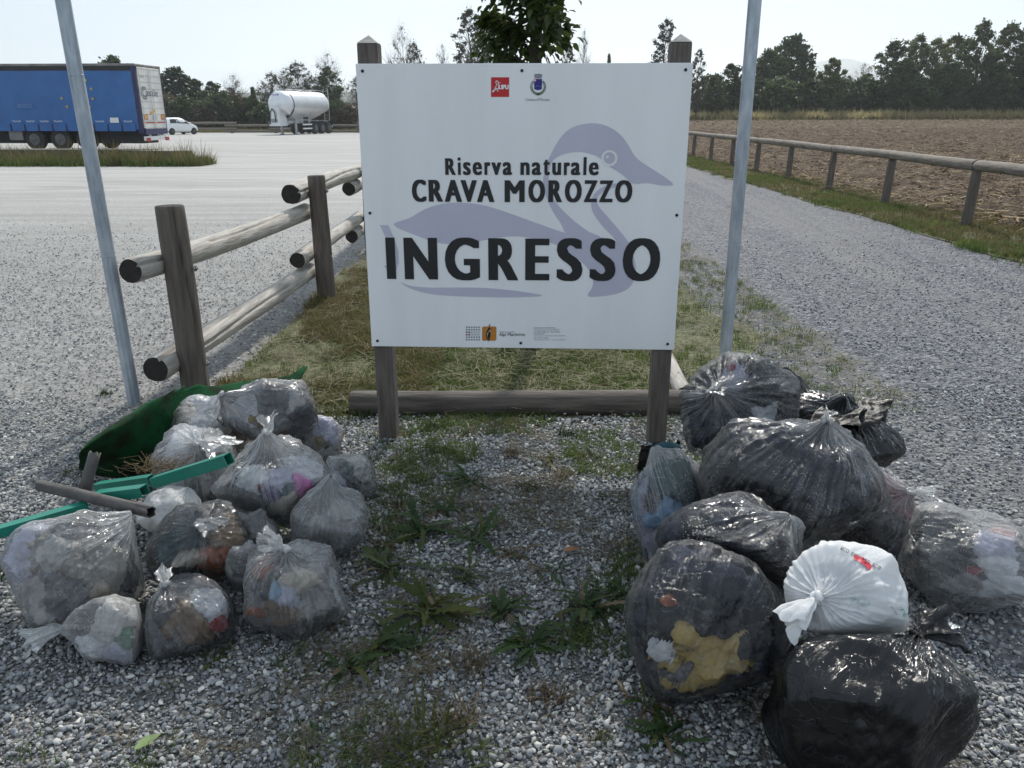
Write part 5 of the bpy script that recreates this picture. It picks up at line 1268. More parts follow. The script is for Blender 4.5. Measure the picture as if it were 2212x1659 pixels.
def bag_r(b, dirs, pleats=True):
    sag = 1 + 0.10 * np.clip(-dirs[:, 2] + 0.1, -0.6, 0.8)[:, None] * np.array([1, 1, 0.3])
    R0 = 1 / np.sqrt((np.abs(dirs / (np.array([b.a, b.b, b.c]) * sag)) ** 2.3).sum(1) ** (2 / 2.3))
    cosn = dirs @ b.fn.T
    rp_ = np.where(cosn > 0.08, b.fh[None] / np.maximum(cosn, 0.08), 10.0)
    k = 60.0; s0 = np.mean([b.a, b.b, b.c])
    allr = np.c_[R0, rp_] / s0
    r_ = -np.log(np.exp(-k * allr).sum(1)) / k * s0
    r_ = r_ * (1 + 0.085 * vnoise(dirs * 2.2 + b.seed * 3.7, b.seed) + 0.028 * vnoise(dirs * 6 + b.seed, b.seed + 3))
    ct = np.clip(dirs @ b.kdir, -1, 1); t = np.arccos(ct)
    r_ = r_ * (1 - 0.07 * np.exp(-((t - 0.45) / 0.3) ** 2) + 0.16 * np.exp(-(t / 0.20) ** 2))
    if pleats:
        ph = np.arctan2(dirs @ b.v, dirs @ b.u); f = 0
        for m_, p0, w, tw in b.pl:
            s_ = np.sin(m_ * ph + p0 + tw * t * 2 + 1.1 * np.sin(2 * ph + p0 * 3) + 0.6 * np.sin(3 * ph - p0))
            f = f + w * (1 - np.abs(s_)) ** 2 * (1 if m_ < 15 else 0.7)
        f = f / 2.2 - 0.45
        r_ = r_ * (1 + b.pleat * f * (np.exp(-t / 0.7) * 1.9 + 0.20) * np.clip(t / 0.12, 0.15, 1))
        wp = dirs + 0.12 * np.c_[vnoise(dirs * 3 + 5, b.seed), vnoise(dirs * 3 + 15, b.seed), vnoise(dirs * 3 + 25, b.seed)]
        msk = np.clip(0.5 + 1.2 * vnoise(dirs * 2.4 + 31, b.seed + 5), 0, 1)
        cr = 1 - np.abs(vnoise(wp * 4.6 + b.seed * 1.7, b.seed + 8)) * 3.6
        r_ = r_ + 0.034 * s0 * np.clip(cr, 0, 1) * msk - 0.012 * s0 * msk
        cr2 = 1 - np.abs(vnoise(wp * 10 + b.seed * 2.7, b.seed + 9)) * 3.6
        r_ = r_ + 0.014 * s0 * np.clip(cr2, 0, 1) * (0.35 + 0.65 * msk)
        cr3 = 1 - np.abs(vnoise(wp * 21 + b.seed * 2.1, b.seed + 19)) * 3.6
        r_ = r_ + 0.006 * s0 * np.clip(cr3, 0, 1)
    return r_
def settle(b, pts, inset=0.0):
    """press the bag against the ground and against its neighbours"""
    q = pts + b.pos
    for nrm, h in b.planes:
        s_ = q @ nrm - h + inset; k = 0.022
        push = k * np.log1p(np.exp(np.clip(s_ / k, -40, 40)))
        q = q - np.outer(push, nrm)
    zmin = 0.014 + inset; s_ = zmin - q[:, 2]; k = 0.012
    q[:, 2] = q[:, 2] + k * np.log1p(np.exp(np.clip(s_ / k, -40, 40)))
    return q
def contacts():
    for i, A in enumerate(BAGS):
        for B in BAGS[i + 1:]:
            d = B.pos - A.pos; L_ = np.linalg.norm(d); n = d / L_
            ra = bag_r(A, n[None], False)[0]; rb = bag_r(B, -n[None], False)[0]
            if ra + rb > L_ - 0.01:
                h = ra - (ra + rb - L_) / 2; pt = A.pos + n * h
                A.planes.append((n, pt @ n - 0.003)); B.planes.append((-n, -(pt @ n) - 0.003))
def polar(nt, nphi):
    t = np.pi * (np.linspace(0, 1, nt) ** 1.15); t[0] = 0.03; t[-1] = math.pi - 0.02
    ph = 2 * np.pi * np.arange(nphi) / nphi
    T, PHI = np.meshgrid(t, ph, indexing='ij')
    i = np.arange(nt * nphi).reshape(nt, nphi); j = np.roll(i, -1, 1)
    F = np.c_[i[:-1].ravel(), i[1:].ravel(), j[1:].ravel(), j[:-1].ravel()]
    return T.ravel(), PHI.ravel(), F
PG = polar(72, 168); PGC = polar(30, 60)
def bag_dirs(b, T, PHI):
    return np.outer(np.cos(T), b.kdir) + np.outer(np.sin(T) * np.cos(PHI), b.u) + np.outer(np.sin(T) * np.sin(PHI), b.v)
def cap_faces(nt, nphi): return [tuple(range(nphi))[::1], tuple((nt - 1) * nphi + k for k in range(nphi))[::-1]]

def cloth(name, c1, c2=None, bump=0.5, rough=0.9, scale=12): return M('textile_' + name, c1, c2, scale=scale, rough=rough, bump=bump, bscale=30)
TX = dict(navy=cloth('navy', (0.010, 0.013, 0.030), (0.018, 0.022, 0.045)), black=cloth('black', (0.006, 0.006, 0.008), (0.014, 0.014, 0.018)),
          charcoal=cloth('charcoal', (0.03, 0.03, 0.034), (0.055, 0.055, 0.06)), white=cloth('white', (0.76, 0.76, 0.77), (0.60, 0.61, 0.65)),
          paper=cloth('waste_paper', (0.58, 0.57, 0.54), (0.32, 0.31, 0.30), 0.7), grey=cloth('grey', (0.20, 0.20, 0.21), (0.11, 0.11, 0.115)),
          dirty=cloth('dirty_board', (0.36, 0.34, 0.30), (0.17, 0.155, 0.135), 0.6, scale=9), pale=cloth('pale_blue', (0.25, 0.42, 0.62), (0.18, 0.32, 0.52)),
          lilacw=cloth('lilac_white', (0.52, 0.52, 0.62), (0.40, 0.40, 0.52)), teal=cloth('teal', (0.012, 0.045, 0.055), (0.02, 0.07, 0.08)),
          yellow=cloth('yellow_knit', (0.56, 0.42, 0.16), (0.44, 0.31, 0.10)), red=cloth('red', (0.38, 0.02, 0.03), (0.22, 0.012, 0.02)),
          pink=cloth('pink', (0.66, 0.20, 0.48), (0.55, 0.15, 0.40)), orange=cloth('orange_wrapper', (0.42, 0.13, 0.05), (0.25, 0.07, 0.03)),
          brown=cloth('brown_card', (0.26, 0.165, 0.09), (0.16, 0.10, 0.055)), green=cloth('green_wrapper', (0.02, 0.16, 0.06), (0.01, 0.08, 0.03)),
          cream=cloth('cream', (0.52, 0.46, 0.37), (0.38, 0.33, 0.26)), mixed=cloth('mixed_refuse', (0.30, 0.29, 0.28), (0.05, 0.048, 0.046), 0.8, scale=14),
          mixed_l=cloth('pale_refuse', (0.44, 0.43, 0.43), (0.13, 0.125, 0.125), 0.8, scale=11), mixed_d=cloth('dark_refuse', (0.05, 0.047, 0.045), (0.012, 0.012, 0.012), 0.8, scale=12),
          maroon=cloth('maroon', (0.035, 0.018, 0.022), (0.06, 0.03, 0.035)), gold=cloth('gold_packet', (0.30, 0.20, 0.035), (0.12, 0.08, 0.02)), steel=cloth('foil', (0.5, 0.5, 0.5), (0.25, 0.25, 0.25), 0.9, 0.35),
          purple=cloth('purple', (0.20, 0.15, 0.30), (0.12, 0.09, 0.18)), white2=cloth('clean_white', (0.78, 0.78, 0.79), (0.66, 0.67, 0.70), 0.3))
ICO6 = ico(6)
def hit(b, px, py, lift=1.0):
    """first point of the bag on the line of sight of a pixel, relative to the bag's centre"""
    d = ray(px, py); o = CAMV - b.pos
    ts = np.linspace(max(0.1, b.t - 0.6), b.t + 0.5, 240); q = o + np.outer(ts, d); l_ = np.linalg.norm(q, axis=1)
    ins = l_ < bag_r(b, q / l_[:, None], False) * lift
    return q[int(np.argmax(ins)) if ins.any() else int(np.argmin(l_))]
def content(b, name, px, ang, mat, seed=0, asp=1.0, rot=0.0, rough=0.10, depth=0.97):
    b.seeds.append((name, px, ang, mat, asp, rot, rough))
def pack(b, fillers, nfill=9, gap=0.13):
    """the pieces in the bag, each one pressed against the film where the photograph shows it, filling the bag between them"""
    rg = np.random.default_rng(b.seed + 900); V, F = ICO6
    w = V + 0.10 * np.c_[vnoise(V * 3.1 + b.seed, b.seed), vnoise(V * 3.1 + 40, b.seed + 1), vnoise(V * 3.1 + 80, b.seed + 2)] + 0.03 * np.c_[vnoise(V * 9 + b.seed, b.seed), vnoise(V * 9 + 40, b.seed + 1), vnoise(V * 9 + 80, b.seed + 2)]
    S = []
    for name, px, ang, mat, asp, rot, rough in b.seeds:
        c = hit(b, *px); S.append((c / np.linalg.norm(c), ang, mat, name, asp, rot))
    cand = rg.normal(size=(400, 3)); cand /= np.linalg.norm(cand, axis=1)[:, None]
    got = [q[0] for q in S]
    for c in cand:
        if len(got) >= len(S) + nfill or len([1 for g in got]) > 26: break
        if all(math.acos(max(-1, min(1, float(c @ g)))) > 0.62 for g in got): got.append(c)
    full = S + [(c, 0.42, TX[fillers[k % len(fillers)][1]], fillers[k % len(fillers)][0], rg.uniform(0.6, 1.5), rg.uniform(0, 3)) for k, c in enumerate(got[len(S):])]
    D_ = []
    for c, ang, mat, name, asp, rot in full:
        e1 = np.cross(c, UPV); e1 /= np.linalg.norm(e1); e2 = np.cross(e1, c)
        x = w @ e1; y = w @ e2; z = w @ c
        xr = x * math.cos(rot) + y * math.sin(rot); yr = -x * math.sin(rot) + y * math.cos(rot)
        D_.append((np.sqrt((xr) ** 2 + (yr / asp) ** 2) + np.clip(0.25 - z, 0, None) * 2.5) / ang)
    D_ = np.array(D_); srt = np.sort(D_, 0); edge = srt[1] - srt[0]; own = D_.argmin(0)
    Rb = bag_r(b, V, False); lv = rg.uniform(0.0, 0.035, len(full))
    fold = np.clip(1 - np.abs(vnoise(V * 6.0 + b.seed * 2.2 + own[:, None] * 3.3, b.seed + 31)) * 2.6, 0, 1)
    fine = np.clip(1 - np.abs(vnoise(V * 15 + own[:, None] * 5.1, b.seed + 37)) * 2.6, 0, 1)
    ct = np.arccos(np.clip(V @ b.kdir, -1, 1))
    base_r = Rb * (0.985 - gap * np.exp(-edge / 0.16) - 0.085 * (1 - fold) - 0.035 * (1 - fine)) * (1 - 0.22 * np.exp(-(ct / 0.33) ** 2))
    fo = own[F[:, 0]]
    for k, (c, ang, mat, name, asp, rot) in enumerate(full):
        f = F[fo == k]
        if len(f) < 12: continue
        ids, inv = np.unique(f.ravel(), return_inverse=True)
        q = settle(b, V[ids] * (base_r[ids] * (1 - lv[k]))[:, None], 0.006)
        link(name, mesh(name, q - b.base, inv.reshape(-1, 3), mat, True), b.obj)
def rag_tail(b, root, dirv, length, width, mat, seed, n=44, m=16, droop=0.35, name='tail'):
    """the loose gathered end of the bag above its knot"""
    rg = np.random.default_rng(seed); dirv = np.array(dirv, float); dirv /= np.linalg.norm(dirv)
    ref = np.array([0, 0, 1.0]) if abs(dirv[2]) < 0.9 else np.array([1.0, 0, 0])
    u = np.cross(ref, dirv); u /= np.linalg.norm(u); v = np.cross(dirv, u); V = []
    for i in range(m):
        s_ = i / (m - 1)
        for k in range(n):
            ph = 2 * math.pi * k / n
            rad = width * (0.10 + 0.9 * s_ ** 0.9) * (1 + 0.35 * math.sin(3 * ph + seed) * s_ + 0.25 * math.sin(7 * ph + seed * 2) * (0.3 + s_))
            l_ = length * s_ * (1 + 0.22 * math.sin(2 * ph + seed) + 0.12 * math.sin(5 * ph))
            flat = 0.45
            p_ = np.array(root) + dirv * l_ + u * rad * math.cos(ph) + v * rad * flat * math.sin(ph) + np.array([0, 0, -droop * length * s_ ** 2])
            V.append(p_)
    V = np.array(V); V += 0.10 * width * np.c_[vnoise(V * 60, seed), vnoise(V * 60 + 9, seed + 1), vnoise(V * 60 + 19, seed + 2)]
    V[:, 2] = np.maximum(V[:, 2], 0.012)
    F = [(i * n + k, i * n + (k + 1) % n, (i + 1) * n + (k + 1) % n, (i + 1) * n + k) for i in range(m - 1) for k in range(n)]
    me = mesh(name, V - b.base, np.array(F), mat, True)
    a = me.attributes.new('pleat', 'FLOAT_VECTOR', 'POINT')
    a.data.foreach_set('vector', np.array([(math.cos(2 * math.pi * k / n), math.sin(2 * math.pi * k / n), 0.02 + 0.1 * i / m) for i in range(m) for k in range(n)]).ravel())
    return link(name, me, b.obj)
def build_bag(b, name, label, group, core='mixed', core_r=0.93, core_rough=0.10, cat='rubbish bag'):
    T, PHI, F = PG; dirs = bag_dirs(b, T, PHI); r_ = bag_r(b, dirs)
    q = settle(b, dirs * r_[:, None])
    b.base = np.array([b.pos[0], b.pos[1], max(0.0, q[:, 2].min())])
    b.obj = thing(name, label, cat, b.base, 0, group)
    Vq = np.vstack([q]); Fl = np.vstack([F])
    me = mesh('film', Vq - b.base, Fl, b.film, True)
    a = me.attributes.new('pleat', 'FLOAT_VECTOR', 'POINT'); a.data.foreach_set('vector', np.c_[np.cos(PHI), np.sin(PHI), T / math.pi].ravel())
    b.film_o = link('film', me, b.obj)
    kp = settle(b, (b.kdir * bag_r(b, b.kdir[None], False)[0])[None])[0]; b.kp = kp
    if b.tail > 0:
        s0 = 0.012 + 0.02 * b.a
        kd = b.kdir
        ref = np.array([0, 0, 1.0]) if abs(kd[2]) < 0.9 else np.array([1.0, 0, 0]); u = np.cross(ref, kd); u /= np.linalg.norm(u); v = np.cross(kd, u)
        loop = [kp + kd * 0.004 + (u * math.cos(t) + v * math.sin(t)) * s0 * 0.7 + kd * 0.005 * math.sin(2 * t) for t in np.linspace(0, 5.6, 14)]
        MB().tube([p_ - b.base for p_ in loop], [s0 * (0.5 + 0.12 * math.sin(i * 2.1)) for i in range(14)], 10).build('knot', b.film, b.obj, smooth=True)
        td = b.tail_dir if b.tail_dir is not None else kd
        rag_tail(b, kp, td, b.tail * 1.15, b.tail * 0.62, b.film, b.seed + 3)
    b.seeds = []; b.core = core
    return b
def bag_print(b, txt, px0, px1, col, bold=0.0, name='printed_word', lift=1.012):
    """ink on the film: each corner of the word is thrown on to the bag's surface"""
    V, F = text_verts(txt, 0.0, 2)
    (xa, ya), (xb, yb), hgt = px0, px1[:2], px1[2]
    dx, dy = xb - xa, yb - ya; L_ = math.hypot(dx, dy); nx_, ny_ = dy / L_, -dx / L_
    out = np.array([hit(b, xa + dx * a + nx_ * hgt * c, ya + dy * a + ny_ * hgt * c, lift) for a, c in V]); q = settle(b, out, -0.003)
    return link(name, mesh(name, q - b.base, F, col), b.obj)

# ---- the heap beside the log fence
L1 = bag('L1', 30, 322, 1098, 1355, (300, 1120), FILM_CLEAR, seed=1, kb=0.85, facets=20, hard=0.87)
L2 = bag('L2', 150, 325, 1285, 1432, (150, 1350), FILM_MILK, seed=2, kb=0.7, facets=16, tail=0.09, tail_dir=(-1.0, -0.1, 0.05))
L3 = bag('L3', 300, 517, 1238, 1412, (352, 1268), FILM_GREY, seed=3, kb=0.9, pleat=0.09, tail=0.06, tail_dir=(-0.1, 0.2, 0.7))
L4 = bag('L4', 512, 742, 1170, 1378, (612, 1196), FILM_CLEAR, seed=4, kb=0.9, pleat=0.08, tail=0.085, tail_dir=(-0.4, -0.2, 0.75))
L5 = bag('L5', 318, 548, 1085, 1262, (430, 1140), FILM_SMOKE, D=2.44, seed=5, kb=0.9, pleat=0.10, tail=0.07, tail_dir=(0.5, -0.4, 0.45))
L6 = bag('L6', 605, 782, 1032, 1216, (705, 1052), FILM_MILK, seed=6, kb=0.95, pleat=0.08)
L7 = bag('L7', 478, 716, 945, 1140, (578, 960), FILM_CLEAR, D=2.80, seed=7, kb=0.9, pleat=0.07, tail=0.085, tail_dir=(0.15, -0.1, 1.0))
L8 = bag('L8', 704, 808, 978, 1092, (716, 1000), FILM_CLEAR, seed=8, kb=1.0)
L9 = bag('L9', 640, 737, 893, 1000, (676, 985), FILM_CLEAR, seed=9, kb=1.0, pleat=0.07)
L10 = bag('L10', 488, 682, 812, 950, (512, 862), FILM_GREY, D=3.42, seed=10, kb=0.9, pleat=0.09, tail=0.05, tail_dir=(-0.6, -0.7, 0.0))
L11 = bag('L11', 372, 542, 852, 990, (470, 870), FILM_CLEAR, D=3.50, seed=11, kb=0.9)
L12 = bag('L12', 345, 522, 918, 1105, (428, 968), FILM_MILK, D=3.08, seed=12, kb=0.9, pleat=0.09, tail=0.11, tail_dir=(0.75, -0.3, 0.35))
L13 = bag('L13', 300, 432, 1055, 1150, (400, 1060), FILM_WHITE, D=2.78, seed=13, kb=1.0)
L14 = bag('L14', 455, 610, 1090, 1235, (560, 1110), FILM_GREY, D=2.58, seed=14, kb=0.9)
L15 = bag('L15', 478, 585, 1165, 1290, (530, 1180), FILM_CLEAR, D=2.32, seed=15, kb=0.9)
# ---- the heap of clothes bags beside the track
R7 = bag('R7', 1668, 2086, 1330, 1700, (2003, 1335), FILM_BLACK, seed=27, kb=0.9, facets=22, pleat=0.12, npl=11, tail=0.10, tail_dir=(0.6, 0.25, 0.42))
R4 = bag('R4', 1366, 1712, 1165, 1502, (1600, 1190), FILM_SMOKE, seed=24, kb=0.85, facets=18, knot_back=True)
R6 = bag('R6', 1695, 1972, 1180, 1410, (1765, 1292), FILM_WHITE, D=1.84, seed=26, kb=0.75, pleat=0.08, tail=0.075, tail_dir=(-0.9, -0.35, -0.25), hard=0.86)
R3 = bag('R3', 1442, 1744, 1072, 1298, (1700, 1120), FILM_SMOKE, D=2.14, seed=23, kb=0.9, facets=16, hard=0.93)
R2 = bag('R2', 1508, 1902, 905, 1168, (1778, 930), FILM_SMOKE, D=2.50, seed=22, kb=0.8, facets=18, hard=0.94, pleat=0.07, tail=0.05, tail_dir=(0.1, 0, 1.0))
R1 = bag('R1', 1468, 1728, 765, 992, (1556, 850), FILM_SMOKE, D=3.12, seed=21, kb=0.95, facets=18, pleat=0.08, tail=0.05, tail_dir=(0.0, -0.7, 0.5), tall=1.1)
R5 = bag('R5', 1358, 1560, 962, 1252, (1420, 968), FILM_CLEAR, D=2.68, seed=25, kb=0.8, tall=1.5)
R8 = bag('R8', 1944, 2222, 1096, 1318, (2206, 1268), FILM_MILK, seed=28, kb=0.85, pleat=0.08, tail=0.06, tail_dir=(1, -0.2, 0.05))
R9 = bag('R9', 1790, 1975, 1000, 1222, (1942, 1078), FILM_CLEAR, D=2.76, seed=29, kb=0.85, pleat=0.09, tail=0.085, tail_dir=(0.75, -0.25, 0.25))
R11 = bag('R11', 1640, 1920, 850, 1060, (1820, 870), FILM_BLACK, D=3.16, seed=31, kb=0.9, pleat=0.12)
contacts()
GLH = 'rubbish bags heaped beside the log fence'; GRH = 'clothes bags heaped beside the gravel track'
build_bag(L1, 'rubbish_bag', 'large clear rubbish bag filled with dirty pale board under the grey pipe', GLH, 'mixed_l')
content(L1, 'board', (225, 1205), 0.95, TX['dirty'], seed=1, asp=0.55, rot=0.5, rough=0.04); content(L1, 'crumpled_paper', (130, 1290), 0.45, TX['grey'], seed=2); content(L1, 'crumpled_paper', (110, 1180), 0.4, TX['paper'], seed=3); content(L1, 'board', (235, 1300), 0.2, TX['cream'], seed=4, asp=1.6)
build_bag(L2, 'rubbish_bag', 'small milky rubbish bag with green wrapper and twisted tail on the gravel', GLH, 'mixed_l', 0.86)
content(L2, 'green_wrapper', (282, 1385), 0.30, TX['green'], seed=1); content(L2, 'crumpled_paper', (225, 1345), 0.5, TX['paper'], seed=2)
build_bag(L3, 'rubbish_bag', 'dark grey pleated rubbish bag with bright white patch on the gravel', GLH, 'mixed_d')
content(L3, 'white_sheet', (478, 1290), 0.42, TX['white'], seed=1, asp=1.2, rot=0.6); content(L3, 'red_wrapper', (488, 1350), 0.18, TX['red'], seed=3); content(L3, 'crumpled_paper', (340, 1320), 0.35, TX['charcoal'], seed=2)
build_bag(L4, 'rubbish_bag', 'clear rubbish bag with cream and blue litter tied with a ruffled top', GLH, 'mixed')
for nm, px, a, mt, sd in (('cream_paper', (655, 1245), 0.42, 'cream', 1), ('blue_tissue', (628, 1287), 0.24, 'lilacw', 2), ('orange_wrapper', (560, 1210), 0.22, 'orange', 3), ('crumpled_paper', (690, 1310), 0.40, 'mixed_l', 4),
                          ('blue_packet', (592, 1275), 0.15, 'pale', 5), ('orange_wrapper', (535, 1338), 0.16, 'orange', 6), ('brown_paper', (610, 1340), 0.32, 'brown', 7)): content(L4, nm, px, a, TX[mt], seed=sd)
build_bag(L5, 'rubbish_bag', 'smoky rubbish bag with orange and brown litter tied in a central knot', GLH, 'mixed_d')
for nm, px, a, mt, sd in (('dark_sheet', (372, 1150), 0.55, 'teal', 1), ('orange_wrapper', (455, 1220), 0.26, 'orange', 2), ('cream_paper', (385, 1215), 0.30, 'cream', 3), ('brown_paper', (495, 1160), 0.35, 'brown', 4), ('orange_wrapper', (500, 1195), 0.2, 'orange', 5)): content(L5, nm, px, a, TX[mt], seed=sd)
build_bag(L6, 'rubbish_bag', 'plain milky grey rubbish bag wedged behind the ruffled top bag', GLH, 'grey')
content(L6, 'crumpled_paper', (730, 1160), 0.5, TX['mixed_l'], seed=1)
build_bag(L7, 'rubbish_bag', 'clear rubbish bag showing pink wrapper and dark green label', GLH, 'mixed_l')
for nm, px, a, mt, sd, ap in (('pink_wrapper', (672, 1055), 0.22, 'pink', 1, 1.7), ('green_label', (625, 1065), 0.22, 'teal', 2, 0.55), ('white_paper', (672, 1000), 0.42, 'white', 3, 1.0), ('blue_bottle', (612, 1030), 0.30, 'lilacw', 4, 1), ('white_paper', (530, 1030), 0.34, 'white', 5, 1.2),
                              ('cream_paper', (615, 1110), 0.32, 'cream', 6, 0.6), ('purple_packet', (580, 1080), 0.22, 'purple', 7, 1), ('red_cap', (556, 1063), 0.08, 'red', 8, 1), ('dark_packet', (590, 1000), 0.2, 'charcoal', 9, 0.6)): content(L7, nm, px, a, TX[mt], seed=sd, asp=ap, rot=-0.5)
build_bag(L8, 'rubbish_bag', 'small clear rubbish bag with dark teal carton at the heap edge', GLH, 'mixed_l')
content(L8, 'teal_carton', (740, 1010), 0.26, TX['teal'], seed=1, asp=1.8, rot=-0.5, rough=0.03); content(L8, 'dark_sheet', (768, 1062), 0.32, TX['charcoal'], seed=2)
build_bag(L9, 'rubbish_bag', 'half filled clear rubbish bag with yellow carton behind the heap', GLH, 'mixed_l', 0.8)
content(L9, 'yellow_carton', (688, 960), 0.22, TX['gold'], seed=1, asp=1.4, rough=0.03); content(L9, 'black_cup', (708, 965), 0.2, TX['black'], seed=2)
build_bag(L10, 'rubbish_bag', 'dark grey creased rubbish bag with gold packet on top of the heap', GLH, 'mixed')
content(L10, 'gold_packet', (555, 915), 0.32, TX['gold'], seed=1, asp=0.3, rot=0.3, rough=0.03); content(L10, 'foil', (620, 925), 0.28, TX['steel'], seed=2); content(L10, 'red_packet', (622, 937), 0.11, TX['red'], seed=3, asp=0.5); content(L10, 'grey_sheet', (590, 850), 0.6, TX['grey'], seed=4)
build_bag(L11, 'rubbish_bag', 'clear rubbish bag of printed paper and brown card behind the heap', GLH, 'paper')
content(L11, 'brown_card', (520, 960), 0.42, TX['brown'], seed=1, rough=0.05); content(L11, 'white_paper', (450, 890), 0.6, TX['white'], seed=2, rough=0.05)
bag_print(L11, 'ogni', (430, 900), (464, 892, 14), m_pgrey); bag_print(L11, 'Interno', (412, 918), (455, 912, 14), m_pgrey); bag_print(L11, 'CE', (466, 905), (490, 922, 20), m_black)
build_bag(L12, 'rubbish_bag', 'milky rubbish bag with flared knot beside the dry root clump', GLH, 'mixed_l')
content(L12, 'white_paper', (385, 950), 0.4, TX['white'], seed=1); content(L12, 'dark_sheet', (455, 990), 0.32, TX['charcoal'], seed=2); content(L12, 'crumpled_paper', (430, 1050), 0.5, TX['mixed_l'], seed=3)
build_bag(L13, 'rubbish_bag', 'soiled white plastic sack under the green metal channels', GLH, 'dirty')
build_bag(L15, 'rubbish_bag', 'small clear rubbish bag stuffed between the white patch and ruffled top bags', GLH, 'mixed')
build_bag(L14, 'rubbish_bag', 'grey rubbish bag squeezed between the knotted smoky and pink wrapper bags', GLH, 'mixed')

build_bag(R7, 'bin_bag', 'big glossy black bin bag on the gravel beneath the white carrier', GRH, None)
build_bag(R4, 'clothes_bag', 'smoky clothes bag showing a yellow knit garment on the gravel', GRH, 'navy', core_r=0.95)
for nm, px, a, mt, sd, ap in (('yellow_jumper', (1530, 1448), 0.52, 'yellow', 1, 0.50), ('yellow_sleeve', (1468, 1400), 0.20, 'yellow', 2, 1.2), ('dark_garment', (1490, 1300), 0.6, 'black', 3, 0.7), ('grey_garment', (1640, 1400), 0.26, 'charcoal', 4, 0.6), ('printed_patch', (1405, 1415), 0.13, 'white', 5, 0.9),
                              ('white_label', (1495, 1320), 0.055, 'white', 7, 1.4), ('peach_packet', (1424, 1285), 0.13, 'orange', 8, 1.4), ('dark_garment', (1560, 1250), 0.6, 'navy', 9, 0.6), ('grey_hem', (1450, 1470), 0.36, 'grey', 10, 0.25)): content(R4, nm, px, a, TX[mt], seed=sd, asp=ap, rot=-0.35)
bag_print(R4, 'germoglio', (1452, 1398), (1498, 1412, 15), m_black); bag_print(R4, 'siren', (1447, 1418), (1478, 1430, 15), m_black); bag_print(R4, 'cec', (1390, 1357), (1412, 1370, 16), m_black)
build_bag(R3, 'clothes_bag', 'smoky clothes bag with white polka dot fabric squashed under larger bag', GRH, 'navy', core_r=0.96)
m_dots = None
def dotmat():
    m, N, L = newmat('polka_dot_fabric'); out = N.new('ShaderNodeOutputMaterial'); b_ = N.new('ShaderNodeBsdfPrincipled'); b_.inputs['Roughness'].default_value = 0.9
    tcn = N.new('ShaderNodeTexCoord'); vo = node(N, 'ShaderNodeTexVoronoi', Scale=95.0, Randomness=0.12); L.new(tcn.outputs['Object'], vo.inputs['Vector'])
    r_ = N.new('ShaderNodeValToRGB'); r_.color_ramp.elements[0].position = 0.27; r_.color_ramp.elements[1].position = 0.33
    r_.color_ramp.elements[0].color = (0.75, 0.74, 0.72, 1); r_.color_ramp.elements[1].color = (0.012, 0.012, 0.015, 1)
    L.new(vo.outputs['Distance'], r_.inputs['Fac']); L.new(r_.outputs['Color'], b_.inputs['Base Color']); L.new(b_.outputs['BSDF'], out.inputs['Surface']); return m
content(R3, 'dotted_fabric', (1480, 1165), 0.34, dotmat(), seed=1, asp=1.3, rough=0.03); content(R3, 'dark_garment', (1620, 1170), 0.7, TX['navy'], seed=2, asp=0.6); content(R3, 'dark_garment', (1690, 1220), 0.4, TX['black'], seed=3)
build_bag(R2, 'clothes_bag', 'largest smoky clothes bag stuffed with navy garments, knotted on top', GRH, 'navy', core_r=0.96)
content(R2, 'dark_garment', (1620, 1080), 0.6, TX['black'], seed=1, asp=0.7); content(R2, 'dark_garment', (1800, 1060), 0.6, TX['navy'], seed=2); content(R2, 'grey_garment', (1600, 980), 0.4, TX['charcoal'], seed=3, asp=0.6); content(R2, 'dark_garment', (1740, 1130), 0.5, TX['charcoal'], seed=4, asp=0.5)
build_bag(R1, 'clothes_bag', 'smoky clothes bag with pinkish top knotted, leaning before the steel pole', GRH, 'black', core_r=0.95)
content(R1, 'white_garment', (1670, 910), 0.34, TX['white'], seed=1); content(R1, 'pink_garment', (1580, 805), 0.24, TX['lilacw'], seed=2, asp=1.3); content(R1, 'red_garment', (1572, 785), 0.12, TX['red'], seed=3); content(R1, 'dark_garment', (1540, 930), 0.6, TX['navy'], seed=4)
build_bag(R5, 'clothes_bag', 'clear clothes bag showing pale blue and white garments standing behind', GRH, 'teal', core_r=0.93)
content(R5, 'blue_garment', (1432, 1120), 0.42, TX['pale'], seed=1, asp=1.1); content(R5, 'white_garment', (1395, 1195), 0.45, TX['lilacw'], seed=2, asp=1.1); content(R5, 'white_garment', (1420, 1160), 0.16, TX['white'], seed=3); content(R5, 'teal_garment', (1450, 1020), 0.42, TX['teal'], seed=4); content(R5, 'grey_garment', (1405, 1080), 0.3, TX['charcoal'], seed=5)
build_bag(R6, 'carrier_bag', 'tied white carrier bag with red print resting on the black bag', GRH, 'white2', core_r=0.95, core_rough=0.05, cat='carrier bag')
content(R6, 'lilac_garment', (1785, 1240), 0.2, TX['lilacw'], seed=1)
m_rprint = ink('carrier_red', (0.55, 0.03, 0.06)); m_gprint = ink('carrier_green', (0.05, 0.30, 0.22))
def bag_patch(b, name, quad, n, m_, mat, lift=1.03):
    A, B, C, D_ = [np.array(q, float) for q in quad]; pts = []
    for j_ in range(m_):
        for i_ in range(n):
            u_, v_ = i_ / (n - 1), j_ / (m_ - 1); q = A * (1 - u_) * (1 - v_) + B * u_ * (1 - v_) + C * u_ * v_ + D_ * (1 - u_) * v_ + np.array([0, -5 * math.sin(u_ * math.pi)])
            pts.append(hit(b, q[0], q[1], lift))
    q = settle(b, np.array(pts), -0.004)
    return link(name, mesh(name, q - b.base, [(j_ * n + i_, j_ * n + i_ + 1, (j_ + 1) * n + i_ + 1, (j_ + 1) * n + i_) for j_ in range(m_ - 1) for i_ in range(n - 1)], mat, True), b.obj)
bag_patch(R6, 'red_print', ((1846, 1198), (1884, 1222), (1880, 1234), (1842, 1208)), 10, 4, m_rprint)
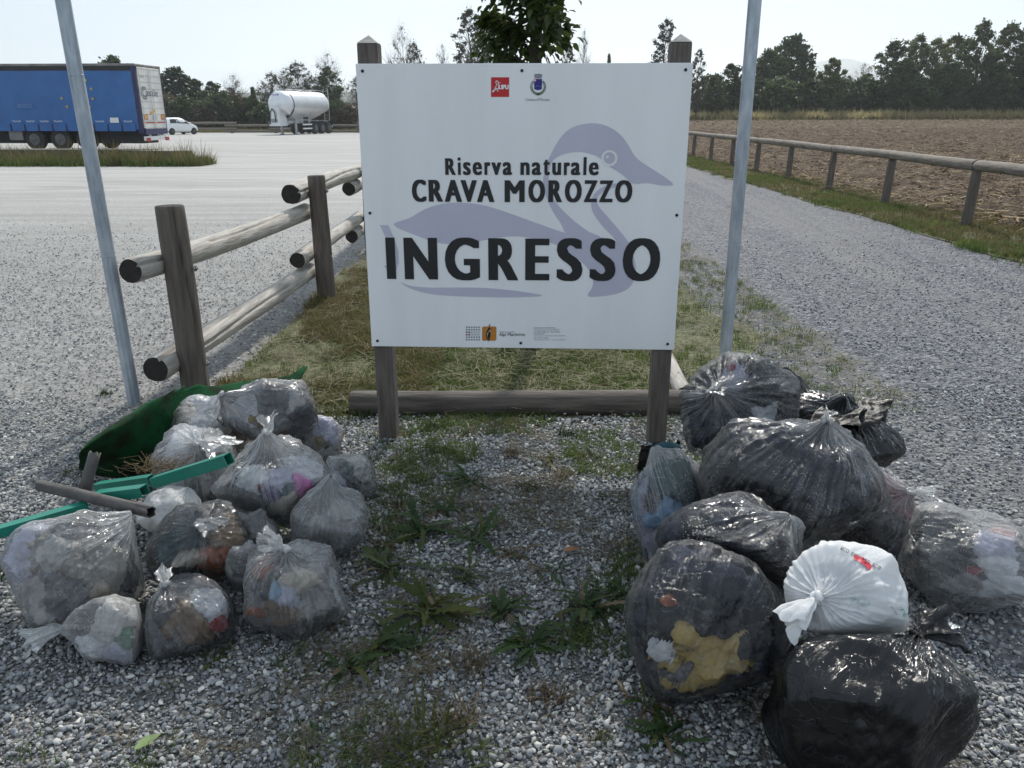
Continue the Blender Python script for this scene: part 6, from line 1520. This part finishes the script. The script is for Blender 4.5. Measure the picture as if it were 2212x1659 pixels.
for k in range(4): bag_print(R6, 'ECO', (1815 + k * 23, 1187 + k * 12), (1832 + k * 23, 1195 + k * 12, 8), m_black, lift=1.03)
for k in range(5): bag_print(R6, 'biodegradabile compostabile', (1836 + k, 1292 + k * 3.5), (1880, 1300 + k * 3.5, 2.6), m_gprint, name='green_line', lift=1.03)
bag_print(R6, 'OK 12432', (1923, 1312), (1938, 1334, 5), m_pgrey, lift=1.03); bag_print(R6, 'PE', (1945, 1320), (1955, 1340, 8), m_gprint, lift=1.03)
build_bag(R8, 'clothes_bag', 'clear clothes bag with white and red garments lying alone on the track', GRH, 'black', core_r=0.94)
for nm, px, a, mt, sd, ap in (('white_garment', (2155, 1175), 0.36, 'lilacw', 1, 0.7), ('white_garment', (2160, 1215), 0.34, 'white', 2, 0.5), ('red_garment', (2105, 1232), 0.2, 'red', 3, 0.6), ('grey_garment', (2085, 1270), 0.30, 'mixed_l', 4, 0.7), ('white_garment', (2175, 1285), 0.34, 'white', 5, 0.6),
                              ('dark_garment', (2030, 1180), 0.6, 'black', 6, 0.7), ('red_garment', (2200, 1140), 0.18, 'red', 7, 1.5), ('blue_garment', (2125, 1250), 0.1, 'navy', 8, 1)): content(R8, nm, px, a, TX[mt], seed=sd, asp=ap)
build_bag(R9, 'clothes_bag', 'clear clothes bag with red stripe garment and crumpled neck beside largest bag', GRH, 'maroon', core_r=0.92)
content(R9, 'red_garment', (1912, 1035), 0.32, TX['red'], seed=1, asp=1.5, rot=-0.4); content(R9, 'white_garment', (1905, 1065), 0.15, TX['white'], seed=2); content(R9, 'grey_garment', (1920, 1130), 0.36, TX['grey'], seed=3); content(R9, 'dark_garment', (1840, 1180), 0.5, TX['maroon'], seed=4)
build_bag(R11, 'bin_bag', 'torn black bin bag with ragged flap behind the largest clothes bag', GRH, None)
def sheet_patch(b, name, corners, n, seed, amp, mat, ragged=0.0):
    """a crumpled loose sheet through four world points"""
    A, B, C, D_ = [np.array(c, float) for c in corners]; s_, t = np.meshgrid(np.linspace(0, 1, n), np.linspace(0, 1, n)); s_ = s_.ravel()[:, None]; t = t.ravel()[:, None]
    if ragged:
        t = t * (1 - ragged * np.abs(vnoise(np.c_[s_ * 5, s_ * 0, s_ * 0], seed))[:, None])
    q = A * (1 - s_) * (1 - t) + B * s_ * (1 - t) + C * s_ * t + D_ * (1 - s_) * t
    q = q + amp * np.c_[fbm(q * 9, seed, 4), fbm(q * 9 + 7, seed + 1, 4), fbm(q * 9 + 13, seed + 2, 4) * 1.4] + amp * 0.35 * np.c_[np.abs(vnoise(q * 30, seed)), np.abs(vnoise(q * 30 + 3, seed)), np.abs(vnoise(q * 30 + 9, seed))]
    q[:, 2] = np.maximum(q[:, 2], 0.013)
    i = np.arange(n * n).reshape(n, n); F = np.c_[i[:-1, :-1].ravel(), i[:-1, 1:].ravel(), i[1:, 1:].ravel(), i[1:, :-1].ravel()]
    me = mesh(name, q - b.base, F, mat, True); a = me.attributes.new('pleat', 'FLOAT_VECTOR', 'POINT'); a.data.foreach_set('vector', (q * 1.5).ravel())
    o = link(name, me, b.obj); sm_ = o.modifiers.new('thick', 'SOLIDIFY'); sm_.thickness = 0.0012; return o
sheet_patch(R11, 'torn_flap', (PY(1735, 920, 3.0), PY(1900, 925, 2.95), PY(1938, 852, 3.12), PY(1800, 862, 3.2)), 46, 5, 0.022, FILM_BLACK_DULL, 0.2)
sheet_patch(R11, 'torn_flap', (PY(1665, 800, 3.25), PY(1700, 790, 3.35), PY(1800, 880, 3.35), PY(1740, 920, 3.1)), 40, 8, 0.02, FILM_BLACK_DULL, 0.1)
sheet_patch(R11, 'torn_side', (PY(1850, 990, 2.98), PY(1912, 985, 3.05), PY(1916, 880, 3.15), PY(1860, 880, 3.0)), 36, 12, 0.015, FILM_BLACK_DULL, 0.05)
sc_ = thing('plastic_scrap', 'crumpled black plastic scrap under the teal cap by the sign post', 'plastic scrap', P(1415, 1020)); scb = Bag(); scb.base = P(1415, 1020); scb.obj = sc_
sheet_patch(scb, 'sheet', (P(1375, 1010, 0.02), P(1460, 1030, 0.03), PY(1462, 950, 2.98), PY(1385, 960, 2.98)), 36, 15, 0.025, FILM_BLACK_DULL, 0.2)
cp_ = PY(1440, 968, 2.85)
tcap = thing('knitted_cap', 'small teal knitted cap lying on the black plastic scrap', 'cap', cp_)
V, F = ICO4; V = V * np.array([0.055, 0.035, 0.022]) * (1 + 0.15 * fbm(V * 2, 3, 3)[:, None]); link('crown_knit', mesh('crown_knit', V, F, cloth('teal_knit', (0.008, 0.055, 0.075), (0.006, 0.035, 0.05)), True), tcap)

FILL = dict(mixed=[('crumpled_paper', 'mixed_l'), ('plastic_packet', 'grey'), ('plastic_packet', 'mixed_d'), ('crumpled_paper', 'paper'), ('wrapper', 'brown'), ('plastic_packet', 'charcoal'), ('crumpled_paper', 'white'), ('wrapper', 'steel')],
            mixed_l=[('crumpled_paper', 'paper'), ('plastic_packet', 'mixed_l'), ('crumpled_paper', 'white'), ('plastic_packet', 'grey'), ('crumpled_paper', 'lilacw'), ('wrapper', 'cream'), ('plastic_packet', 'charcoal')],
            mixed_d=[('plastic_packet', 'mixed_d'), ('plastic_packet', 'charcoal'), ('wrapper', 'black'), ('crumpled_paper', 'grey'), ('plastic_packet', 'mixed'), ('wrapper', 'brown')],
            grey=[('plastic_packet', 'grey'), ('crumpled_paper', 'mixed_l'), ('crumpled_paper', 'paper'), ('plastic_packet', 'mixed')],
            paper=[('crumpled_paper', 'paper'), ('crumpled_paper', 'white'), ('crumpled_paper', 'cream'), ('brown_card', 'brown')], dirty=[('dirty_board', 'dirty'), ('dirty_board', 'cream')],
            navy=[('garment', 'navy'), ('garment', 'black'), ('garment', 'navy2'), ('garment', 'navy'), ('garment', 'charcoal')], black=[('garment', 'black'), ('garment', 'navy'), ('garment', 'charcoal'), ('garment', 'black')],
            teal=[('garment', 'lilacw'), ('garment', 'teal'), ('garment', 'pale'), ('garment', 'lilacw')], white2=[('white_garment', 'white2'), ('white_garment', 'white')], maroon=[('garment', 'maroon'), ('garment', 'lilacw'), ('garment', 'charcoal'), ('garment', 'pinkish')])
TX['pinkish'] = cloth('dusty_pink', (0.45, 0.22, 0.25), (0.36, 0.15, 0.18))
TX['navy2'] = cloth('faded_navy', (0.022, 0.028, 0.060), (0.035, 0.042, 0.08))
for b_ in BAGS:
    if b_.core: pack(b_, FILL[b_.core], 12 if b_.core.startswith('mixed') else 8)

# ------------------------------------------------------------------ other rubbish on the heap by the fence
m_green = M('dirty_green_sheeting', (0.008, 0.062, 0.022), (0.012, 0.020, 0.010), scale=7, rough=0.9, spec=0.1, bump=0.4, bscale=25, lo=0.42, hi=0.62)
gsh = thing('green_sheet', 'torn dark green plastic sheeting propped up behind the rubbish bags', 'plastic sheet', P(300, 1010)); gb = Bag(); gb.base = P(300, 1010); gb.obj = gsh
prof_b = [P(172, 1012, 0.015), P(250, 1035, 0.015), P(380, 1010, 0.02), P(500, 960, 0.02), P(640, 880, 0.02)]
prof_m = [PY(178, 985, 2.98), PY(255, 945, 3.12), PY(345, 915, 3.4), PY(480, 890, 3.75), PY(640, 855, 3.98)]
prof_t = [PY(196, 955, 3.08), PY(280, 892, 3.28), PY(392, 832, 3.62), PY(500, 830, 3.95), PY(668, 788, 4.12)]
def spline(pts, n):
    pts = [np.array(p_) for p_ in pts]; m_ = len(pts) - 1; out = []
    for u_ in np.linspace(0, m_, n):
        i_ = min(int(u_), m_ - 1); t = u_ - i_; p0 = pts[max(i_ - 1, 0)]; p1 = pts[i_]; p2 = pts[i_ + 1]; p3 = pts[min(i_ + 2, m_)]
        out.append(0.5 * ((2 * p1) + (-p0 + p2) * t + (2 * p0 - 5 * p1 + 4 * p2 - p3) * t * t + (-p0 + 3 * p1 - 3 * p2 + p3) * t ** 3))
    return np.array(out)
nS, nT = 80, 26; B0, B1, B2 = spline(prof_b, nS), spline(prof_m, nS), spline(prof_t, nS); VV = []
jag = 1 - 0.10 * np.abs(vnoise(np.c_[np.arange(nS) * 0.23, np.zeros(nS), np.zeros(nS)], 3)) * (np.arange(nS) > 4)
for t in np.linspace(0, 1, nT):
    tt = t * jag[:, None]; VV.append(B0 * (1 - tt) * (1 - 2 * tt) + 4 * B1 * tt * (1 - tt) + B2 * tt * (2 * tt - 1))
VV = np.vstack(VV); VV += 0.02 * np.c_[fbm(VV * 4, 1, 3), fbm(VV * 4 + 5, 2, 3), fbm(VV * 4 + 9, 3, 3)]; VV[:, 2] = np.maximum(VV[:, 2], 0.014)
i = np.arange(nS * nT).reshape(nT, nS); FF = np.c_[i[:-1, :-1].ravel(), i[:-1, 1:].ravel(), i[1:, 1:].ravel(), i[1:, :-1].ravel()]
o = link('sheeting', mesh('sheeting', VV - gb.base, FF, m_green, True), gsh); sm_ = o.modifiers.new('thick', 'SOLIDIFY'); sm_.thickness = 0.004
m_chan = M('green_painted_channel', (0.012, 0.20, 0.145), (0.010, 0.15, 0.11), scale=6, rough=0.4, bump=0.05, bscale=60)
def channel(a, b_, w, h, label, seed):
    """open U-shaped profile: web and two flanges"""
    a = np.array(a); b_ = np.array(b_); mid = (a + b_) / 2; L_ = np.linalg.norm(b_ - a); th = 0.003
    t = thing('metal_channel', label, 'metal channel', a)
    d = Vector(b_ - a).normalized(); M3 = d.to_track_quat('X', 'Z').to_matrix()
    def tr(mb): return [tuple(M3 @ Vector(v)) for v in mb.v]
    for nm, (y0, y1, z0, z1) in (('web', (-w / 2, w / 2, h - th, h)), ('flange', (-w / 2, -w / 2 + th, 0, h - th - 0.0005)), ('flange', (w / 2 - th, w / 2, 0, h - th - 0.0005)), ('lip', (-w / 2 + th + 0.0005, -w / 2 + w * 0.3, 0, th)), ('lip', (w / 2 - w * 0.3, w / 2 - th - 0.0005, 0, th))):
        mb = MB().box(0, L_, y0, y1, z0, z1); link(nm, mesh(nm, tr(mb), mb.f, m_chan), t)
channel(PY(340, 1052, 2.62), PY(500, 1003, 2.50), 0.040, 0.040, 'green metal channel with open square end lying across the milky bag', 1)
channel(PY(-40, 1170, 2.30), PY(190, 1103, 2.52), 0.034, 0.034, 'green metal channel running from under the grey pipe over gravel', 2)
channel(PY(215, 1082, 2.56), PY(316, 1070, 2.50), 0.040, 0.036, 'short green metal channel ending beneath the grey pipe', 3)
channel(PY(215, 1062, 2.80), PY(330, 1046, 2.74), 0.036, 0.036, 'green metal channel lying furthest under the dry root clump', 4)
m_pipe = M('grey_drain_pipe', (0.115, 0.105, 0.10), (0.055, 0.050, 0.047), scale=9, rough=0.7, bump=0.3, bscale=40)
m_hole = M('pipe_inside', (0.02, 0.018, 0.017), rough=0.9)
def pipe(a, b_, r_, label):
    a = np.array(a); b_ = np.array(b_); t = thing('drain_pipe', label, 'pipe', a); V = []; F = []; n = 28
    d = Vector(b_ - a); L_ = d.length; M3 = d.normalized().to_track_quat('X', 'Z').to_matrix()
    rings = [(0, r_ - 0.004), (0, r_), (L_ * 0.3, r_ * 1.01), (L_ * 0.7, r_ * 0.995), (L_, r_), (L_, r_ - 0.004)]
    for x, rr in rings:
        for k in range(n):
            th = 2 * math.pi * k / n; jj = 0.004 * math.sin(5 * th) if x in (0, L_) else 0
            V.append(tuple(M3 @ Vector((x + jj, rr * math.cos(th), rr * math.sin(th)))))
    F = [(i_ * n + k, i_ * n + (k + 1) % n, (i_ + 1) * n + (k + 1) % n, (i_ + 1) * n + k) for i_ in range(5) for k in range(n)]
    link('pipe_wall', mesh('pipe_wall', V, F, m_pipe, True), t)
    Vi = [V[k] for k in range(n)] + [V[5 * n + k] for k in range(n)]
    link('bore', mesh('bore', Vi, [(k, n + k, n + (k + 1) % n, (k + 1) % n) for k in range(n)], m_hole, True), t)
pipe(PY(86, 1048, 2.62), PY(326, 1106, 2.40), 0.0205, 'long grey drain pipe lying across the green metal channels')
pipe(PY(182, 1060, 2.66), PY(205, 978, 2.72), 0.0205, 'short grey drain pipe standing upright beside the green sheeting')
rtp = P(350, 1035, 0.05); root = thing('root_clump', 'clump of dry grass roots lying between green sheeting and bags', 'root clump', (PY(350, 1012, 2.85)))
rb_ = MB(); rr_ = np.random.default_rng(9)
for k in range(150):
    c = np.array([rr_.normal(0, 0.055), rr_.normal(0, 0.03), rr_.normal(0.0, 0.014)]); e = c + np.array([rr_.normal(0, 0.05), rr_.normal(0, 0.04), rr_.normal(0.012, 0.02)])
    rb_.tube([c, (c + e) / 2 + rr_.normal(0, 0.012, 3), e], [0.0012, 0.001, 0.0006], 4, cap=False)
o = rb_.build('dry_stems', M('dry_roots', (0.20, 0.14, 0.07), (0.09, 0.06, 0.03), scale=30, rough=0.9), root); o['kind'] = 'stuff'

# ------------------------------------------------------------------ weeds in the gravel
m_weed = [leafmat('weed_green', (0.018, 0.040, 0.011), (0.050, 0.085, 0.022), 0.3, 0.6, 0.25), leafmat('weed_yellow_green', (0.045, 0.06, 0.016), (0.12, 0.12, 0.035), 0.35, 0.7, 0.2),
          leafmat('weed_dry', (0.065, 0.045, 0.022), (0.15, 0.11, 0.06), 0.25), leafmat('weed_grey_green', (0.04, 0.058, 0.022), (0.09, 0.115, 0.05), 0.3, 0.7, 0.2)]
def lobed_leaf(seed, nl=6, w=0.16, rise=0.28):
    rg = np.random.default_rng(seed); xs_ = np.linspace(0, 1, 2 * nl + 1); V = []; 
    def zz(t): return rise * math.sin(min(1, t * 1.1) * math.pi * 0.62) - 0.16 * t * t
    for k, t in enumerate(xs_):
        env = (math.sin(math.pi * min(1, t * 0.93 + 0.05)) ** 0.7) * w * (0.5 + 0.7 * t)
        hw = env * (1.0 if k % 2 else 0.38) * rg.uniform(0.8, 1.2); hw = 0.012 if k in (0, 2 * nl) else hw
        back = -0.05 if k % 2 else 0.0
        V += [(t + back, -hw, zz(t) + 0.25 * hw), (t, 0, zz(t)), (t + back, hw, zz(t) + 0.25 * hw)]
    F = []
    for k in range(2 * nl):
        a = 3 * k; F += [(a, a + 1, a + 4, a + 3), (a + 1, a + 2, a + 5, a + 4)]
    return V, F
LEAFS = []
for k in range(5): LEAFS.append(lobed_leaf(k, 6 + k % 3, 0.075 + 0.014 * k, 0.05 + 0.04 * k))
LM = {}
def rosette(px, py, size, nleaf, mi, label, seed):
    p_ = P(px, py, 0.016); rg = np.random.default_rng(seed)
    t = thing('weed_rosette', label, 'weed', p_, 0, 'leafy weeds growing in the gravel')
    for k in range(int(nleaf * 2.4)):
        key = (k % 5, mi if rg.random() > 0.22 else int(rg.integers(0, 4)))
        if key not in LM: LM[key] = mesh('leaf', LEAFS[key[0]][0], LEAFS[key[0]][1], m_weed[key[1]], True)
        o = link('leaf', LM[key], t, (rg.normal(0, 0.018), rg.normal(0, 0.018), rg.uniform(0.0, 0.008)), (rg.normal(0, 0.25), rg.uniform(-0.5, 0.12), k * 2.39996 + rg.normal(0, 0.3)))
        s_ = size * 1.0 * rg.uniform(0.25, 1.1); o.scale = (s_, s_ * rg.uniform(0.7, 1.35), s_ * rg.uniform(0.4, 1.5))
TU = {}
def tuft_weed(px, py, size, mi, label, seed, nb=60):
    p_ = P(px, py, 0.012); t = thing('weed_tuft', label, 'weed', p_, seed * 1.7, 'small tufted weeds growing in the gravel')
    key = (mi, seed % 3)
    if key not in TU: TU[key] = tuft_mesh(nb, 1.0, 0.9, 0.028, 300 + seed, 0.6); TU[key].materials.append(m_weed[mi])
    o = link('blades', TU[key], t); o.scale = (size, size, size * 0.7); o['kind'] = 'stuff'
ROS = [(945, 972, 0.09, 9, 0, 'green rosette beside the tuft at the sign post foot'), (1183, 999, 0.11, 10, 1, 'yellowish rosette with red edged leaves in front of the kerb log'), (1284, 991, 0.09, 7, 3, 'pale grey green rosette near the second sign post'),
       (1015, 1042, 0.13, 14, 0, 'spreading green weed in the gravel below the sign middle'), (1148, 1054, 0.10, 8, 0, 'flat rosette with long stalk beside spreading green weed'),
       (917, 1155, 0.17, 14, 0, 'large dark rosette in the sign shadow'), (1026, 1167, 0.17, 11, 0, 'dark rosette with jagged drooping leaf in the sign shadow'),
       (839, 1237, 0.15, 12, 3, 'grey green rosette near the ruffled top bag'), (1191, 1237, 0.09, 9, 0, 'small green weed below the orange fallen leaf'), (926, 1325, 0.19, 20, 1, 'biggest yellowing rosette with many jagged leaves'),
       (1149, 1397, 0.14, 18, 0, 'bright green rosette between the two biggest weeds'), (1269, 1315, 0.14, 18, 0, 'thick green weed beside the yellow knit clothes bag'), (817, 1405, 0.16, 11, 3, 'rosette with long pale ribs pointing to the rubbish heap'),
       (1434, 1592, 0.11, 12, 0, 'dark leafy weed on the gravel in front of black bag'), (1402, 1530, 0.11, 8, 2, 'withered brown green weed below the yellow knit bag'), (1043, 1643, 0.07, 9, 3, 'tiny star shaped weed beside the mossy patch'),
       (461, 1428, 0.06, 8, 1, 'tiny green weed in front of the white patch bag'), (644, 1479, 0.05, 6, 2, 'tiny lone seedling in open gravel'), (870, 1007, 0.09, 9, 1, 'yellow green weed by the teal carton bag'), (1085, 1330, 0.14, 12, 0, 'green weed joining the biggest yellowing rosette'),
       (960, 1105, 0.12, 10, 0, 'green weed between the large dark rosettes and the spreading weed'), (1110, 1200, 0.10, 8, 2, 'withered weed beside the orange fallen leaf'), (1000, 1250, 0.11, 10, 3, 'grey green weed above the biggest yellowing rosette'),
       (1220, 1375, 0.11, 10, 0, 'green weed between the bright rosette and yellow knit bag'), (760, 1440, 0.13, 9, 0, 'long leaved weed reaching towards the rubbish heap front'), (880, 1400, 0.12, 10, 0, 'dark green weed below the biggest yellowing rosette'), (890, 1640, 0.10, 9, 1, 'yellow green weed inside the mossy patch'),
       (1330, 1290, 0.12, 10, 0, 'dark weed touching the clothes bag with pale blue garments'), (1304, 1077, 0.06, 7, 1, 'small yellow weed near the knitted cap'), (150, 1022, 0.07, 8, 1, 'small weed beside the green sheeting edge')]
for i_, q in enumerate(ROS): rosette(*q, 40 + i_)
TUF = [(929, 925, 0.10, 0, 'grass tuft leaning on the kerb log by the sign post'), (1003, 943, 0.08, 0, 'small grass tuft in front of the kerb log'), (1218, 940, 0.09, 0, 'round grass tuft before the kerb log centre'), (1257, 935, 0.06, 0, 'thin grass tuft beside the round grass tuft'),
       (1105, 982, 0.08, 2, 'brown dried tuft below the round grass tuft'), (1214, 1036, 0.08, 2, 'brown dried tuft below the yellowish rosette'), (855, 1095, 0.07, 2, 'brown dried tuft beside the teal carton bag'), (820, 1185, 0.08, 2, 'brown dried tuft beside the milky grey bag'),
       (1019, 1444, 0.11, 2, 'dry straw coloured tuft below the biggest rosette'), (1180, 1508, 0.10, 2, 'dry mossy tuft in open gravel'), (926, 1610, 0.16, 1, 'large yellow green mossy patch in open gravel'), (980, 1560, 0.12, 2, 'dry grass tuft above the mossy patch'),
       (225, 852, 0.07, 0, 'small dark tuft beside the steel pole'), (10, 1240, 0.10, 0, 'green tuft beside the dirty board bag'), (1100, 766, 0.16, 0, 'tall grass tuft at the foot of the young tree'), (1300, 1600, 0.05, 1, 'tiny moss tuft near the dark leafy weed'),
       (720, 905, 0.15, 1, 'bright grass tuft at the end of the kerb log'), (775, 900, 0.12, 0, 'green grass tuft between kerb log and rubbish heap')]
for i_, q in enumerate(TUF): tuft_weed(*q, 3 + i_)
# fallen leaves
def fallen(px, py, s_, rz, mat, label):
    p_ = P(px, py, 0.03); t = thing('fallen_leaf', label, 'leaf', p_, rz)
    V = np.array(V_leaf) * s_; V[:, 2] = np.abs(V[:, 1]) * 0.35 + 0.003; link('leaf_blade', mesh('leaf_blade', V, F_leaf, mat, True), t)
fallen(1215, 1192, 0.075, 0.3, M('brown_fallen_leaf', (0.26, 0.11, 0.04), (0.14, 0.06, 0.025), scale=30), 'orange brown fallen leaf lying on the shaded gravel')
fallen(290, 1622, 0.075, 0.9, M('green_fallen_leaf', (0.16, 0.22, 0.08), (0.10, 0.15, 0.05), scale=30), 'pale green fallen leaf lying on open gravel')

# ------------------------------------------------------------------ the air
hz, N_, L_n = newmat('hazy_air')
out_ = N_.new('ShaderNodeOutputMaterial'); pv = N_.new('ShaderNodeVolumePrincipled')
pv.inputs['Color'].default_value = (0.88, 0.93, 0.98, 1); pv.inputs['Density'].default_value = 0.00032; pv.inputs['Anisotropy'].default_value = 0.5
L_n.new(pv.outputs['Volume'], out_.inputs['Volume'])
HZ = MB().box(-4000, 4300, -70, 4600, -3.0, 262.0).build('haze', hz); tag(HZ, 'thin pale autumn haze lying over the whole landscape', 'haze', None, 'stuff')
